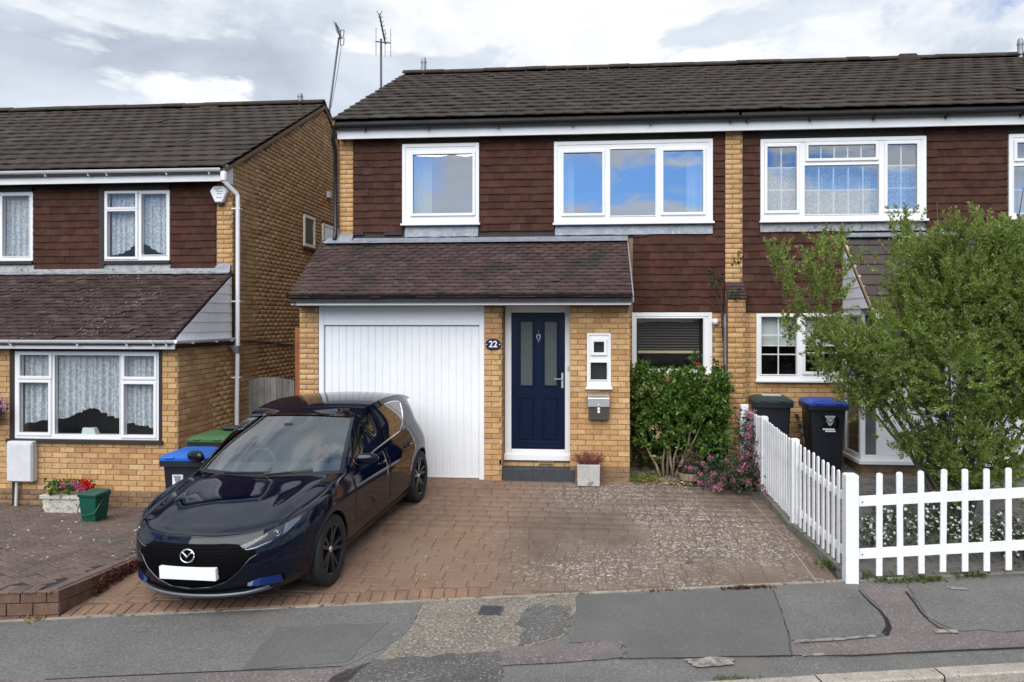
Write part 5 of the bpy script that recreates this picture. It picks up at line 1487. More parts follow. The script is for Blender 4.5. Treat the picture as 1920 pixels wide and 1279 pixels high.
mb.tube([(xb_, Ya - 0.4, fz(40, xb_, Ya)), (xb_ - 0.02, Ya + 0.2, fz(77, xb_, Ya))], 0.02, 6)
for k in range(8):
    f = k / 7
    z = fz(40 + 36 * f, xb_, Ya)
    for s_ in (-1, 1):
        mb.tube([(xb_, Ya - 0.4 + 0.6 * f, z), (xb_ + s_ * 0.05, Ya - 0.4 + 0.6 * f, z + 0.05)], 0.007, 5)
for s_ in (-1, 1): mb.tube([(xb_, Ya - 0.4, fz(43, xb_, Ya)), (xb_ + s_ * 0.06, Ya - 0.4, fz(33, xb_, Ya))], 0.008, 5)
mb.build('boom', MT['mast'], t)

# ------------------------------------------------------------------ low brick edge of the left forecourt
lw = thing('low_wall', 'low mossy red brick edging wall between the dark block forecourt and the drive', 'wall', (FCX, 6.3, -0.2))
MT['edgebrick'] = M('red_edge_brick', [(0, (0.135, 0.074, 0.050)), (0.5, (0.165, 0.092, 0.060)), (1, (0.115, 0.064, 0.046))], 0.92, (9, 0.22), (60, 0.25), (80, 0.6), spots=[(12, 0.58, 0.1, (0.07, 0.05, 0.035))])
y0w = edge(FCX) + 0.02
MB().prism([(FCX - 0.012, y0w + 0.012, -0.7), (FCX - 0.012, 11.0, -0.7), (FCX - 0.012, 11.0, fore_z(11) + 0.0), (FCX - 0.012, y0w + 0.012, fore_z(y0w) - 0.012)], (-0.09, 0, 0)).build('core', MT['fore_bed'], lw)
MB().prism([(-10, edge(-10) + 0.03, -0.8), (FCX - 0.012, y0w + 0.012, -0.8), (FCX - 0.012, y0w + 0.10, -0.8), (-10, edge(-10) + 0.13, -0.8)], (0, 0, 0.77 - 0.03)).build('front_core', MT['fore_bed'], lw)
recs = []
for r in range(3):
    y_ = y0w + (0.105 if r % 2 else 0.0)
    if r % 2: recs.append(((0.095, 0.098), mat4((FCX, y0w + 0.0495, fore_z(y0w) - 0.055 - 0.105 * r), (0, 1, -0.072), (-1, 0, 0), (0, 0.072, 1))))
    else: recs.append(((0.095, 0.098), mat4((FCX + 0.006 - 0.05 * CSL, edge(FCX - 0.05) + 0.018, fore_z(edge(FCX)) - 0.055 - 0.105 * r), (CSL, CSL * ES, 0), (-CSL * ES, CSL, 0), (0, 0, 1))))
    while y_ < 10.9:
        top = fore_z(y_ + 0.1) - 0.005 - 0.105 * r
        recs.append(((0.205, 0.098), mat4((FCX - rnd.uniform(0, 0.004), y_ + 0.105, top - 0.05), (0, 1, -0.072), (-1, 0, 0), (0, 0.072, 1))))
        y_ += 0.212
    x_ = FCX + 0.006 - (0.10 if r % 2 == 0 else 0.0)
    while x_ > -9.0:
        top = fore_z(edge(x_)) - 0.005 - 0.105 * r
        recs.append(((0.205, 0.098), mat4((x_ - 0.105 * CSL, edge(x_ - 0.105) + 0.018, top - 0.05), (CSL, CSL * ES, 0), (-CSL * ES, CSL, 0), (0, 0, 1))))
        x_ -= 0.209
emit('brick', 'edge_brickwork', recs, brick_t, MT['edgebrick'], lw, 150)
# flat-laid capping course
recs = []
y_ = y0w + 0.06
while y_ < 10.9:
    recs.append((('b', 0.100, 0.205), lay(FCX - 0.095, y_, fore_z(y_) - 0.012, 0, -0.072)))
    y_ += 0.108
x_ = FCX - 0.24
while x_ > -9.0:
    recs.append((('b', 0.100, 0.205), lay(x_, edge(x_) + 0.10, fore_z(edge(x_) + 0.1) - 0.012, math.atan(ES), -0.072)))
    x_ -= 0.106
emit('capping_brick', 'capping_bricks', recs, block_t, MT['fore'], lw, 150)

# ------------------------------------------------------------------ side alley: plank gate and post
gy = 12.35
gx0, gx1 = fx(461, gy), fx(552, gy)
t = thing('plank_gate', 'weathered grey plank gate with an arched top between the two houses', 'gate', ((gx0 + gx1) / 2, gy, -0.1))
nP = 8
for k in range(nP):
    xa, xb = gx0 + (gx1 - gx0) * k / nP + 0.003, gx0 + (gx1 - gx0) * (k + 1) / nP - 0.003
    def top(x):
        f = (x - gx0) / (gx1 - gx0)
        return fz(712, gx0, gy) + 0.075 * math.sin(math.pi * (0.08 + 0.84 * f)) - 0.03
    d_ = rnd.uniform(0, 0.006)
    MB().prism([(xa, gy + d_, -0.1), (xb, gy + d_, -0.1), (xb, gy + d_, top(xb)), ((xa + xb) / 2, gy + d_, top((xa + xb) / 2)), (xa, gy + d_, top(xa))], (0, 0.018, 0)).build('plank', MT['greywood'], t)
for zz in (0.25, 1.1): MB().box(gx0 + 0.02, gx1 - 0.02, gy + 0.025, gy + 0.06, zz, zz + 0.09).build('rail', MT['greywood'], t)
py = 11.6
t = thing('timber_post', 'orange brown timber post against the side of the garage by the plank gate', 'post', (fx(557, py), py, 0))
MB().box(fx(553, py), fx(564, py), py, py + 0.09, -0.05, fz(615, -4.2, py)).build('shaft', MT['brownwood'], t, bevel=0.005)
MB().box(fx(553, py) - 0.03, fx(553, py) - 0.0, py + 0.02, py + 0.05, fz(640, -4.2, py) - 0.2, fz(640, -4.2, py)).build('latch', MT['gutter'], t)
# ------------------------------------------------------------------ the parked car: local axes x = its left side, y = from front to back, z up
def car_paint(name, base, flake):
    m = bpy.data.materials.new(name); m.use_nodes = True
    b = m.node_tree.nodes['Principled BSDF']
    b.inputs['Base Color'].default_value = (*base, 1)
    b.inputs['Metallic'].default_value = flake
    b.inputs['Roughness'].default_value = 0.30
    b.inputs['Specular IOR Level'].default_value = 0.0
    b.inputs['Coat Weight'].default_value = 0.9
    b.inputs['Coat Roughness'].default_value = 0.04
    b.inputs['Coat IOR'].default_value = 1.5
    return m
MT['paint'] = car_paint('midnight_blue_paint', (0.0011, 0.0031, 0.0120), 0.0)
MT['paint_sky'] = car_paint('sky_reflection_paint', (0.007, 0.022, 0.11), 0.2)  # body paint with the blue sky's reflection put into its colour
MT['gloss_black'] = M('gloss_black', (0.004, 0.004, 0.005), 0.12, coat=0.6)
MT['grille'] = M('black_grille', (0.002, 0.002, 0.0025), 0.7, spec=0.08)
MT['trimblack'] = M('satin_black_trim', (0.010, 0.010, 0.011), 0.45)
MT['lip'] = M('grey_bumper_lip', (0.16, 0.17, 0.19), 0.35, metal=0.3)
MT['plate'] = M('white_plate', (0.84, 0.84, 0.84), 0.35)
MT['tyre'] = M('tyre_rubber', (0.013, 0.013, 0.014), 0.75, (30, 0.2))
MT['rim'] = M('black_alloy', (0.045, 0.047, 0.052), 0.28, metal=0.8)
MT['lampchrome'] = M('lamp_reflector', (0.26, 0.27, 0.29), 0.22, metal=0.9)
MT['lampdark'] = M('lamp_housing', (0.02, 0.022, 0.026), 0.25)
MT['lens'] = glass_mat('lamp_lens', tint=(0.90, 0.92, 0.95), refl=0.05)
MT['screen'] = glass_mat('windscreen_glass', tint=(0.56, 0.74, 0.71), refl=0.20)
MT['privacy'] = M('dark_side_glass', (0.004, 0.006, 0.006), 0.02, coat=1.0, spec=0.8)
MT['cabin'] = M('cabin_cloth', (0.060, 0.064, 0.065), 0.9)
MT['cabin_lt'] = M('cabin_headlining', (0.20, 0.20, 0.19), 0.9)

car = thing('parked_car', 'dark blue hatchback parked on the drive in front of the white garage door', 'car', (-3.285, 6.22, 0))
car.location.z = drive_z(6.22) - 0.008
car.rotation_mode = 'XYZ'
car.rotation_euler = (math.atan(0.055), R(-1.2), R(-5.5))
def itp(x, xs, ys):
    """smooth monotone-ish interpolation"""
    xs = list(xs); ys = list(ys)
    if x <= xs[0]: return ys[0]
    if x >= xs[-1]: return ys[-1]
    i = max(k for k in range(len(xs) - 1) if xs[k] <= x)
    def slope(k):
        if k == 0: return (ys[1] - ys[0]) / (xs[1] - xs[0])
        if k == len(xs) - 1: return (ys[-1] - ys[-2]) / (xs[-1] - xs[-2])
        return (ys[k + 1] - ys[k - 1]) / (xs[k + 1] - xs[k - 1])
    h = xs[i + 1] - xs[i]
    t = (x - xs[i]) / h
    m0, m1 = slope(i) * h, slope(i + 1) * h
    return (2 * t ** 3 - 3 * t * t + 1) * ys[i] + (t ** 3 - 2 * t * t + t) * m0 + (-2 * t ** 3 + 3 * t * t) * ys[i + 1] + (t ** 3 - t * t) * m1
LCF, LCR, NS = 0.86, 0.62, 2.38
wz = lambda z: itp(z, (0.15, 0.20, 0.27, 0.38, 0.50, 0.62, 0.72, 0.82, 0.90, 1.06), (0.70, 0.79, 0.850, 0.878, 0.884, 0.893, 0.897, 0.880, 0.850, 0.79))
yfz = lambda z: itp(z, (0.15, 0.20, 0.26, 0.34, 0.45, 0.55, 0.63, 0.70, 0.78, 0.95), (0.17, 0.065, 0.03, 0.018, 0.0, 0.008, 0.035, 0.080, 0.15, 0.33))
yrz = lambda z: itp(z, (0.15, 0.25, 0.45, 0.60, 0.75, 0.90, 1.06), (4.22, 4.40, 4.45, 4.46, 4.43, 4.38, 4.28))
tap = lambda y: itp(y, (0, 0.5, 0.95, 1.6, 2.4, 3.0, 3.65, 4.1, 4.46), (0.965, 0.985, 1.0, 0.990, 0.988, 0.992, 1.0, 0.965, 0.92))
zK = lambda y: itp(y, (0.05, 0.12, 0.30, 0.55, 0.92, 1.30, 1.80, 2.50, 3.20, 3.80, 4.20, 4.46), (0.705, 0.712, 0.742, 0.785, 0.848, 0.902, 0.940, 0.970, 1.000, 1.035, 1.035, 0.99))
ZB = 0.165
def ring_pt(seg, q, f):
    """seg f/s/r, q its parameter, f height fraction 0..1"""
    if seg == 's':
        y = q
        z = ZB + f * (zK(y) - ZB)
        return (wz(z) * tap(y), y, z)
    y = 0.3 if seg == 'f' else 4.2
    for _ in range(6):
        z = ZB + f * (zK(y) - ZB)
        eta = 1 - math.cos(q) ** (2 / NS) if q < math.pi / 2 - 1e-6 else 1.0
        y = yfz(z) + LCF * eta if seg == 'f' else yrz(z) - LCR * eta
    x = wz(z) * tap(y) * (math.sin(q) ** (2 / NS) if q > 1e-6 else 0.0)
    return (x, y, z)
TAU = [math.pi / 2 * (i / 30) ** 1.0 for i in range(31)]
PAR = [('f', q) for q in TAU[:-1]]
YS0, YS1 = 0.98, 3.68
def build_ring(f):
    pts = [ring_pt('f', q, f) for q in TAU]
    y0, yr_ = pts[-1][1], ring_pt('r', math.pi / 2, f)[1]
    n = 78
    pts += [ring_pt('s', y0 + (yr_ - y0) * (i / n), f) for i in range(1, n)]
    pts += [ring_pt('r', q, f) for q in reversed(TAU)]
    return pts
FR = [0, 0.03, 0.07] + [0.07 + 0.93 * i / 22 for i in range(1, 23)]
half = [build_ring(f) for f in FR]
AX = [(0.945, 0.325), (3.67, 0.325)]
RA = 0.368
nP_ = len(half[0])
V, Fc = [], []
for sgn in (1, -1):
    base = len(V)
    for ring in half:
        for x, y, z in ring: V.append([x * sgn, y, z])
    for i in range(len(FR) - 1):
        for j in range(nP_ - 1):
            q = [base + i * nP_ + j, base + i * nP_ + j + 1, base + (i + 1) * nP_ + j + 1, base + (i + 1) * nP_ + j]
            Fc.append(q if sgn < 0 else q[::-1])
V = np.array(V)
for cy, cz in AX:
    dy, dz = V[:, 1] - cy, V[:, 2] - cz
    r = np.hypot(dy, dz)
    ins = (r < RA) & (np.abs(V[:, 0]) > 0.55)
    keep = []
    for q in Fc:
        if all(ins[i] for i in q): continue
        keep.append(q)
    Fc = keep
    idx = np.where(ins)[0]
    for i in idx:
        k = RA / max(r[i], 1e-4)
        V[i, 1] = cy + dy[i] * k
        V[i, 2] = cz + dz[i] * k
mb = MB(); mb.v = [tuple(p) for p in V]; mb.f = [tuple(q) for q in Fc]
body = mb.build('body', MT['paint'], car, local=True, smooth=True)
me = body.data
import bmesh
bm = bmesh.new(); bm.from_mesh(me)
bmesh.ops.remove_doubles(bm, verts=bm.verts, dist=0.0008)
bmesh.ops.delete(bm, geom=[v for v in bm.verts if not v.link_faces], context='VERTS')
bmesh.ops.recalc_face_normals(bm, faces=bm.faces)
bm.to_mesh(me); bm.free()
for p in me.polygons: p.use_smooth = True
# bonnet and wing tops
zc_h = lambda y: itp(y, (0.05, 0.12, 0.30, 0.60, 0.95, 1.17, 1.5), (0.705, 0.716, 0.768, 0.842, 0.905, 0.944, 0.985))
XF = 0.655
def front_at(x):
    """ring top line at lateral x"""
    lo, hi = 0.0, math.pi / 2
    for _ in range(40):
        m = (lo + hi) / 2
        if ring_pt('f', m, 1.0)[0] < abs(x): lo = m
        else: hi = m
    return ring_pt('f', lo, 1.0)
cowl = lambda b: (0.800 * b, 1.17 + 0.25 * b * b, 0.946 - 0.018 * b * b)
def bonnet_pt(b, a):
    f = front_at(b * XF); c = cowl(b)
    x = b * XF * (1 - a) + c[0] * a
    y = f[1] * (1 - a) + c[1] * a
    ab = abs(b)
    ze = itp(y, (0.05, 0.20, 0.40, 0.60, 0.95, 1.20, 1.44), (0.705, 0.722, 0.760, 0.800, 0.858, 0.900, 0.926))
    z = zc_h(y) + (ze - zc_h(y)) * ab ** 2.4
    # raised shoulders of the bonnet
    z += 0.012 * math.exp(-((ab - 0.80) / 0.12) ** 2) * math.sin(math.pi * min(1, a * 1.05)) 
    w = min(1.0, a / 0.10)
    w = w * w * (3 - 2 * w)
    z = f[2] * (1 - w) + z * w
    return (x, y, z)
P = [[bonnet_pt(-1 + 2 * j / 40, i / 30) for j in range(41)] for i in range(31)]
bon = MB().grid(P)
MB_b = bon.build('bonnet', MT['paint'], car, local=True, smooth=True)
for s_ in (1, -1):
    P = []
    for i in range(41):
        a = i / 40
        inn = bonnet_pt(1.0, a)
        y = inn[1]
        if y < 1.0:
            lo, hi = 0.0, math.pi / 2
            for _ in range(36):
                m = (lo + hi) / 2
                if ring_pt('f', m, 1.0)[1] < y: lo = m
                else: hi = m
            out = ring_pt('f', lo, 1.0) if ring_pt('f', math.pi / 2, 1.0)[1] > y else ring_pt('s', y, 1.0)
        else: out = ring_pt('s', y, 1.0)
        row = []
        for j in range(7):
            g = j / 6
            x = inn[0] + 0.004 + (out[0] - inn[0] - 0.004) * g
            z = inn[2] + (out[2] - inn[2]) * g ** 1.5 + 0.010 * math.sin(math.pi * g)
            row.append((x * s_, inn[1] + (out[1] - inn[1]) * g, z))
        P.append(row)
    MB().grid(P, flip=(s_ < 0)).build('wing', MT['paint'], car, local=True, smooth=True)
# glasshouse
SCR_T = lambda b: (0.635 * b, 2.03 + 0.13 * b * b, 1.405 - 0.045 * b * b)
def screen_pt(b, a):
    c, t = cowl(b), SCR_T(b)
    x, y, z = (c[i] * (1 - a) + t[i] * a for i in range(3))
    z += 0.022 * math.sin(math.pi * a)
    return (x, y, z)
P = [[screen_pt(-0.965 + 1.93 * j / 24, 0.02 + 0.96 * i / 14) for j in range(25)] for i in range(15)]
scr = MB().grid(P).build('windscreen', MT['screen'], car, local=True, smooth=True)
# black band round the windscreen
def strip(f0, f1, n, name, mat, parent=car, flip=False, off=(0, 0, 0.0)):
    P = [[tuple(c + o for c, o in zip(f0(i / n), off)) for i in range(n + 1)], [tuple(c + o for c, o in zip(f1(i / n), off)) for i in range(n + 1)]]
    return MB().grid(P, flip=flip).build(name, MT[mat], parent, local=True, smooth=True)
strip(lambda t: screen_pt(-0.99 + 1.98 * t, 0.0), lambda t: screen_pt(-0.97 + 1.94 * t, 0.05), 30, 'scuttle', 'trimblack', flip=False, off=(0, 0, 0.003))
for s_ in (1, -1):
    strip(lambda t: screen_pt(s_ * 1.0, t), lambda t: screen_pt(s_ * 0.955, t), 20, 'pillar', 'gloss_black', flip=(s_ < 0), off=(0, -0.002, 0.003))
roof_e = lambda y: (itp(y, (2.05, 2.5, 3.0, 3.5, 4.0, 4.2), (0.635, 0.662, 0.668, 0.655, 0.628, 0.610)), itp(y, (2.0, 2.2, 2.5, 2.9, 3.3, 3.7, 4.0, 4.2), (1.350, 1.388, 1.425, 1.442, 1.425, 1.378, 1.312, 1.255)))
def roof_pt(b, a):
    t = SCR_T(b)
    y0 = t[1]
    y = y0 + (4.14 - y0) * a
    xe, ze = roof_e(y)
    x = b * xe
    z = ze + 0.052 * (1 - b * b) * (1 - 0.25 * a)
    w = min(1, a / 0.08)
    return (t[0] * (1 - w) + x * w, y, t[2] * (1 - w) + z * w)
P = [[roof_pt(-1 + 2 * j / 24, i / 30) for j in range(25)] for i in range(31)]
MB().grid(P).build('roof', MT['paint'], car, local=True, smooth=True)
strip(lambda t: roof_pt(-0.96 + 1.92 * t, 0.0), lambda t: roof_pt(-0.96 + 1.92 * t, 0.035), 20, 'roof_band', 'gloss_black', flip=False, off=(0, 0, 0.003))
# tailgate and rear glass
BELT1 = ring_pt('r', [q for q in np.linspace(0, math.pi / 2, 400) if ring_pt('r', q, 1.0)[1] < 4.36][0], 1.0)
def tail_pt(b, a):
    r_ = roof_pt(b, 1.0)
    k = BELT1
    x1 = k[0] * b
    y = r_[1] + (k[1] + 0.05 * (1 - b * b) - r_[1]) * a
    z = r_[2] + (k[2] - r_[2]) * a
    return (r_[0] * (1 - a) + x1 * a, y, z)
P = [[tail_pt(-1 + 2 * j / 16, i / 8) for j in range(17)] for i in range(9)]
tg = MB().grid(P).build('tailgate', MT['paint'], car, local=True, smooth=True)
P = [[tuple(np.array(tail_pt(-0.86 + 1.72 * j / 12, 0.12 + 0.80 * i / 6)) + np.array((0, 0.004, 0.004))) for j in range(13)] for i in range(7)]
MB().grid(P).build('rear_window', MT['privacy'], tg, local=True, smooth=True)
P = [[tuple(np.array(roof_pt(b, 1.0)) + np.array((0, -0.03 + 0.16 * g, 0.006 - 0.03 * g))) for b in np.linspace(-0.97, 0.97, 17)] for g in (0, 0.5, 1)]
sp_m = MB().grid(P)
sp_m.prism([roof_pt(-0.97, 1.0), tuple(np.array(roof_pt(-0.97, 1.0)) + np.array((0, 0.13, -0.024))), tuple(np.array(roof_pt(-0.90, 1.0)) + np.array((0, 0.05, -0.06)))], (0.02, 0, 0))
sp_m.build('spoiler', MT['paint'], tg, local=True, smooth=True)
# sides between rail and shoulder line
def rail(s):
    if s < 0.30: return screen_pt(1.0, s / 0.30)
    return roof_pt(1.0, (s - 0.30) / 0.70)
def belt(s):
    y = 1.43 + (4.36 - 1.43) * s
    if y > 3.78:
        lo, hi = 0.0, math.pi / 2
        for _ in range(36):
            m = (lo + hi) / 2
            if ring_pt('r', m, 1.0)[1] > y: lo = m
            else: hi = m
        return ring_pt('r', lo, 1.0)
    return ring_pt('s', y, 1.0)
def side_pt(s, r, off=0.0):
    a, b = belt(s), rail(s)
    x, y, z = (a[i] * (1 - r) + b[i] * r for i in range(3))
    x += 0.028 * math.sin(math.pi * r) * min(1, s / 0.2) + off
    return (x, y, z)
for s_ in (1, -1):
    P = []
    for i in range(61):
        row = []
        for j in range(9):
            p = side_pt(i / 60, j / 8)
            row.append((p[0] * s_, p[1], p[2]))
        P.append(row)
    MB().grid(P, flip=(s_ > 0)).build('quarter_panel', MT['paint'], car, local=True, smooth=True)
    # window glass: outline in (s, r)
    def lo_r(s): return 0.05 + 0.72 * max(0, (s - 0.56) / 0.17) ** 1.7
    def hi_r(s): return 0.86 - 0.09 * max(0, (s - 0.60) / 0.13) ** 2
    ss = np.linspace(0.085, 0.73, 50)
    P = []
    for s in ss:
        a, b = lo_r(s), hi_r(s)
        if b < a: b = a = (a + b) / 2
        row = []
        for j in range(7):
            p = side_pt(s, a + (b - a) * j / 6, 0.006)
            row.append((p[0] * s_, p[1], p[2]))
        P.append(row)
    sw_ = MB().grid(P, flip=(s_ > 0)).build('side_window', MT['privacy'], car, local=True, smooth=True)
    tr = [side_pt(s, lo_r(s), 0.009) for s in np.linspace(0.10, 0.722, 40)] + [side_pt(0.729, (lo_r(0.729) + hi_r(0.729)) / 2, 0.009)] + [side_pt(s, hi_r(s), 0.009) for s in np.linspace(0.722, 0.56, 14)]
    tr = [(p[0] * s_, p[1], p[2]) for p in tr]
    MB().tube(tr, 0.009, 6).build('window_trim', MT['chrome'], sw_, local=True, smooth=True)
    P = [[tuple(np.array(side_pt(s, 0.05 + 0.80 * j / 6, 0.010)) * np.array((s_, 1, 1))) for j in range(7)] for s in (0.395, 0.430)]
    MB().grid(P, flip=(s_ > 0)).build('door_pillar', MT['gloss_black'], sw_, local=True, smooth=True)
    # doors, standing a few millimetres proud of the sill
    def dpanel(y0, y1, z0, name):
        n, m = 26, 16
        P = []
        for i in range(n + 1):
            y = y0 + (y1 - y0) * i / n
            row = []
            for j in range(m + 1):
                zt = zK(y) - 0.012
                zb = z0
                if y > AX[1][0] - RA - 0.06:
                    dd = RA + 0.05
                    zb = max(z0, AX[1][1] + math.sqrt(max(0, dd * dd - (y - AX[1][0]) ** 2)))
                z = zb + (zt - zb) * j / m
                edge_ = min(i, n - i, j, m - j)
                x = wz(z) * tap(y) + (0.0035 if edge_ > 0 else -0.006)
                # swept hollow along the door
                row.append((x * s_, y, z))
            P.append(row)
        return MB().grid(P, flip=(s_ > 0)).build(name, MT['paint'], car, local=True, smooth=True)
    d1 = dpanel(1.47, 2.50, 0.30, 'door')
    d2 = dpanel(2.508, 3.50, 0.30, 'door')
    for dd, y_ in ((d1, 2.30), (d2, 3.22)):
        z_ = 0.83
        x_ = wz(z_) * tap(y_)
        MB().tube([(s_ * (x_ - 0.0), y_ - 0.10, z_), (s_ * (x_ + 0.026), y_ - 0.08, z_ + 0.002), (s_ * (x_ + 0.030), y_, z_ + 0.004), (s_ * (x_ + 0.026), y_ + 0.07, z_ + 0.006), (s_ * (x_ - 0.0), y_ + 0.09, z_ + 0.006)], 0.013, 8).build('handle', MT['paint'], dd, local=True, smooth=True)
    # mirror
    mx, my, mz = 0.965, 1.64, 1.030
    pr_ = []
    for k in range(9):
        f = k / 8
        pr_.append((0.072 * max(0.10, 1 - abs(2 * f - 1) ** 3.2) ** 0.5, (f - 0.5) * 0.23))
    mo = MB().lathe(pr_, (0, 0, 0), 'x', 16)
    mo.v = [(s_ * (mx + p[0]), my + p[1] * 0.75 + 0.28 * p[0], mz + p[2] * (0.82 - 1.2 * p[0])) for p in mo.v]
    mi = mo.build('mirror', MT['paint'], car, local=True, smooth=True)
    MB().tube([(s_ * 0.845, my - 0.01, 0.94), (s_ * 0.90, my, 0.975), (s_ * 0.94, my, 1.0)], 0.022, 8).build('mirror_arm', MT['gloss_black'], mi, local=True, smooth=True)
    # arches
    for (cy, cz) in AX:
        n = 28
        pts = []
        for k in range(n + 1):
            a = math.pi * (-0.10 + 1.20 * k / n)
            y, z = cy + RA * math.cos(a), cz + RA * math.sin(a)
            if z < 0.20: continue
            xx = wz(z) * (tap(y) if 0.5 < y < 4.0 else 0.985)
            if y < 0.80:
                xx = min(xx, wz(z) * tap(y) * (1 - max(0, 1 - (y - yfz(z)) / LCF) ** NS) ** (1 / NS))
            if y > 3.84:
                xx = min(xx, wz(z) * tap(y) * (1 - max(0, 1 - (yrz(z) - y) / LCR) ** NS) ** (1 / NS))
            pts.append((s_ * (xx - 0.006), y, z))
        MB().tube(pts, 0.012, 6).build('arch_lip', MT['trimblack'], car, local=True, smooth=True)
        P = [[(s_ * xx, cy + (RA + 0.004) * math.cos(math.pi * (-0.15 + 1.3 * k / 20)), cz + (RA + 0.004) * math.sin(math.pi * (-0.15 + 1.3 * k / 20))) for k in range(21)] for xx in (0.50, 0.80)]
        MB().grid(P).build('wheel_well', MT['black'], car, local=True)
    # sill strip
    P = [[(s_ * (wz(0.20) * tap(y) + 0.012), y, 0.175), (s_ * (wz(0.22) * tap(y) + 0.020), y, 0.225), (s_ * (wz(0.26) * tap(y) + 0.004), y, 0.262)] for y in np.linspace(1.30, 3.32, 20)]
    MB().grid(P, flip=(s_ > 0)).build('sill', MT['trimblack'], car, local=True, smooth=True)
MB().box(-0.62, 0.62, 0.35, 4.25, 0.17, 0.24).build('floor_pan', MT['black'], car, local=True)
# --- nose
def nose(x, z, off=0.0):
    w = wz(z)
    y = yfz(z) + 0.1
    ax_ = abs(x)
    for _ in range(4):
        W_ = w * tap(y)
        y = yfz(z) + LCF * (1 - (1 - min(0.999, ax_ / W_) ** NS) ** (1 / NS))
    d = 0.004
    # outward shift along the plan normal
    nx_ = min(0.98, (ax_ / (w * tap(y))) ** 2.2)
    ny_ = -math.sqrt(1 - nx_ * nx_)
    return (x + math.copysign(nx_ * off, x), y + ny_ * off, z)
def nose_sheet(x0, x1, zl, zu, off, name, mat, parent=None, nx=36, nz=8, edge_drop=0.012):
    P = []
    for i in range(nx + 1):
        x = x0 + (x1 - x0) * i / nx
        row = []
        for j in range(nz + 1):
            z = zl(x) + (zu(x) - zl(x)) * j / nz
            e = off if 0 < i < nx and 0 < j < nz else off - edge_drop
            row.append(nose(x, z, e))
        P.append(row)
    return MB().grid(P, flip=True).build(name, MT[mat], parent or car, local=True, smooth=True)
def pw(pts):
    xs, ys = zip(*pts)
    return lambda x: float(np.interp(abs(x), xs, ys))
gr_u = pw([(0, 0.668), (0.30, 0.668), (0.40, 0.655), (0.50, 0.612), (0.56, 0.575)])
gr_l = pw([(0, 0.292), (0.18, 0.306), (0.32, 0.352), (0.43, 0.44), (0.50, 0.53), (0.56, 0.565)])
grl = nose_sheet(-0.545, 0.545, gr_l, gr_u, 0.006, 'grille', 'grille', nx=60, nz=16, edge_drop=0.010)
# surround: dark chrome wing under the grille
pts = [nose(x, gr_l(x) - 0.004, 0.010) for x in np.linspace(-0.56, 0.56, 60)]
MB().tube(pts, 0.0085, 6).build('grille_trim', MT['gloss_black'], grl, local=True, smooth=True)
mesh_bits = MB()
for r_ in range(14):
    z = 0.335 + 0.024 * r_
    for k in range(-19, 20):
        x = 0.052 / 2 * k + (0.013 if r_ % 2 else 0)
        if gr_l(x) + 0.02 < z < gr_u(x) - 0.02:
            a = nose(x - 0.007, z, 0.011); b = nose(x + 0.007, z, 0.011)
            mesh_bits.tube([a, b], 0.0028, 4)
gm = mesh_bits.build('grille_mesh', MT['grille'], grl, local=True)
gm['kind'] = 'stuff'
pl_ = MB()
nzp = nose(0, 0.425, 0.012)[1]
pl_.box(-0.262, 0.262, nzp - 0.012, nzp + 0.05, 0.374, 0.482)
MB_p = pl_.build('number_plate', MT['plate'], car, local=True, bevel=0.004)
# emblem: ring with a spread wing
em = MB()
ez, ey = 0.575, nose(0, 0.575, 0.016)[1] - 0.004
ring = [(0.064 * math.cos(a), ey + 0.010 * math.sin(a), ez + 0.052 * math.sin(a)) for a in np.linspace(0, 2 * math.pi, 33)]
em.tube(ring, 0.0068, 6)
wing = [(-0.058, ez + 0.022), (-0.040, ez + 0.030), (-0.020, ez + 0.012), (0, ez - 0.010), (0.020, ez + 0.012), (0.040, ez + 0.030), (0.058, ez + 0.022)]
em.tube([(x, ey - 0.004, z) for x, z in wing], [0.003, 0.006, 0.007, 0.008, 0.007, 0.006, 0.003], 6)
em.build('emblem', MT['chrome'], car, local=True, smooth=True)
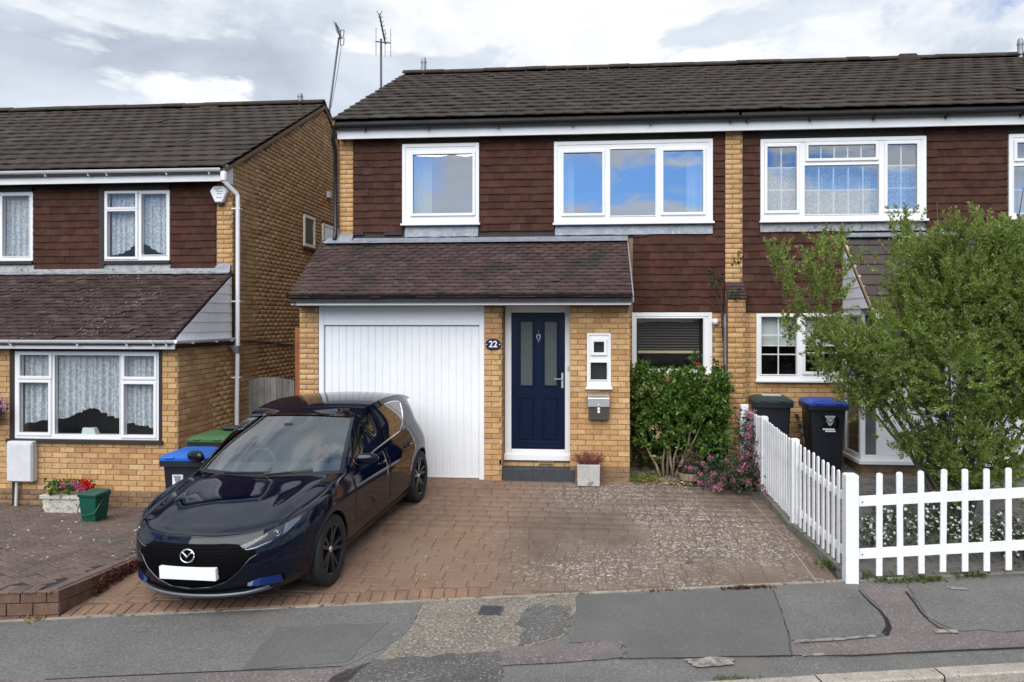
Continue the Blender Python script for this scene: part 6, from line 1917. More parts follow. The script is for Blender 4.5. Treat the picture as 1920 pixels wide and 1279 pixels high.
# lower intake and lip
nose_sheet(-0.52, 0.52, pw([(0, 0.232), (0.52, 0.262)]), pw([(0, 0.283), (0.2, 0.294), (0.40, 0.318), (0.52, 0.300)]), 0.005, 'lower_intake', 'grille', nx=40, nz=4)
nose_sheet(-0.60, 0.60, pw([(0, 0.186), (0.60, 0.205)]), pw([(0, 0.232), (0.45, 0.238), (0.60, 0.262)]), 0.022, 'front_lip', 'lip', nx=40, nz=5, edge_drop=0.02)
for s_ in (1, -1):
    # corner pockets of the bumper with a blade inside that leans back towards the sky
    pk_l = pw([(0.44, 0.300), (0.55, 0.276), (0.70, 0.268)]); pk_u = pw([(0.44, 0.312), (0.55, 0.352), (0.70, 0.345)])
    pk = nose_sheet(s_ * 0.44, s_ * 0.70, pk_l, pk_u, 0.004, 'bumper_pocket', 'grille', nx=16, nz=4, edge_drop=0.006)
    P = []
    for k in range(13):
        x = 0.47 + 0.215 * k / 12
        za, zb = pk_l(x) + 0.006, pk_u(x) - 0.006
        P.append([nose(s_ * x, za + (zb - za) * q, 0.030 - 0.024 * q) for q in (0, 0.5, 1)])
    MB().grid(P, flip=(s_ > 0)).build('blade', MT['paint_sky'], pk, local=True, smooth=True)
    # headlamp: dark housing, bright reflector ring, clear lens
    hl_u = pw([(0.42, 0.640), (0.52, 0.676), (0.62, 0.722), (0.72, 0.766), (0.80, 0.800)])
    hl_l = pw([(0.42, 0.635), (0.47, 0.588), (0.53, 0.592), (0.62, 0.620), (0.72, 0.672), (0.80, 0.772)])
    hd_ = nose_sheet(s_ * 0.42, s_ * 0.80, hl_l, hl_u, 0.004, 'headlight', 'lampdark', nx=24, nz=6, edge_drop=0.004)
    if s_ < 0:
        pass
    c = nose(s_ * 0.66, 0.694, 0.012)
    rng_ = [(c[0] + 0.026 * math.cos(t) * 0.9 * s_, c[1] + 0.026 * math.cos(t) * 0.5, c[2] + 0.024 * math.sin(t)) for t in np.linspace(0, 2 * math.pi, 21)]
    MB().tube(rng_, 0.0055, 6).build('lamp_ring', MT['lampchrome'], hd_, local=True, smooth=True)
    MB().lathe([(0.002, -0.004), (0.014, 0.0), (0.020, 0.006)], (0, 0, 0), 'y', 14).build('bulb', MT['lampchrome'], hd_, local=True, smooth=True).location = c
    nose_sheet(s_ * 0.70, s_ * 0.775, lambda x: hl_l(x) + 0.012, lambda x: hl_u(x) - 0.010, 0.008, 'reflector', 'lampchrome', hd_, nx=8, nz=3, edge_drop=0.003)
    nose_sheet(s_ * 0.46, s_ * 0.64, lambda x: hl_l(x) + 0.006, lambda x: hl_l(x) + 0.020, 0.008, 'running_light', 'lampchrome', hd_, nx=12, nz=2, edge_drop=0.003)
    nose_sheet(s_ * 0.42, s_ * 0.80, hl_l, hl_u, 0.014, 'lens', 'lens', hd_, nx=24, nz=6, edge_drop=0.010)
# bonnet edge gap
pts = [nose(x, front_at(x)[2] - 0.006, 0.001) for x in np.linspace(-0.62, 0.62, 50)]
MB().tube(pts, 0.0028, 5).build('panel_gap', MT['black'], car, local=True)
# wipers
for a, b in (((-0.50, 0.02), (0.16, 0.055)), ((0.10, 0.02), (0.66, 0.075))):
    p = [screen_pt(a[0] + (b[0] - a[0]) * t, a[1] + (b[1] - a[1]) * t) for t in np.linspace(0, 1, 8)]
    MB().tube([(x, y - 0.004, z + 0.014) for x, y, z in p], 0.008, 5).build('wiper', MT['trimblack'], car, local=True)
# wheels
def wheel(x, y, s_):
    tb = MB().lathe([(0.226, -0.100), (0.285, -0.108), (0.318, -0.100), (0.327, -0.075), (0.328, 0), (0.327, 0.075), (0.318, 0.100), (0.285, 0.108), (0.226, 0.100)], (0, 0, 0), 'x', 40, cap=False)
    w = bpy.data.objects.new('wheel', None); link(w, car); w.location = (x, y, 0.327)
    w.rotation_euler = (0.3 + y, 0, 0)
    tb.build('tyre', MT['tyre'], w, local=True, smooth=True)
    rm = MB().lathe([(0.228, -0.098), (0.236, -0.090), (0.232, 0.085), (0.236, 0.098), (0.226, 0.104), (0.216, 0.096), (0.212, 0.0), (0.10, -0.03), (0.0, -0.03)], (0, 0, 0), 'x', 40, cap=False)
    if s_ < 0: rm.v = [(-p[0], p[1], p[2]) for p in rm.v]
    rm.build('rim', MT['rim'], w, local=True, smooth='auto')
    sp = MB()
    for k in range(5):
        for q in (-0.17, 0.17):
            a0_ = 2 * math.pi * k / 5 + q * 0.55; a1_ = 2 * math.pi * k / 5 + q * 1.25
            d0 = np.array((math.cos(a0_), math.sin(a0_))); d1_ = np.array((math.cos(a1_), math.sin(a1_)))
            n0 = np.array((-d0[1], d0[0]))
            ri, ro = d0 * 0.035, d1_ * 0.222
            tx = s_
            b_ = [(tx * 0.030, *(ri - n0 * 0.026)), (tx * 0.030, *(ri + n0 * 0.026)), (tx * 0.060, *(ro + n0 * 0.024)), (tx * 0.060, *(ro - n0 * 0.024))]
            t_ = [(tx * 0.078, *(ri - n0 * 0.020)), (tx * 0.078, *(ri + n0 * 0.020)), (tx * 0.096, *(ro + n0 * 0.017)), (tx * 0.096, *(ro - n0 * 0.017))]
            sp.hexa(b_, t_)
    sp.build('spokes', MT['rim'], w, local=True, bevel=0.004)
    MB().lathe([(0.0, 0.086 * s_), (0.026, 0.086 * s_), (0.032, 0.078 * s_), (0.034, 0.05 * s_)], (0, 0, 0), 'x', 16, cap=False).build('hub_cap', MT['steel'], w, local=True, smooth=True)
    MB().lathe([(0.0, 0.0), (0.15, 0.0), (0.15, 0.012 * s_), (0.0, 0.012 * s_)], (0, 0, 0), 'x', 24, cap=False).build('brake_disc', MT['steel_dark'], w, local=True)
for s_ in (1, -1):
    for y in (0.945, 3.67): wheel(s_ * 0.775, y, s_)
# cabin
cb = MB()
cb.grid([[(x, 1.22 + 0.12 * (x / 0.7) ** 2, 0.93), (x, 1.75, 0.955 - 0.02 * abs(x)), (x, 1.95, 0.90), (x, 1.98, 0.62)] for x in np.linspace(-0.72, 0.72, 13)])
cb.build('dashboard', MT['cabin'], car, local=True, smooth=True)
for s_ in (-1, 1):
    st = MB()
    for k, (zc, w_, y_) in enumerate(((0.62, 0.25, 2.62), (0.80, 0.25, 2.70), (1.0, 0.23, 2.77), (1.08, 0.19, 2.80))):
        pass
    prof = [(2.45, 0.42), (2.50, 0.62), (2.62, 0.85), (2.70, 1.05), (2.78, 1.07), (2.78, 0.80), (2.72, 0.45)]
    st.prism([(s_ * 0.36 - 0.235, y_, z_) for y_, z_ in prof], (0.47, 0, 0))
    se = st.build('seat', MT['cabin'], car, local=True, bevel=0.05, seg=3)
    MB().box(s_ * 0.36 - 0.12, s_ * 0.36 + 0.12, 2.74, 2.84, 1.09, 1.26).build('headrest', MT['cabin'], se, local=True, bevel=0.04, seg=3)
MB().prism([(-0.62, 3.4, 0.5), (-0.62, 3.45, 1.05), (-0.62, 3.58, 1.08), (-0.62, 3.6, 0.5)], (1.24, 0, 0)).build('rear_seat', MT['cabin'], car, local=True, bevel=0.04)
MB().grid([[(b * 0.70, y, 0.42) for b in (-1, 1)] for y in (1.5, 4.2)]).build('cabin_floor', MT['cabin'], car, local=True)
# steering wheel on the car's right
swl = MB()
cs_ = (-0.37, 1.90, 0.885)
rg_ = []
for a in np.linspace(0, 2 * math.pi, 29):
    u_, v_ = 0.175 * math.cos(a), 0.175 * math.sin(a)
    rg_.append((cs_[0] + u_, cs_[1] + 0.38 * v_, cs_[2] + 0.925 * v_))
swl.tube(rg_, 0.016, 8)
swl.tube([(cs_[0] - 0.17, cs_[1], cs_[2]), (cs_[0], cs_[1] - 0.03, cs_[2] - 0.02), (cs_[0] + 0.17, cs_[1], cs_[2])], 0.020, 8)
swl.tube([(cs_[0], cs_[1] - 0.03, cs_[2] - 0.02), (cs_[0], cs_[1] - 0.07, cs_[2] - 0.17)], 0.022, 8)
swl.build('steering_wheel', MT['cabin'], car, local=True, smooth=True)
mr_ = screen_pt(0.0, 0.86)
mm = MB().box(-0.12, 0.12, mr_[1] + 0.03, mr_[1] + 0.07, mr_[2] - 0.10, mr_[2] - 0.03)
mm.box(-0.05, 0.05, mr_[1] - 0.05, mr_[1] + 0.06, mr_[2] - 0.03, mr_[2] - 0.005)
mm.build('rear_view_mirror', MT['trimblack'], car, local=True, bevel=0.01)
# ------------------------------------------------------------------ foliage
def leaf_mat(name, cols, trans=0.30, rough=0.5, noise=None):
    return M(name, cols, rough, noise, None, None, trans=trans, spec=0.35)
MT['leaf_tree'] = leaf_mat('olive_green_leaf', [(0, (0.160, 0.225, 0.042)), (0.4, (0.235, 0.315, 0.064)), (0.8, (0.31, 0.39, 0.095)), (1, (0.46, 0.51, 0.20))], 0.5, noise=(2.0, 0.30))
MT['leaf_tip'] = leaf_mat('pale_shoot', [(0, (0.15, 0.18, 0.08)), (0.6, (0.22, 0.24, 0.13)), (1, (0.30, 0.29, 0.19))])
MT['leaf_bush'] = leaf_mat('glossy_bush_leaf', [(0, (0.035, 0.080, 0.012)), (0.5, (0.085, 0.160, 0.024)), (0.85, (0.150, 0.245, 0.045)), (1, (0.26, 0.33, 0.10))], 0.2, 0.32)
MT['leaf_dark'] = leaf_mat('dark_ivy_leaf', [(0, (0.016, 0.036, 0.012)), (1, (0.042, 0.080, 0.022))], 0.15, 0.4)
MT['leaf_val'] = leaf_mat('grey_green_leaf', [(0, (0.035, 0.070, 0.030)), (1, (0.085, 0.135, 0.055))])
MT['leaf_lime'] = leaf_mat('lime_leaf', [(0, (0.13, 0.17, 0.03)), (1, (0.24, 0.28, 0.07))])
MT['leaf_dry'] = leaf_mat('dry_leaf', [(0, (0.20, 0.125, 0.055)), (0.5, (0.36, 0.27, 0.135)), (1, (0.52, 0.44, 0.27))], 0.1, 0.7)
MT['leaf_red'] = leaf_mat('red_brown_leaf', [(0, (0.060, 0.012, 0.014)), (0.6, (0.105, 0.020, 0.020)), (0.9, (0.060, 0.045, 0.016)), (1, (0.16, 0.05, 0.04))], 0.15, 0.6)
MT['heather'] = leaf_mat('dry_pink_heather', [(0, (0.20, 0.050, 0.048)), (0.6, (0.30, 0.095, 0.085)), (1, (0.13, 0.06, 0.045))], 0.15, 0.7)
MT['pink'] = leaf_mat('dusky_pink_flower', [(0, (0.42, 0.12, 0.23)), (0.6, (0.54, 0.20, 0.33)), (1, (0.62, 0.32, 0.41))])
MT['gpink'] = leaf_mat('bright_pink_petal', [(0, (0.62, 0.10, 0.27)), (1, (0.72, 0.25, 0.42))])
MT['gred'] = leaf_mat('scarlet_petal', [(0, (0.60, 0.006, 0.012)), (1, (0.74, 0.03, 0.03))])
MT['daisy'] = leaf_mat('white_petal', [(0, (0.72, 0.72, 0.70)), (1, (0.82, 0.80, 0.80))])
MT['violet'] = leaf_mat('violet_petal', [(0, (0.06, 0.02, 0.30)), (1, (0.12, 0.05, 0.42))])
MT['bark'] = M('grey_brown_bark', (0.065, 0.052, 0.040), 0.9, (20, 0.3), (90, 0.2), (60, 0.6))
MT['stem'] = M('pale_bare_stem', (0.27, 0.22, 0.14), 0.85, (20, 0.25), (90, 0.2))
MT['twig'] = M('dark_twig', (0.06, 0.042, 0.034), 0.9, (20, 0.3))
MT['grass'] = leaf_mat('verge_grass', [(0, (0.06, 0.10, 0.02)), (1, (0.14, 0.19, 0.05))])
def unit(v): return v / np.maximum(1e-9, np.linalg.norm(v, axis=-1, keepdims=True))
def leaf_mesh(name, P, D, size, mat, parent, asp=0.42, fold=0.18):
    """one bent diamond leaf of 2 quads at each point"""
    P, D = np.asarray(P, float), unit(np.asarray(D, float))
    n = len(P)
    size = np.broadcast_to(np.asarray(size, float), (n,)).reshape(n, 1)
    rv = unit(rng.normal(size=(n, 3)))
    Sd = unit(np.cross(D, rv)); Up = np.cross(Sd, D)
    a = P; tip = P + D * size + Up * size * -0.12
    mid = P + D * size * 0.5 + Up * size * fold * 0.3
    l = P + D * size * 0.45 + Sd * size * asp / 2 + Up * size * fold
    r = P + D * size * 0.45 - Sd * size * asp / 2 + Up * size * fold
    V = np.stack([a, l, tip, mid, r], 1).reshape(-1, 3)
    i = np.arange(n)[:, None] * 5
    Fq = np.concatenate([i + np.array([[0, 3, 2, 1]]), i + np.array([[0, 4, 2, 3]])])
    if parent is not None: V = V - np.array(wloc(parent))
    return npobj(name, V, Fq, mat, parent)
def sprays(centres, dirs, per, length, spread, leaf, jitter=0.5):
    """twigs carrying leaves: returns leaf points, leaf directions, and twig segments"""
    centres, dirs = np.asarray(centres), unit(np.asarray(dirs))
    m = len(centres)
    t = rng.uniform(0, 1, (m, per, 1))
    P = centres[:, None] + dirs[:, None] * t * length
    rv = unit(rng.normal(size=(m, per, 3)))
    side = unit(np.cross(dirs[:, None], rv))
    D = unit(dirs[:, None] * (0.5 + t * 0.6) + side * spread + rng.normal(size=(m, per, 3)) * jitter * 0.3)
    P = P + side * leaf * 0.05
    return P.reshape(-1, 3), D.reshape(-1, 3)
def twigs(mb, centres, dirs, length, r, n=4, every=1):
    for c, d in list(zip(centres, unit(np.asarray(dirs))))[::every]:
        mb.tube([c - d * 0.05, c + d * length], [r, r * 0.4], n, cap=False)

# --- the multi-stemmed tree behind the picket fence
TX, TY = 4.12, 8.95
TZ = right_z(TY)
tree = thing('garden_tree', 'bushy multi-stemmed olive green tree behind the white picket fence on the right', 'tree', (TX, TY, TZ))
blobs = []
def bpx(u, v, y, r, rz=None):
    x = fx(u, y)
    blobs.append((x, y, fz(v, x, y), r, rz or r))
for q in ((1770, 570, 8.9, 0.50), (1860, 530, 8.9, 0.50, 0.46), (1700, 640, 8.8, 0.42), (1545, 560, 8.9, 0.20, 0.30), (1575, 655, 8.8, 0.32, 0.24), (1900, 640, 8.9, 0.55), (1780, 690, 8.7, 0.54), (1700, 730, 8.8, 0.36, 0.30), (1640, 690, 8.75, 0.30, 0.26),
          (1890, 780, 9.0, 0.46, 0.44), (1790, 810, 8.9, 0.36, 0.36), (1830, 880, 8.9, 0.28, 0.30), (1745, 855, 8.85, 0.22, 0.18), (1880, 870, 8.95, 0.26, 0.24), (1790, 905, 8.85, 0.16, 0.12), (1960, 560, 9.0, 0.65), (1980, 720, 9.0, 0.6), (1800, 600, 9.5, 0.6), (1720, 570, 9.2, 0.32), (1620, 750, 8.8, 0.22, 0.14), (1900, 470, 9.0, 0.30, 0.2), (1760, 490, 9.1, 0.28, 0.2)):
    bpx(*q)
C, Dr = [], []
for (x, y, z, r, rz) in blobs:
    n = int(290 * (r / 0.5) ** 2)
    d = unit(rng.normal(size=(n, 3)))
    rad = rng.uniform(0.15, 1.0, (n, 1)) ** 0.6
    p = np.array((x, y, z)) + d * rad * np.array((r, r, rz))
    # clumpiness: drop those in the gaps of a coarse pattern
    g = np.sin(p[:, 0] * 7.3 + 1.1) * np.sin(p[:, 1] * 6.1 + 0.4) * np.sin(p[:, 2] * 7.9 + 2.0)
    k = g > -0.42
    C.append(p[k]); Dr.append((d * 0.8 + np.array((0, 0, 0.75)) + rng.normal(size=d.shape) * 0.35)[k])
# upright shoots on the outline
for u, v, n_ in ((1455, 492, 10), (1470, 540, 12), (1500, 590, 14), (1540, 480, 12), (1560, 470, 12), (1585, 500, 10), (1480, 630, 12), (1700, 428, 8), (1698, 450, 14), (1692, 475, 14), (1780, 445, 10), (1830, 440, 14), (1860, 445, 14), (1800, 462, 12), (1900, 445, 12), (1760, 475, 12), (1665, 505, 12), (1620, 770, 10), (1660, 800, 10), (1610, 640, 10), (1480, 520, 8), (1520, 520, 12), (1545, 620, 12), (1560, 720, 10), (1700, 850, 12), (1760, 880, 12)):
    y = 8.85
    x = fx(u, y); z = fz(v, x, y)
    c = np.array((x, y, z)) + rng.normal(size=(n_, 3)) * np.array((0.05, 0.12, 0.07))
    C.append(c); Dr.append(np.array((0, 0, 1.0)) + rng.normal(size=(n_, 3)) * 0.35)
C, Dr = np.concatenate(C), np.concatenate(Dr)
P, D = sprays(C, Dr, 40, 0.22, 0.80, 0.05)
sz = rng.uniform(0.026, 0.054, len(P))
leaf_mesh('crown', P, D, sz, MT['leaf_tree'], tree, asp=0.40)
tipi = rng.random(len(C)) < 0.7
tp = C[tipi] + unit(Dr[tipi]) * 0.21
P, D = sprays(tp, Dr[tipi], 5, 0.03, 0.5, 0.03)
leaf_mesh('shoot_tips', P, D, rng.uniform(0.022, 0.042, len(P)), MT['leaf_tip'], tree, asp=0.45)
mb = MB()
base = np.array((TX, TY, TZ - 0.05))
for (x, y, z, r, rz) in blobs:
    e = np.array((x, y, z))
    s = base + np.array((rnd.uniform(-0.18, 0.10), rnd.uniform(-0.08, 0.08), 0))
    k1 = s + (e - s) * 0.35 + np.array((0, 0, 0.18)); k2 = s + (e - s) * 0.7 + np.array((rnd.uniform(-0.06, 0.06), 0, 0.08))
    mb.tube([s, (s + k1) / 2 + np.array((rnd.uniform(-0.04, 0.04), 0, 0.03)), k1, k2, e, e + (e - k2) * 0.8], [0.034, 0.029, 0.024, 0.016, 0.010, 0.004], 7)
    for q in range(5):
        a = s + (e - s) * rnd.uniform(0.45, 1.0) + np.array((0, 0, 0.10))
        dd = unit(np.array((rnd.gauss(0, 1), rnd.gauss(0, 1), abs(rnd.gauss(0.6, 0.5)))))
        mb.tube([a, a + dd * r * 0.5, a + dd * r * 0.95 + np.array((0, 0, 0.06))], [0.009, 0.006, 0.003], 5, cap=False)
mb.build('trunk', MT['bark'], tree, smooth=True)
# --- daisies behind the fence
ddx0, ddx1 = fx(1612, 8.2), fx(1990, 8.3)
dz = thing('daisy_bed', 'low mound of small white daisies behind the picket fence along the pavement', 'flowers', ((ddx0 + ddx1) / 2, 8.25, right_z(8.25)))
n = 620
px = rng.uniform(ddx0, ddx1, n); py = rng.uniform(8.02, 8.55, n)
hgt = 0.34 + 0.16 * np.sin(px * 3.1 + 0.6) * np.sin(px * 1.3) + 0.08 * rng.normal(size=n)
hgt *= np.clip(1.2 - ((py - 8.28) / 0.36) ** 2, 0.3, 1) * np.clip((px - ddx0) / 0.25 + 0.35, 0.3, 1)
C = np.stack([px, py, right_z(py) + 0.02 + np.clip(hgt, 0.06, 1) * rng.uniform(0.25, 1, n)], 1)
P, D = sprays(C, np.array((0, 0, 1.0)) + rng.normal(size=(n, 3)) * 0.6, 16, 0.09, 0.9, 0.03)
leaf_mesh('foliage', P, D, rng.uniform(0.02, 0.045, len(P)), MT['leaf_val'], dz, asp=0.3)
def discs(name, C, r, mat, parent, k=7, tilt=0.5):
    n = len(C)
    nrm = unit(np.array((0, -0.8, 0.9)) + rng.normal(size=(n, 3)) * tilt)
    a = unit(np.cross(nrm, rng.normal(size=(n, 3)))); b = np.cross(nrm, a)
    r = np.broadcast_to(np.asarray(r, float), (n,))[:, None]
    V = [C + nrm * r * 0.25]
    for j in range(2 * k):
        t = math.pi * j / k
        rr = r * (1.0 if j % 2 == 0 else 0.72)
        V.append(C + (a * math.cos(t) + b * math.sin(t)) * rr)
    V = np.stack(V, 1).reshape(-1, 3)
    if parent is not None: V = V - np.array(wloc(parent))
    i = np.arange(n)[:, None] * (2 * k + 1)
    Fq = np.concatenate([i + np.array([[0, 1 + (2 * j) % (2 * k), 1 + (2 * j + 1) % (2 * k), 1 + (2 * j + 2) % (2 * k)]]) for j in range(k)])
    return npobj(name, V, Fq, mat, parent)
sel = rng.random(n) < 0.62
top = C[sel].copy(); top[:, 2] += 0.07; top[:, 1] -= 0.05
discs('daisy_flowers', top, rng.uniform(0.012, 0.02, len(top)), MT['daisy'], dz)['kind'] = 'stuff'
# --- bush in front of the low window
bx0, bx1 = fx(1183, 11.4), fx(1362, 11.4)
bush = thing('laurel_bush', 'glossy green bush with bare pale stems growing under the low kitchen window', 'bush', ((bx0 + bx1) / 2, 11.4, 0))
n = 1350
bxs = rng.uniform(bx0 + 0.02, bx1 - 0.0, n); bys = rng.uniform(11.08, 11.86, n)
zt = fz(700, 1.4, 11.4) + 0.03 * np.sin(bxs * 9) + 0.03 * rng.normal(size=n)
zlo = 0.30 + 0.11 * np.sin((bxs - bx0) * 4.5 + 1.0)
zz = zlo + (zt - zlo) * rng.uniform(0, 1, n) ** 0.7
C = np.stack([bxs, bys, zz], 1)
g = np.sin(C[:, 0] * 11) * np.sin(C[:, 2] * 12 + 1) 
C = C[g > -0.55]
P, D = sprays(C, np.array((0, -0.5, 0.6)) + rng.normal(size=C.shape) * 0.6, 11, 0.12, 0.9, 0.05)
leaf_mesh('foliage', P, D, rng.uniform(0.045, 0.085, len(P)), MT['leaf_bush'], bush, asp=0.5)
mb = MB()
for u0_, u1_, v1_ in ((1238, 1200, 800), (1252, 1248, 740), (1262, 1280, 760), (1263, 1255, 780), (1266, 1300, 780), (1268, 1330, 760), (1245, 1236, 790)):
    a = np.array((fx(u0_, 11.25), 11.25 + rnd.uniform(-0.05, 0.1), 0.02)); b = np.array((fx(u1_, 11.35), 11.35, fz(v1_, 1.2, 11.35)))
    m_ = (a + b) / 2 + np.array((rnd.uniform(-0.06, 0.06), -0.04, 0.03))
    mb.tube([a, (a + m_) / 2 + np.array((rnd.uniform(-0.03, 0.03), 0, 0)), m_, b], [0.022, 0.017, 0.013, 0.007], 7)
mb.build('stems', MT['stem'], bush, smooth=True)
wv = np.array([[fx(1216, 11.1), 11.08, fz(722, 1, 11.1)], [fx(1232, 11.1), 11.08, fz(805, 1, 11.1)]])
C = wv[rng.integers(0, 2, 10)] + rng.normal(size=(10, 3)) * 0.05
P, D = sprays(C, np.array((0, -0.6, -0.6)) + rng.normal(size=C.shape) * 0.4, 7, 0.10, 0.8, 0.05)
leaf_mesh('withered_leaves', P, D, rng.uniform(0.04, 0.08, len(P)), MT['leaf_dry'], bush, asp=0.4)
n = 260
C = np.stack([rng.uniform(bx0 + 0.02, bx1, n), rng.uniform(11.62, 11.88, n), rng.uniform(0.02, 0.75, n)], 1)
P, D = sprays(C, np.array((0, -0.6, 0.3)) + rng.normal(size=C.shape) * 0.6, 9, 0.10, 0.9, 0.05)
leaf_mesh('shade_fill_leaves', P, D, rng.uniform(0.04, 0.075, len(P)), MT['leaf_dark'], bush, asp=0.55)  # dark leaves added to stand in for deep shade on the wall foot
# ivy and bare climber at the pier
cl = thing('wall_climber', 'half bare climbing plant with thin dark stems beside the brick pier', 'climber', (fx(1350, 11.7), 11.7, 0))
for pts in (((1358, 870), (1357, 700), (1356, 600), (1345, 560), (1325, 530)), ((1356, 640), (1352, 580), (1352, 530), (1347, 510)), ((1354, 600), (1362, 560), (1372, 548)), ((1350, 560), (1338, 528), (1334, 505)), ((1355, 585), (1335, 572), (1322, 560))):
    MB().tube([(fx(u, 11.66), 11.66 - 0.01 * i, fz(v, 2.1, 11.66)) for i, (u, v) in enumerate(pts)], 0.011, 5, r1=0.004).build('stem', MT['twig'], cl, smooth=True)
C = []
for u, v, k, s in ((1340, 522, 12, 0.07), (1383, 490, 8, 0.05), (1378, 553, 7, 0.05), (1345, 690, 18, 0.09), (1350, 740, 20, 0.10), (1330, 760, 16, 0.12), (1345, 800, 16, 0.11), (1345, 850, 14, 0.12)):
    c = np.array((fx(u, 11.6), 11.6, fz(v, 2.1, 11.6)))
    C.append(c + rng.normal(size=(k, 3)) * s * np.array((0.7, 0.4, 1)))
C = np.concatenate(C)
P, D = sprays(C, np.array((0, -0.6, -0.2)) + rng.normal(size=C.shape) * 0.6, 6, 0.09, 0.9, 0.05)
leaf_mesh('foliage', P, D, rng.uniform(0.035, 0.065, len(P)), MT['leaf_dark'], cl, asp=0.55)
# low yellow-green cover and dry leaves at the foot of the bush
sp_ = thing('ground_cover', 'patch of yellow green creeping leaves beside the brick porch under the bush', 'plant', (fx(1210, 11.0), 11.0, 0))
n = 150
C = np.stack([rng.uniform(fx(1180, 10.9), fx(1235, 10.9), n), rng.uniform(10.82, 11.25, n), rng.uniform(0.0, 0.07, n)], 1)
P, D = sprays(C, np.array((0, -0.2, 0.8)) + rng.normal(size=C.shape) * 0.7, 7, 0.05, 1.0, 0.03)
leaf_mesh('foliage', P, D, rng.uniform(0.018, 0.035, len(P)), MT['leaf_lime'], sp_, asp=0.6)
n = 260
C = np.stack([rng.uniform(fx(1205, 10.9), fx(1300, 10.9), n), 10.78 + np.abs(rng.normal(0, 0.16, n)), rng.uniform(0.004, 0.035, n)], 1)
o = leaf_mesh('fallen_leaves', C, rng.normal(size=C.shape) * np.array((1, 1, 0.25)), rng.uniform(0.03, 0.075, n), MT['leaf_dry'], None, asp=0.5)
tag(o, kind='stuff')
# soil bed
MT['soil'] = M('dark_soil', (0.035, 0.026, 0.019), 0.95, (8, 0.3), (60, 0.3), (50, 0.6))
tag(MB().prism([(fx(1181, 10.95), 10.95, 0.012), (2.40, 10.55, 0.012), (2.40, YW, 0.012), (fx(1181, 10.95), YW, 0.012)], (0, 0, -0.1)).build('soil_bed', MT['soil']), kind='structure')
# weathered bowl with a dried plant
ptx, pty = fx(1295, 11.0), 11.0
pot = thing('plant_pot', 'round stone coloured pot with a dark rim holding a dried brown plant', 'pot', (ptx, pty, 0.01))
MB().lathe([(0.11, 0.0), (0.155, 0.03), (0.17, 0.10), (0.165, 0.135), (0.15, 0.14), (0.14, 0.12)], (ptx, pty, 0.02), n=24).build('bowl', MT['stem'], pot, smooth='auto')
MB().lathe([(0.172, 0.0), (0.180, 0.01), (0.180, 0.045), (0.165, 0.05), (0.15, 0.03)], (ptx, pty, 0.155), n=24).build('rim', MT['gutter'], pot, smooth='auto')
C = np.array((ptx, pty, 0.24)) + rng.normal(size=(26, 3)) * np.array((0.07, 0.05, 0.05))
mb = MB(); dd = np.array((0, -0.2, 1.0)) + rng.normal(size=C.shape) * 0.7
twigs(mb, C, dd, 0.2, 0.004)
mb.build('twigs', MT['twig'], pot)
P, D = sprays(C, dd, 10, 0.22, 0.9, 0.05)
leaf_mesh('dry_foliage', P, D, rng.uniform(0.03, 0.06, len(P)), MT['leaf_dry'] if False else M('brown_dead_leaf', [(0, (0.07, 0.045, 0.03)), (1, (0.17, 0.11, 0.075))], 0.8, trans=0.1), pot, asp=0.35)
# pink valerian
vx = 2.02
val = thing('valerian_plant', 'dusky pink flowering plant spilling on the drive at the end of the picket fence', 'flowers', (vx, 10.6, 0))
n = 330
C = np.stack([np.clip(rng.normal(vx + 0.02, 0.24, n), 1.45, 2.34), rng.normal(10.62, 0.20, n), np.abs(rng.normal(0, 0.19, n)) + 0.03], 1)
c2 = np.stack([rng.normal(2.24, 0.06, 110), rng.normal(10.85, 0.08, 110), rng.uniform(0.1, 0.95, 110)], 1)
C = np.concatenate([C, c2])
C[:, 0] = np.minimum(C[:, 0], 2.34)
P, D = sprays(C, np.array((0, -0.2, 0.8)) + rng.normal(size=C.shape) * 0.6, 12, 0.10, 0.9, 0.05)
leaf_mesh('foliage', P, D, rng.uniform(0.03, 0.06, len(P)), MT['leaf_val'], val, asp=0.35)
heads = []
for k in range(110):
    h = np.array((np.clip(rnd.gauss(vx + 0.05, 0.27), 1.42, 2.36), rnd.gauss(10.46, 0.14), 0.06 + abs(rnd.gauss(0.10, 0.16))))
    if rnd.random() < 0.3: h = np.array((rnd.gauss(2.26, 0.05), rnd.gauss(10.72, 0.08), rnd.uniform(0.3, 1.12)))
    heads.append(h)
heads = np.array(heads)
C = (heads[:, None] + unit(rng.normal(size=(len(heads), 34, 3))) * rng.uniform(0.3, 1, (len(heads), 34, 1)) * np.array((0.055, 0.05, 0.048))).reshape(-1, 3)
leaf_mesh('flower_heads', C, rng.normal(size=C.shape) + np.array((0, -0.3, 0.5)), rng.uniform(0.014, 0.026, len(C)), MT['pink'], val, asp=0.8)
mb = MB()
for h in heads[::2]:
    mb.tube([(min(2.34, h[0] + rnd.gauss(0, 0.03)), h[1] + 0.08, 0.0), h], 0.004, 4)
mb.build('stems', MT['leaf_val'], val)
# white brick stub at the end of the fence
st = thing('white_gatepost', 'short stack of white painted bricks at the pier end of the picket fence', 'post', (fx(1394, 11.2), 11.2, 0))
for k in range(11):
    MB().box(fx(1388, 11.2) + 0.0, fx(1403, 11.2), 11.15 + rnd.uniform(0, 0.01), 11.26, 0.02 + 0.098 * k, 0.02 + 0.098 * k + 0.088).build('brick', MT['fence'], st, bevel=0.008)
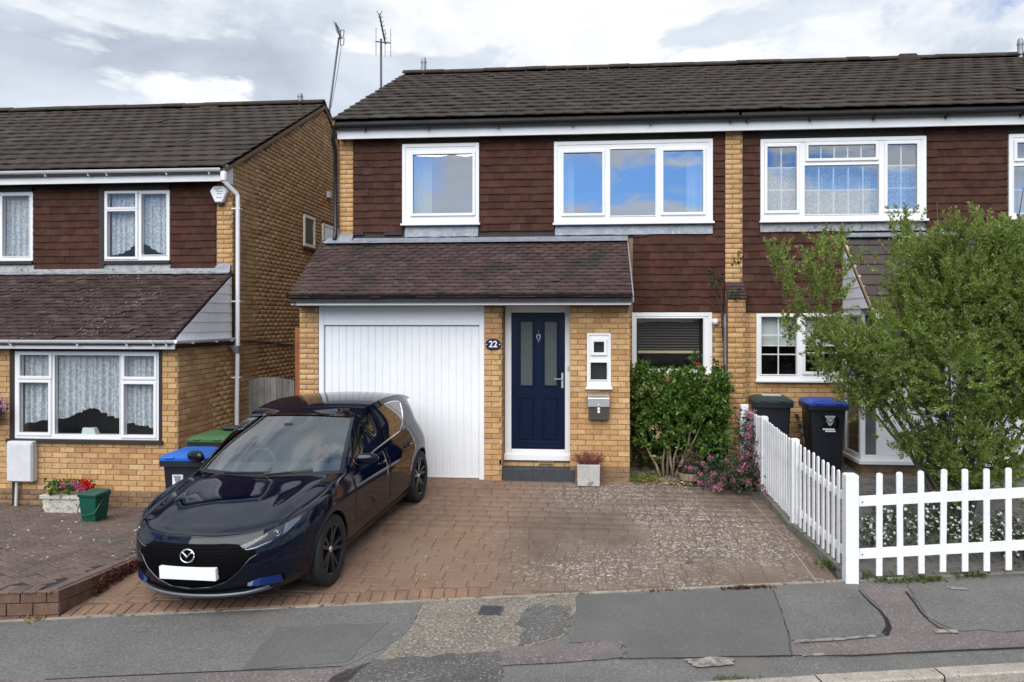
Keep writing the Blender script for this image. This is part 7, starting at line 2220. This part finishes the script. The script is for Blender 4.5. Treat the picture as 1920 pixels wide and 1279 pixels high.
# weeds along the edges
def tuft(name, label, pts, mat, n, h, cat='weeds', zf=drive_z, spread=0.05, size=(0.02, 0.045)):
    P0 = np.array([(*gp(*p), 0) for p in pts])
    k = rng.integers(0, len(P0) - 1, n); f = rng.random((n, 1))
    C = P0[k] * (1 - f) + P0[k + 1] * f + rng.normal(size=(n, 3)) * np.array((spread, spread * 0.6, 0))
    C[:, 2] = [zf(y) + 0.01 for y in C[:, 1]]
    o = leaf_mesh(name, np.repeat(C, 5, 0), np.array((0, -0.1, h)) + rng.normal(size=(n * 5, 3)) * 0.6, rng.uniform(*size, n * 5), MT[mat], None, asp=0.3)
    return tag(o, label, cat) if label else tag(o, kind='stuff')
tuft('weeds', None, [(1650, 1092), (1720, 1090), (1765, 1088)], 'grass', 110, 0.5)
tuft('weeds', None, [(1800, 1082), (1845, 1078)], 'grass', 45, 0.4)
tuft('weeds', None, [(1550, 1058), (1572, 1072)], 'grass', 40, 0.9, size=(0.03, 0.07))
tuft('weeds', None, [(1612, 1082), (1624, 1086)], 'grass', 30, 0.7)
tuft('weeds', None, [(1355, 1106), (1400, 1104), (1440, 1102)], 'leaf_red', 120, 0.3, size=(0.012, 0.028), spread=0.03)
tuft('weeds', None, [(1210, 1110), (1290, 1107)], 'leaf_red', 40, 0.2, size=(0.010, 0.022), spread=0.03)
tuft('weeds', None, [(1330, 1274), (1430, 1274)], 'grass', 50, 0.1, size=(0.01, 0.022), spread=0.03)
tuft('weeds', None, [(55, 1163), (75, 1160)], 'leaf_dry', 30, 0.2, size=(0.02, 0.05))
# dark red clover spilling down the low wall
n = 420
yy_ = rng.uniform(6.62, 8.6, n)
C = np.stack([FCX + 0.015 + np.abs(rng.normal(0, 0.025, n)), yy_, 0 * yy_], 1)
base_ = np.array([drive_z(y) for y in yy_]); top_ = np.array([fore_z(y) for y in yy_])
C[:, 2] = base_ + (top_ - base_) * rng.beta(1.2, 1.4, n)
P, D = sprays(C, np.array((0.8, -0.2, 0.3)) + rng.normal(size=C.shape) * 0.6, 6, 0.03, 1.0, 0.02)
o = leaf_mesh('creeping_clover', P, D, rng.uniform(0.012, 0.026, len(P)), MT['leaf_red'], None, asp=0.8)
tag(o, kind='stuff')
# blown petals and grit on the drive and pavements
n = 900
us = rng.uniform(780, 1560, n); vs = 930 + 175 * rng.beta(1.6, 1.4, n)
C = np.array([(*gp(u, v), 0) for u, v in zip(us, vs)])
C[:, 2] = [drive_z(y) + 0.0125 for y in C[:, 1]]
C = C[(C[:, 0] < 2.3) & (C[:, 1] > E0 + ES * C[:, 0] + 0.1)]
m2 = np.sin(C[:, 0] * 2.1) * np.sin(C[:, 1] * 1.9) > -0.35
C = C[m2]
D = rng.normal(size=C.shape) * np.array((1, 1, 0.05))
o = leaf_mesh('grit', C, D, rng.uniform(0.008, 0.022, len(C)), M('pale_grit', [(0, (0.30, 0.27, 0.23)), (1, (0.52, 0.49, 0.44))], 0.9), None, asp=0.7, fold=0.06)
tag(o, kind='stuff')
n = 60
us = rng.uniform(0, 260, n); vs = rng.uniform(960, 1100, n)
C = np.array([(*gp(u, v - 30), 0) for u, v in zip(us, vs)])
C[:, 2] = [fore_z(y) + 0.002 for y in C[:, 1]]
C = C[(C[:, 0] < FCX - 0.1) & (C[:, 1] < 10.0)]
o = leaf_mesh('litter', C, rng.normal(size=C.shape) * np.array((1, 1, 0.05)), rng.uniform(0.02, 0.06, len(C)), MT['daisy'], None, asp=0.35, fold=0.05)
tag(o, kind='stuff')
# ------------------------------------------------------------------ white picket fences
def lerp(a, b, t): return tuple(x + (y - x) * t for x, y in zip(a, b))
FH = 0.98
sf = thing('picket_fence', 'white picket fence running down the side of the drive towards the houses', 'fence', (2.45, 9.4, 0), group='white picket fences')
def fpost(parent, x, y, z0, z1, w=0.085):
    mb = MB().box(x - w / 2, x + w / 2, y - w / 2, y + w / 2, z0, z1 - 0.006)
    mb.hexa([(x - w / 2, y - w / 2, z1 - 0.006), (x + w / 2, y - w / 2, z1 - 0.006), (x + w / 2, y + w / 2, z1 - 0.006), (x - w / 2, y + w / 2, z1 - 0.006)],
            [(x - w / 2 + 0.012, y - w / 2 + 0.012, z1 + 0.006), (x + w / 2 - 0.012, y - w / 2 + 0.012, z1 + 0.006), (x + w / 2 - 0.012, y + w / 2 - 0.012, z1 + 0.006), (x - w / 2 + 0.012, y + w / 2 - 0.012, z1 + 0.006)])
    return mb.build('post', MT['fence'], parent, bevel=0.004)
PS = [(2.53, 7.54), (2.41, 9.0), (2.376, 10.32), (2.36, 11.62)]
tops = [fz(889, *PS[0]), fz(823, *PS[1]), fz(781, *PS[2]), fz(762, *PS[3])]
bots = [drive_z(PS[0][1]) - 0.02, drive_z(9.0) - 0.0, drive_z(10.32) - 0.0, 0.0]
fpost(sf, *PS[0], bots[0], tops[0], 0.118)
fpost(sf, *PS[1], bots[1], tops[1], 0.088)
fpost(sf, *PS[2], bots[2], tops[2], 0.088)
def picket(parent, p, d, nrm, z0, z1, w=0.058, t=0.016, gap=0.018):
    """flat board with a rounded top; p on the fence line, nrm towards the viewer's side"""
    px, py = p[0] + nrm[0] * gap, p[1] + nrm[1] * gap
    dz_ = rnd.gauss(0, 0.004)
    prof = [(-w / 2, z0), (w / 2, z0), (w / 2, z1 - 0.016), (w / 2 - 0.010, z1 - 0.004), (0, z1), (-w / 2 + 0.010, z1 - 0.004), (-w / 2, z1 - 0.016)]
    lean = rnd.gauss(0, 0.006)
    pts = [(px + d[0] * (a + lean * (z - z0)), py + d[1] * (a + lean * (z - z0)), z + dz_) for a, z in prof]
    return MB().prism(pts, (nrm[0] * t, nrm[1] * t, 0)).build('picket', MT['fence'], parent, bevel=0.002)
for k, cnt in ((0, 11), (1, 13), (2, 13)):
    a, b = PS[k], PS[k + 1]
    L = math.hypot(b[0] - a[0], b[1] - a[1])
    d = ((b[0] - a[0]) / L, (b[1] - a[1]) / L)
    nrm = (d[1] * -1.0, d[0])            # away from the drive
    nrm = (-d[1], d[0])
    nrm = (-abs(d[1]), 0.0)
    for j in range(cnt):
        f = (j + 0.75) / (cnt + 0.5)
        p = lerp(a, b, f)
        zt = tops[k] * (1 - f) + tops[k + 1] * f - 0.012
        zb = (drive_z(p[1]) + 0.10) if k == 0 else drive_z(p[1]) + 0.12
        picket(sf, p, d, (-1, 0), zb, zt, w=0.048, gap=0.012)
    for fr_ in (0.26, 0.80):
        z_a = tops[k] - FH * fr_; z_b = tops[k + 1] - FH * fr_
        h = 0.075
        MB().prism([(a[0] - 0.010, a[1], z_a - h / 2), (b[0] - 0.010, b[1], z_b - h / 2), (b[0] - 0.010, b[1], z_b + h / 2), (a[0] - 0.010, a[1], z_a + h / 2)], (0.026, 0, 0)).build('rail', MT['fence'], sf, bevel=0.002)
ff = thing('picket_fence', 'white picket fence along the pavement in front of the daisies', 'fence', (3.6, 7.7, 0), group='white picket fences')
fs = 0.10
fd_ = (math.cos(math.atan(fs)), math.sin(math.atan(fs)))
def fline(u):
    """x on the front fence line"""
    t = (u - U0) / F
    k = (t * CY - SY) / (CY + t * SY)
    y = (PS[0][1] - fs * PS[0][0]) / (1 - fs * k)
    return (k * y, y)
for i, u in enumerate((1646, 1685.5, 1725, 1765, 1806.5, 1847, 1888, 1929, 1971, 2014, 2058)):
    p = fline(u)
    f = (u - 1646) / (1888 - 1646)
    vt = 884.5 - 9 * f; vb = 1077 - 10 * f
    picket(ff, p, fd_, (fd_[1], -fd_[0]), fz(vb, *p), fz(vt, *p), w=0.058, gap=0.016)
e0, e1 = fline(1606), fline(2090)
for v0_, v1_ in ((930, 949), (1028.5, 1047)):
    q0, q1 = fz(v1_, *e0), fz(v0_, *e0)
    r0_, r1_ = q0 + 0.055, q1 + 0.055
    MB().prism([(e0[0], e0[1], q0), (e1[0], e1[1], r0_ + 0.07), (e1[0], e1[1], r1_ + 0.07), (e0[0], e0[1], q1)], (fd_[1] * 0.026, -fd_[0] * 0.026, 0)).build('rail', MT['fence'], ff, bevel=0.002)

scr_ = None
for v_ in (940, 1038):
    p = fline(1615)
    z = fz(v_, *p)
    q = MB().lathe([(0.0, -0.004), (0.006, -0.003), (0.0075, 0.0)], (p[0], p[1] - 0.031, z), 'y', 10).build('screw', MT['steel_dark'], ff)
# ------------------------------------------------------------------ wheeled bins
def wheelie(name, label, x, y, z, rot, lid, lidpart='lid', scale=1.0, tilt=0, group='wheeled bins by the houses'):
    b = thing(name, label, 'bin', (x, y, z), group=group, rotz=rot)
    w0, w1, d0, d1, h = (q * scale for q in (0.20, 0.245, 0.22, 0.285, 0.96))
    def ringq(w, d, zz, r=0.04, n=4):
        pts = []
        for cx_, cy_, a0_ in ((w - r, -d + r, -90), (w - r, d - r, 0), (-w + r, d - r, 90), (-w + r, -d + r, 180)):
            for k in range(n + 1):
                a = R(a0_ + 90 * k / n)
                pts.append((cx_ + r * math.cos(a), cy_ + r * math.sin(a), zz))
        return pts
    rows = [ringq(w0 - 0.01, d0 - 0.01, 0.05), ringq(w0, d0, 0.07)] + [ringq(w0 + (w1 - w0) * f, d0 + (d1 - d0) * f, 0.07 + (h - 0.07) * f) for f in (0.25, 0.5, 0.75, 0.9)]
    rows += [ringq(w1 - 0.002, d1 - 0.002, h - 0.05), ringq(w1 + 0.03, d1 + 0.03, h - 0.045), ringq(w1 + 0.032, d1 + 0.032, h + 0.01), ringq(w1 + 0.01, d1 + 0.01, h + 0.015)]
    mb = MB()
    n = len(rows[0])
    base = 0
    for r_ in rows: mb.v += r_
    for i in range(len(rows) - 1):
        for j in range(n):
            j2 = (j + 1) % n
            mb.f.append((i * n + j, i * n + j2, (i + 1) * n + j2, (i + 1) * n + j))
    mb.f.append(tuple(range(n - 1, -1, -1)))
    mb.build('body', MT['bin'], b, local=True, smooth='auto')
    lm = MB()
    lr = [ringq(w1 + 0.034, d1 + 0.036, h + 0.016, 0.05), ringq(w1 + 0.036, d1 + 0.038, h + 0.045, 0.05), ringq(w1 + 0.01, d1 + 0.01, h + 0.066, 0.06), ringq(w1 - 0.05, d1 - 0.06, h + 0.092, 0.07), ringq(w1 - 0.10, d1 - 0.12, h + 0.098, 0.07)]
    for r_ in lr: lm.v += r_
    for i in range(len(lr) - 1):
        for j in range(n):
            j2 = (j + 1) % n
            lm.f.append((i * n + j, i * n + j2, (i + 1) * n + j2, (i + 1) * n + j))
    lm.f.append(tuple(range((len(lr) - 1) * n, len(lr) * n))); lm.f.append(tuple(range(n - 1, -1, -1)))
    ld = lm.build('lid', MT[lid], b, local=True, smooth='auto')
    for s_ in (-1, 1):
        MB().box(s_ * 0.13 - 0.05, s_ * 0.13 + 0.05, -d1 - 0.05, -d1 + 0.03, h + 0.035, h + 0.062).build('lid_grip', MT[lid], ld, local=True, bevel=0.01)
    MB().tube([(-w1 + 0.02, d1 + 0.02, h - 0.03), (-w1 + 0.02, d1 + 0.075, h - 0.01), (w1 - 0.02, d1 + 0.075, h - 0.01), (w1 - 0.02, d1 + 0.02, h - 0.03)], 0.016, 8).build('handle', MT['bin'], b, local=True)
    for s_ in (-1, 1):
        MB().lathe([(0.03, -0.025), (0.095, -0.025), (0.10, -0.015), (0.10, 0.015), (0.095, 0.025), (0.03, 0.025)], (s_ * (w0 + 0.0), d0 + 0.02, 0.10), 'x', 20).build('wheel', MT['tyre'], b, local=True, smooth='auto')
    return b
b1 = wheelie('wheelie_bin', 'black wheeled bin with bright blue lid standing beside the dark car and low wall', -4.31, 8.22, drive_z(8.2) - 0.0, R(4), 'bluelid', scale=0.94)
# shield crest sticker
cr = MB().box(-0.115, 0.0, -0.262, -0.250, 0.60, 0.765)
cr.v = [(p[0], p[1] - 0.006 + (p[2] - 0.6) * -0.05, p[2]) for p in cr.v]
stk = cr.build('sticker', MT['sign_white'], b1, local=True)
MT['crest'] = M('grey_crest', (0.22, 0.24, 0.28), 0.5)
def shield(cx, cz, y, s):
    pts = [(-0.9, 1.0), (0.9, 1.0), (0.9, 0.65), (0.62, 0.6), (0.62, -0.1), (0.35, -0.65), (0, -0.95), (-0.35, -0.65), (-0.62, -0.1), (-0.62, 0.6), (-0.9, 0.65)]
    return MB().prism([(cx + a * s, y - (cz + b * s - 0.6) * 0.05, cz + b * s) for a, b in pts], (0, 0.002, 0))
shield(-0.057, 0.715, -0.2825, 0.045).build('crest', MT['crest'], stk, local=True)
b2 = wheelie('wheelie_bin', 'green lidded wheeled bin half hidden behind the bright blue lidded bin', -4.62, 9.45, -0.20, R(0), 'greenlid')
MB().box(-0.02, 0.22, 0.08, 0.24, 1.06, 1.12).build('handle_grip', MT['gutter'], b2, local=True, bevel=0.03)
xb1 = fx(1446, 11.35)
b3 = wheelie('wheelie_bin', 'dark wheeled bin with dull green lid and paper on top next to the brick pier', xb1, 11.40, right_z(11.35) + 0.02, R(-6), 'greenlid_dark')
MB().box(-0.12, 0.14, -0.08, 0.10, 1.060, 1.068).build('paper', MT['meter'], b3, local=True)
xb2 = fx(1545, 11.30)
b4 = wheelie('wheelie_bin', 'dark wheeled bin with blue lid, large number 20 and crest beside the white porch', xb2, 11.34, right_z(11.3) + 0.0, R(-3), 'bluelid_dark')
MT['crest2'] = M('pale_crest', (0.36, 0.38, 0.41), 0.5)
def text(body, size, name, mat, parent, loc, rot, depth=0.002, bold=True, align='CENTER'):
    cu = bpy.data.curves.new(name, 'FONT')
    cu.body, cu.size, cu.extrude = body, size, depth
    cu.align_x, cu.align_y = align, 'CENTER'
    if bold: cu.offset = size * 0.018
    tmp = bpy.data.objects.new(name + '_t', cu)
    COL.objects.link(tmp)
    dg = bpy.context.evaluated_depsgraph_get()
    me = bpy.data.meshes.new_from_object(tmp.evaluated_get(dg))
    COL.objects.unlink(tmp); bpy.data.objects.remove(tmp)
    me.materials.clear(); me.materials.append(MT[mat])
    o = bpy.data.objects.new(name, me)
    link(o, parent)
    o.location, o.rotation_euler = loc, rot
    return o
ang = R(90) + math.atan(0.065 / 0.9) * 1.0
text('20', 0.26, 'number', 'gloss_black', b4, (0.02, -0.2845, 0.735), (ang, 0, 0), 0.002)
shield(0.02, 0.765, -0.2815 - 0.008, 0.075).build('crest', MT['crest2'], b4, local=True)
cpts = [(0.02 + 0.034 * math.cos(a), -0.296, 0.775 + 0.030 * math.sin(a)) for a in np.linspace(0, 2 * math.pi, 17)]
MB().tube(cpts, 0.006, 5).build('crest_ring', MT['bin'], b4, local=True)
mb = MB()
for (a, b_, z_) in ((-0.075, 0.085, 0.650), (-0.04, 0.095, 0.622)):
    x = a
    while x < b_:
        w_ = rnd.uniform(0.012, 0.022)
        mb.box(x, min(b_, x + w_), -0.284, -0.272, z_ - 0.010, z_ + 0.010)
        x += w_ + 0.003
mb.build('lettering', MT['sign_white'], b4, local=True)
# plank leaning by the bins
sx_, sy_ = fx(1497, 11.6), 11.6
t = thing('timber_offcut', 'thin weathered stick leaning against the brick wall between the two bins', 'stick', (sx_, sy_, 0.15))
mb = MB().tube([(fx(1513, 11.5), 11.45, 0.15), (fx(1507, 11.55), 11.55, fz(822, 4, 11.55)), (fx(1498, 11.7), 11.7, fz(792, 4, 11.7)), (fx(1494, 11.8), 11.80, fz(778, 4, 11.8))], 0.022, 7)
mb.build('shaft', MT['greywood'], t)
mb = MB()
for k in range(4):
    z = 0.45 + 0.13 * k
    mb.lathe([(0.025, 0), (0.026, 0.03), (0.025, 0.06)], (fx(1508.5 - 3.2 * k, 11.55), 11.55 + 0.06 * k - 0.05, z), n=8)
mb.build('bark_strip', MT['twig'], t)

# ------------------------------------------------------------------ small things on and by the walls
t = thing('house_number_sign', 'navy enamel number 22 plate on the brick pier between garage and front door', 'sign', (fx(925, YP), YP - 0.02, fz(646, -0.8, YP)))
cx, cz = fx(925, YP), fz(646, -0.8, YP)
hw, hh = 0.112, 0.078
out = []
for k in range(48):
    a = 2 * math.pi * k / 48
    c, s = math.cos(a), math.sin(a)
    x = hw * math.copysign(abs(c) ** 0.55, c); z = hh * math.copysign(abs(s) ** 0.75, s)
    out.append((cx + x, YP - 0.014, cz + z * (0.78 + 0.22 * (1 - (x / hw) ** 2))))
MB().prism([(p[0], p[1] - 0.012, p[2]) for p in out][::-1], (0, 0.012, 0)).build('plate', MT['sign_navy'], t, bevel=0.003)
text('22', 0.125, 'number', 'sign_white', t, (0, -0.0085, 0.0), (R(90), 0, 0), 0.002)
for s_ in (-1, 1): MB().lathe([(0, -0.004), (0.008, -0.004), (0.008, 0.004)], (s_ * 0.095, -0.006, 0), 'y', 12).build('dot', MT['sign_white'], t, local=True)
# letterbox
lb = rect(YP, 1102, 1142.5, 738, 786)
t = thing('letterbox', 'stainless steel wall letterbox on the brick to the right of the front door', 'letterbox', ((lb[0] + lb[1]) / 2, YP - 0.05, lb[2]))
MB().box(lb[0] + 0.012, lb[1] - 0.012, YP - 0.105, YP - 0.012, lb[2], lb[3] - 0.03).build('case', MT['steel_dark'], t, bevel=0.006)
MB().prism([(lb[0], YP - 0.012, lb[3]), (lb[0], YP - 0.07, lb[3] - 0.006), (lb[0], YP - 0.125, lb[3] - 0.055), (lb[0], YP - 0.125, lb[3] - 0.175), (lb[0], YP - 0.112, lb[3] - 0.175), (lb[0], YP - 0.112, lb[3] - 0.06), (lb[0], YP - 0.012, lb[3] - 0.02)], (lb[1] - lb[0], 0, 0)).build('flap', MT['steel'], t, bevel=0.003)
for k, zz in enumerate((0.150, 0.20, 0.243)):
    MB().lathe([(0.0, -0.012), (0.019 if k else 0.014, -0.010), (0.02 if k else 0.015, 0.0)], ((lb[0] + lb[1]) / 2, YP - (0.126 if k == 0 else 0.106), lb[3] - zz), 'y', 14).build('viewing_hole' if k else 'lock', MT['steel'] if k == 0 else MT['sign_white'], t)
# round outside lamp
lx, lz_ = fx(1340, YW), fz(603, 2, YW)
t = thing('wall_lamp', 'round white unlit outside lamp on the brick beside the low window', 'lamp', (lx, YW, lz_))
MB().lathe([(0.0, -0.105), (0.03, -0.10), (0.05, -0.075), (0.054, -0.05), (0.045, -0.025), (0.035, -0.01)], (lx, YW, lz_), 'y', 20).build('globe', MT['upvc'], t, smooth=True)
MB().lathe([(0.04, -0.03), (0.042, -0.01), (0.042, -0.002)], (lx, YW, lz_), 'y', 16).build('base', MT['meter'], t, smooth='auto')
# alarm box
ax0, az0 = fx(415.5, YL), fz(366, -5.7, YL)
t = thing('alarm_box', 'white six-sided burglar alarm box under the eaves beside the swan neck downpipe', 'alarm box', (ax0, YL - 0.06, az0))
hx_ = [(-0.085, 0.13), (0.085, 0.13), (0.145, 0.05), (0.06, -0.13), (-0.06, -0.13), (-0.145, 0.05)]
MB().prism([(ax0 + a, YL - 0.11, az0 + b) for a, b in hx_], (0, 0.09, 0)).build('cover', MT['upvc'], t, bevel=0.012)
MB().box(ax0 - 0.05, ax0 + 0.05, YL - 0.085, YL - 0.03, az0 - 0.165, az0 - 0.131).build('strobe', MT['gutter'], t, bevel=0.006)
mb = MB()
for k, (a, b, z_) in enumerate(((-0.07, 0.04, 0.085), (-0.045, 0.0, 0.062), (-0.03, 0.06, 0.04), (-0.025, 0.04, 0.005), (-0.035, 0.045, -0.055))):
    x = a
    while x < b:
        w_ = rnd.uniform(0.010, 0.018)
        mb.box(ax0 + x, ax0 + x + w_, YL - 0.1115, YL - 0.1085, az0 + z_ - 0.006, az0 + z_ + 0.006)
        x += w_ + 0.003
mb.build('lettering', MT['crest'], t)
# meter box with pipe
mr = rect(YB - 0.13, 12, 60, 828, 904)
t = thing('meter_box', 'plain grey white gas meter box on the brick wall below the lace curtained window', 'meter box', ((mr[0] + mr[1]) / 2, YB - 0.1, mr[2]))
MB().box(mr[0], mr[1], YB - 0.13, YB - 0.012, mr[2], mr[3]).build('cabinet', MT['meter'], t, bevel=0.012)
MB().box(mr[0] + 0.01, mr[1] - 0.01, YB - 0.142, YB - 0.1305, mr[2] + 0.012, mr[3] - 0.03).build('door', MT['meter'], t, bevel=0.008)
MB().tube([(mr[0] + 0.10, YB - 0.06, mr[2]), (mr[0] + 0.085, YB - 0.06, -0.33)], 0.02, 8).build('gas_pipe', MT['meter'], t)
MB().box(mr[0] - 0.0, mr[0] + 0.06, YB - 0.025, YB - 0.010, -0.33, mr[2]).build('back_board', MT['dark_timber'], t)
# stone trough with geraniums
tx0, tx1 = fx(91, 9.75), fx(172, 9.75)
tz = fore_z(9.7) - 0.01
t = thing('stone_trough', 'rough pale stone trough planter standing against the left house wall', 'planter', ((tx0 + tx1) / 2, 9.75, tz))
def rough_box(x0, x1, y0, y1, z0, z1, taper=0.03, n=10, amp=0.006):
    P = []
    ringp = []
    for k in range(n): ringp.append((x0 + (x1 - x0) * k / n, y0))
    for k in range(4): ringp.append((x1, y0 + (y1 - y0) * k / 4))
    for k in range(n): ringp.append((x1 - (x1 - x0) * k / n, y1))
    for k in range(4): ringp.append((x0, y1 - (y1 - y0) * k / 4))
    cx_, cy_ = (x0 + x1) / 2, (y0 + y1) / 2
    rows = []
    for j in range(7):
        g = j / 6
        s_ = 1 - taper * (1 - g) / (x1 - x0) * 2
        rows.append([(cx_ + (x - cx_) * s_ + rnd.gauss(0, amp), cy_ + (y - cy_) * s_ + rnd.gauss(0, amp), z0 + (z1 - z0) * g) for x, y in ringp])
    m = len(ringp)
    mb = MB()
    for r_ in rows: mb.v += r_
    for i in range(6):
        for j in range(m):
            j2 = (j + 1) % m
            mb.f.append((i * m + j, i * m + j2, (i + 1) * m + j2, (i + 1) * m + j))
    mb.f.append(tuple(range(m - 1, -1, -1))); mb.f.append(tuple(range(6 * m, 7 * m)))
    return mb
rough_box(tx0, tx1, 9.62, 9.88, tz, tz + 0.215, 0.03).build('basin', MT['trough'], t, smooth='auto')
rough_box(tx0 - 0.02, tx1 + 0.02, 9.60, 9.90, tz + 0.20, tz + 0.245, 0.0, amp=0.003).build('rim', MT['trough'], t, smooth='auto')
ger = thing('geranium', 'pink and red geraniums growing in the pale stone trough', 'flowers', ((tx0 + tx1) / 2, 9.75, tz + 0.24))
n = 90
C = np.stack([rng.uniform(tx0 + 0.05, tx1 - 0.02, n), rng.normal(9.72, 0.07, n), tz + 0.24 + rng.uniform(0.0, 0.16, n)], 1)
P, D = sprays(C, np.array((0, -0.3, 0.8)) + rng.normal(size=C.shape) * 0.6, 7, 0.05, 1.0, 0.04)
leaf_mesh('foliage', P, D, rng.uniform(0.03, 0.055, len(P)), MT['leaf_bush'], ger, asp=0.8)
def blooms(name, lst, mat, parent, y):
    C = []
    for u, v, r_ in lst:
        x = fx(u, y)
        c = np.array((x, y, fz(v, x, y)))
        C.append(c + unit(rng.normal(size=(60, 3))) * rng.uniform(0.4, 1, (60, 1)) * r_)
    C = np.concatenate(C)
    return leaf_mesh(name, C, rng.normal(size=C.shape) + np.array((0, -0.6, 0.4)), rng.uniform(0.022, 0.036, len(C)), MT[mat], parent, asp=0.9, fold=0.08)
blooms('pink_bloom', [(118, 909, 0.045), (128, 912, 0.04), (140, 907, 0.05), (146, 914, 0.04), (156, 918, 0.045)], 'gpink', ger, 9.65)
blooms('red_bloom', [(158, 904, 0.055), (163, 908, 0.05), (170, 913, 0.045)], 'gred', ger, 9.66)
# green food caddy
cxx, cyy = fx(177, 9.2), 9.2
cz_ = fore_z(9.2) - 0.005
t = thing('food_caddy', 'dark green lidded food waste caddy standing in front of the stone trough', 'caddy', (cxx, cyy, cz_), rotz=R(-8))
t.scale = (0.86, 0.86, 0.95)
mb = MB()
def sqring(w, d, z): return [(-w, -d, z), (w, -d, z), (w, d, z), (-w, d, z)]
rows = [sqring(0.115, 0.115, 0), sqring(0.125, 0.125, 0.10), sqring(0.128, 0.128, 0.115), sqring(0.145, 0.145, 0.33), sqring(0.16, 0.16, 0.335), sqring(0.16, 0.16, 0.355)]
for r_ in rows: mb.v += r_
for i in range(len(rows) - 1):
    for j in range(4): mb.f.append((i * 4 + j, i * 4 + (j + 1) % 4, (i + 1) * 4 + (j + 1) % 4, (i + 1) * 4 + j))
mb.f.append((3, 2, 1, 0)); mb.f.append((20, 21, 22, 23))
mb.build('bucket', MT['caddy'], t, local=True, bevel=0.014)
MB().hexa([(-0.165, -0.175, 0.356), (0.165, -0.175, 0.356), (0.165, 0.165, 0.356), (-0.165, 0.165, 0.356)], [(-0.155, -0.165, 0.375), (0.155, -0.165, 0.375), (0.150, 0.150, 0.40), (-0.150, 0.150, 0.40)]).build('lid', MT['caddy'], t, local=True, bevel=0.01)
MB().tube([(-0.155, 0.0, 0.30), (-0.165, -0.10, 0.22), (-0.15, -0.165, 0.14), (0.0, -0.175, 0.10), (0.15, -0.165, 0.14), (0.165, -0.10, 0.22), (0.155, 0.0, 0.30)], 0.009, 7).build('handle', MT['caddy'], t, local=True, smooth=True)
# square planter with dry heather
pp = rect(10.72, 1082, 1125, 866, 907)
t = thing('square_planter', 'small pale stone cube planter beside the doorstep', 'planter', ((pp[0] + pp[1]) / 2, 10.8, 0))
xm = (pp[0] + pp[1]) / 2
w_ = (pp[1] - pp[0]) / 2
MB().hexa([(xm - w_ * 0.96, 10.62, 0.0), (xm + w_ * 0.96, 10.62, 0.0), (xm + w_ * 0.96, 10.87, 0.0), (xm - w_ * 0.96, 10.87, 0.0)], [(xm - w_, 10.60, 0.30), (xm + w_, 10.60, 0.30), (xm + w_, 10.88, 0.30), (xm - w_, 10.88, 0.30)]).build('pot', MT['stone'], t, bevel=0.008)
MB().box(xm - w_ * 0.86, xm + w_ * 0.86, 10.63, 10.85, 0.301, 0.306).build('soil', MT['soil'], t)
hp = thing('heather_plant', 'dry reddish heather spreading over the small stone cube planter', 'plant', (xm, 10.74, 0.30))
C = np.stack([rng.uniform(xm - w_ * 0.8, xm + w_ * 0.8, 120), rng.uniform(10.64, 10.84, 120), np.full(120, 0.30)], 1)
dd = np.stack([(C[:, 0] - xm) * 7 + rng.normal(0, 0.35, 120), rng.normal(-0.1, 0.35, 120), rng.uniform(0.4, 1.0, 120)], 1)
mb = MB(); twigs(mb, C, dd, 0.15, 0.0025, 3)
mb.build('twigs', MT['heather'], hp)
P, D = sprays(C, dd, 12, 0.16, 0.7, 0.02)
leaf_mesh('foliage', P, D, rng.uniform(0.012, 0.026, len(P)), MT['heather'], hp, asp=0.3)
# pot plant on the kitchen sill
kx_, ky_ = fx(1307, YW + 0.1), YW + 0.11
kz_ = fz(695, 1.7, YW + 0.1)
t = thing('pot_plant', 'small red potted plant with dark leaves on the sill inside the low kitchen window', 'pot plant', (kx_, ky_, kz_))
MB().lathe([(0.045, 0), (0.06, 0.10), (0.064, 0.105), (0.064, 0.12), (0.05, 0.115)], (kx_, ky_, kz_), n=18).build('pot', MT['gred'], t, smooth='auto')
C = np.array((kx_, ky_, kz_ + 0.18)) + rng.normal(size=(30, 3)) * np.array((0.06, 0.03, 0.06))
P, D = sprays(C, np.array((0, 0, 0.6)) + rng.normal(size=C.shape), 8, 0.06, 0.9, 0.04)
leaf_mesh('foliage', P, D, rng.uniform(0.03, 0.05, len(P)), MT['leaf_bush'], t, asp=0.5)
# violet flower of a hanging basket at the very edge
vx_, vz_ = fx(2, 9.9), fz(764, -8, 9.9)
t = thing('hanging_basket', 'violet hanging basket flowers on the brick wall beside the lace curtained window', 'flowers', (vx_ - 0.15, 9.9, vz_))
C = np.array((vx_ - 0.10, 9.9, vz_)) + rng.normal(size=(120, 3)) * np.array((0.07, 0.06, 0.05))
leaf_mesh('blooms', C, rng.normal(size=C.shape) + np.array((0, -0.4, 0.3)), rng.uniform(0.03, 0.05, 120), MT['violet'], t, asp=0.9)
MB().lathe([(0.02, -0.22), (0.13, -0.15), (0.17, -0.04), (0.165, -0.035)], (vx_ - 0.20, 9.9, vz_), n=18).build('basket', MT['gutter'], t, smooth='auto')
MB().tube([(vx_ - 0.20, 9.9, vz_ - 0.05), (vx_ - 0.20, 9.9, vz_ + 0.25), (vx_ - 0.20, 10.09, vz_ + 0.3)], 0.008, 6).build('bracket', MT['gutter'], t)
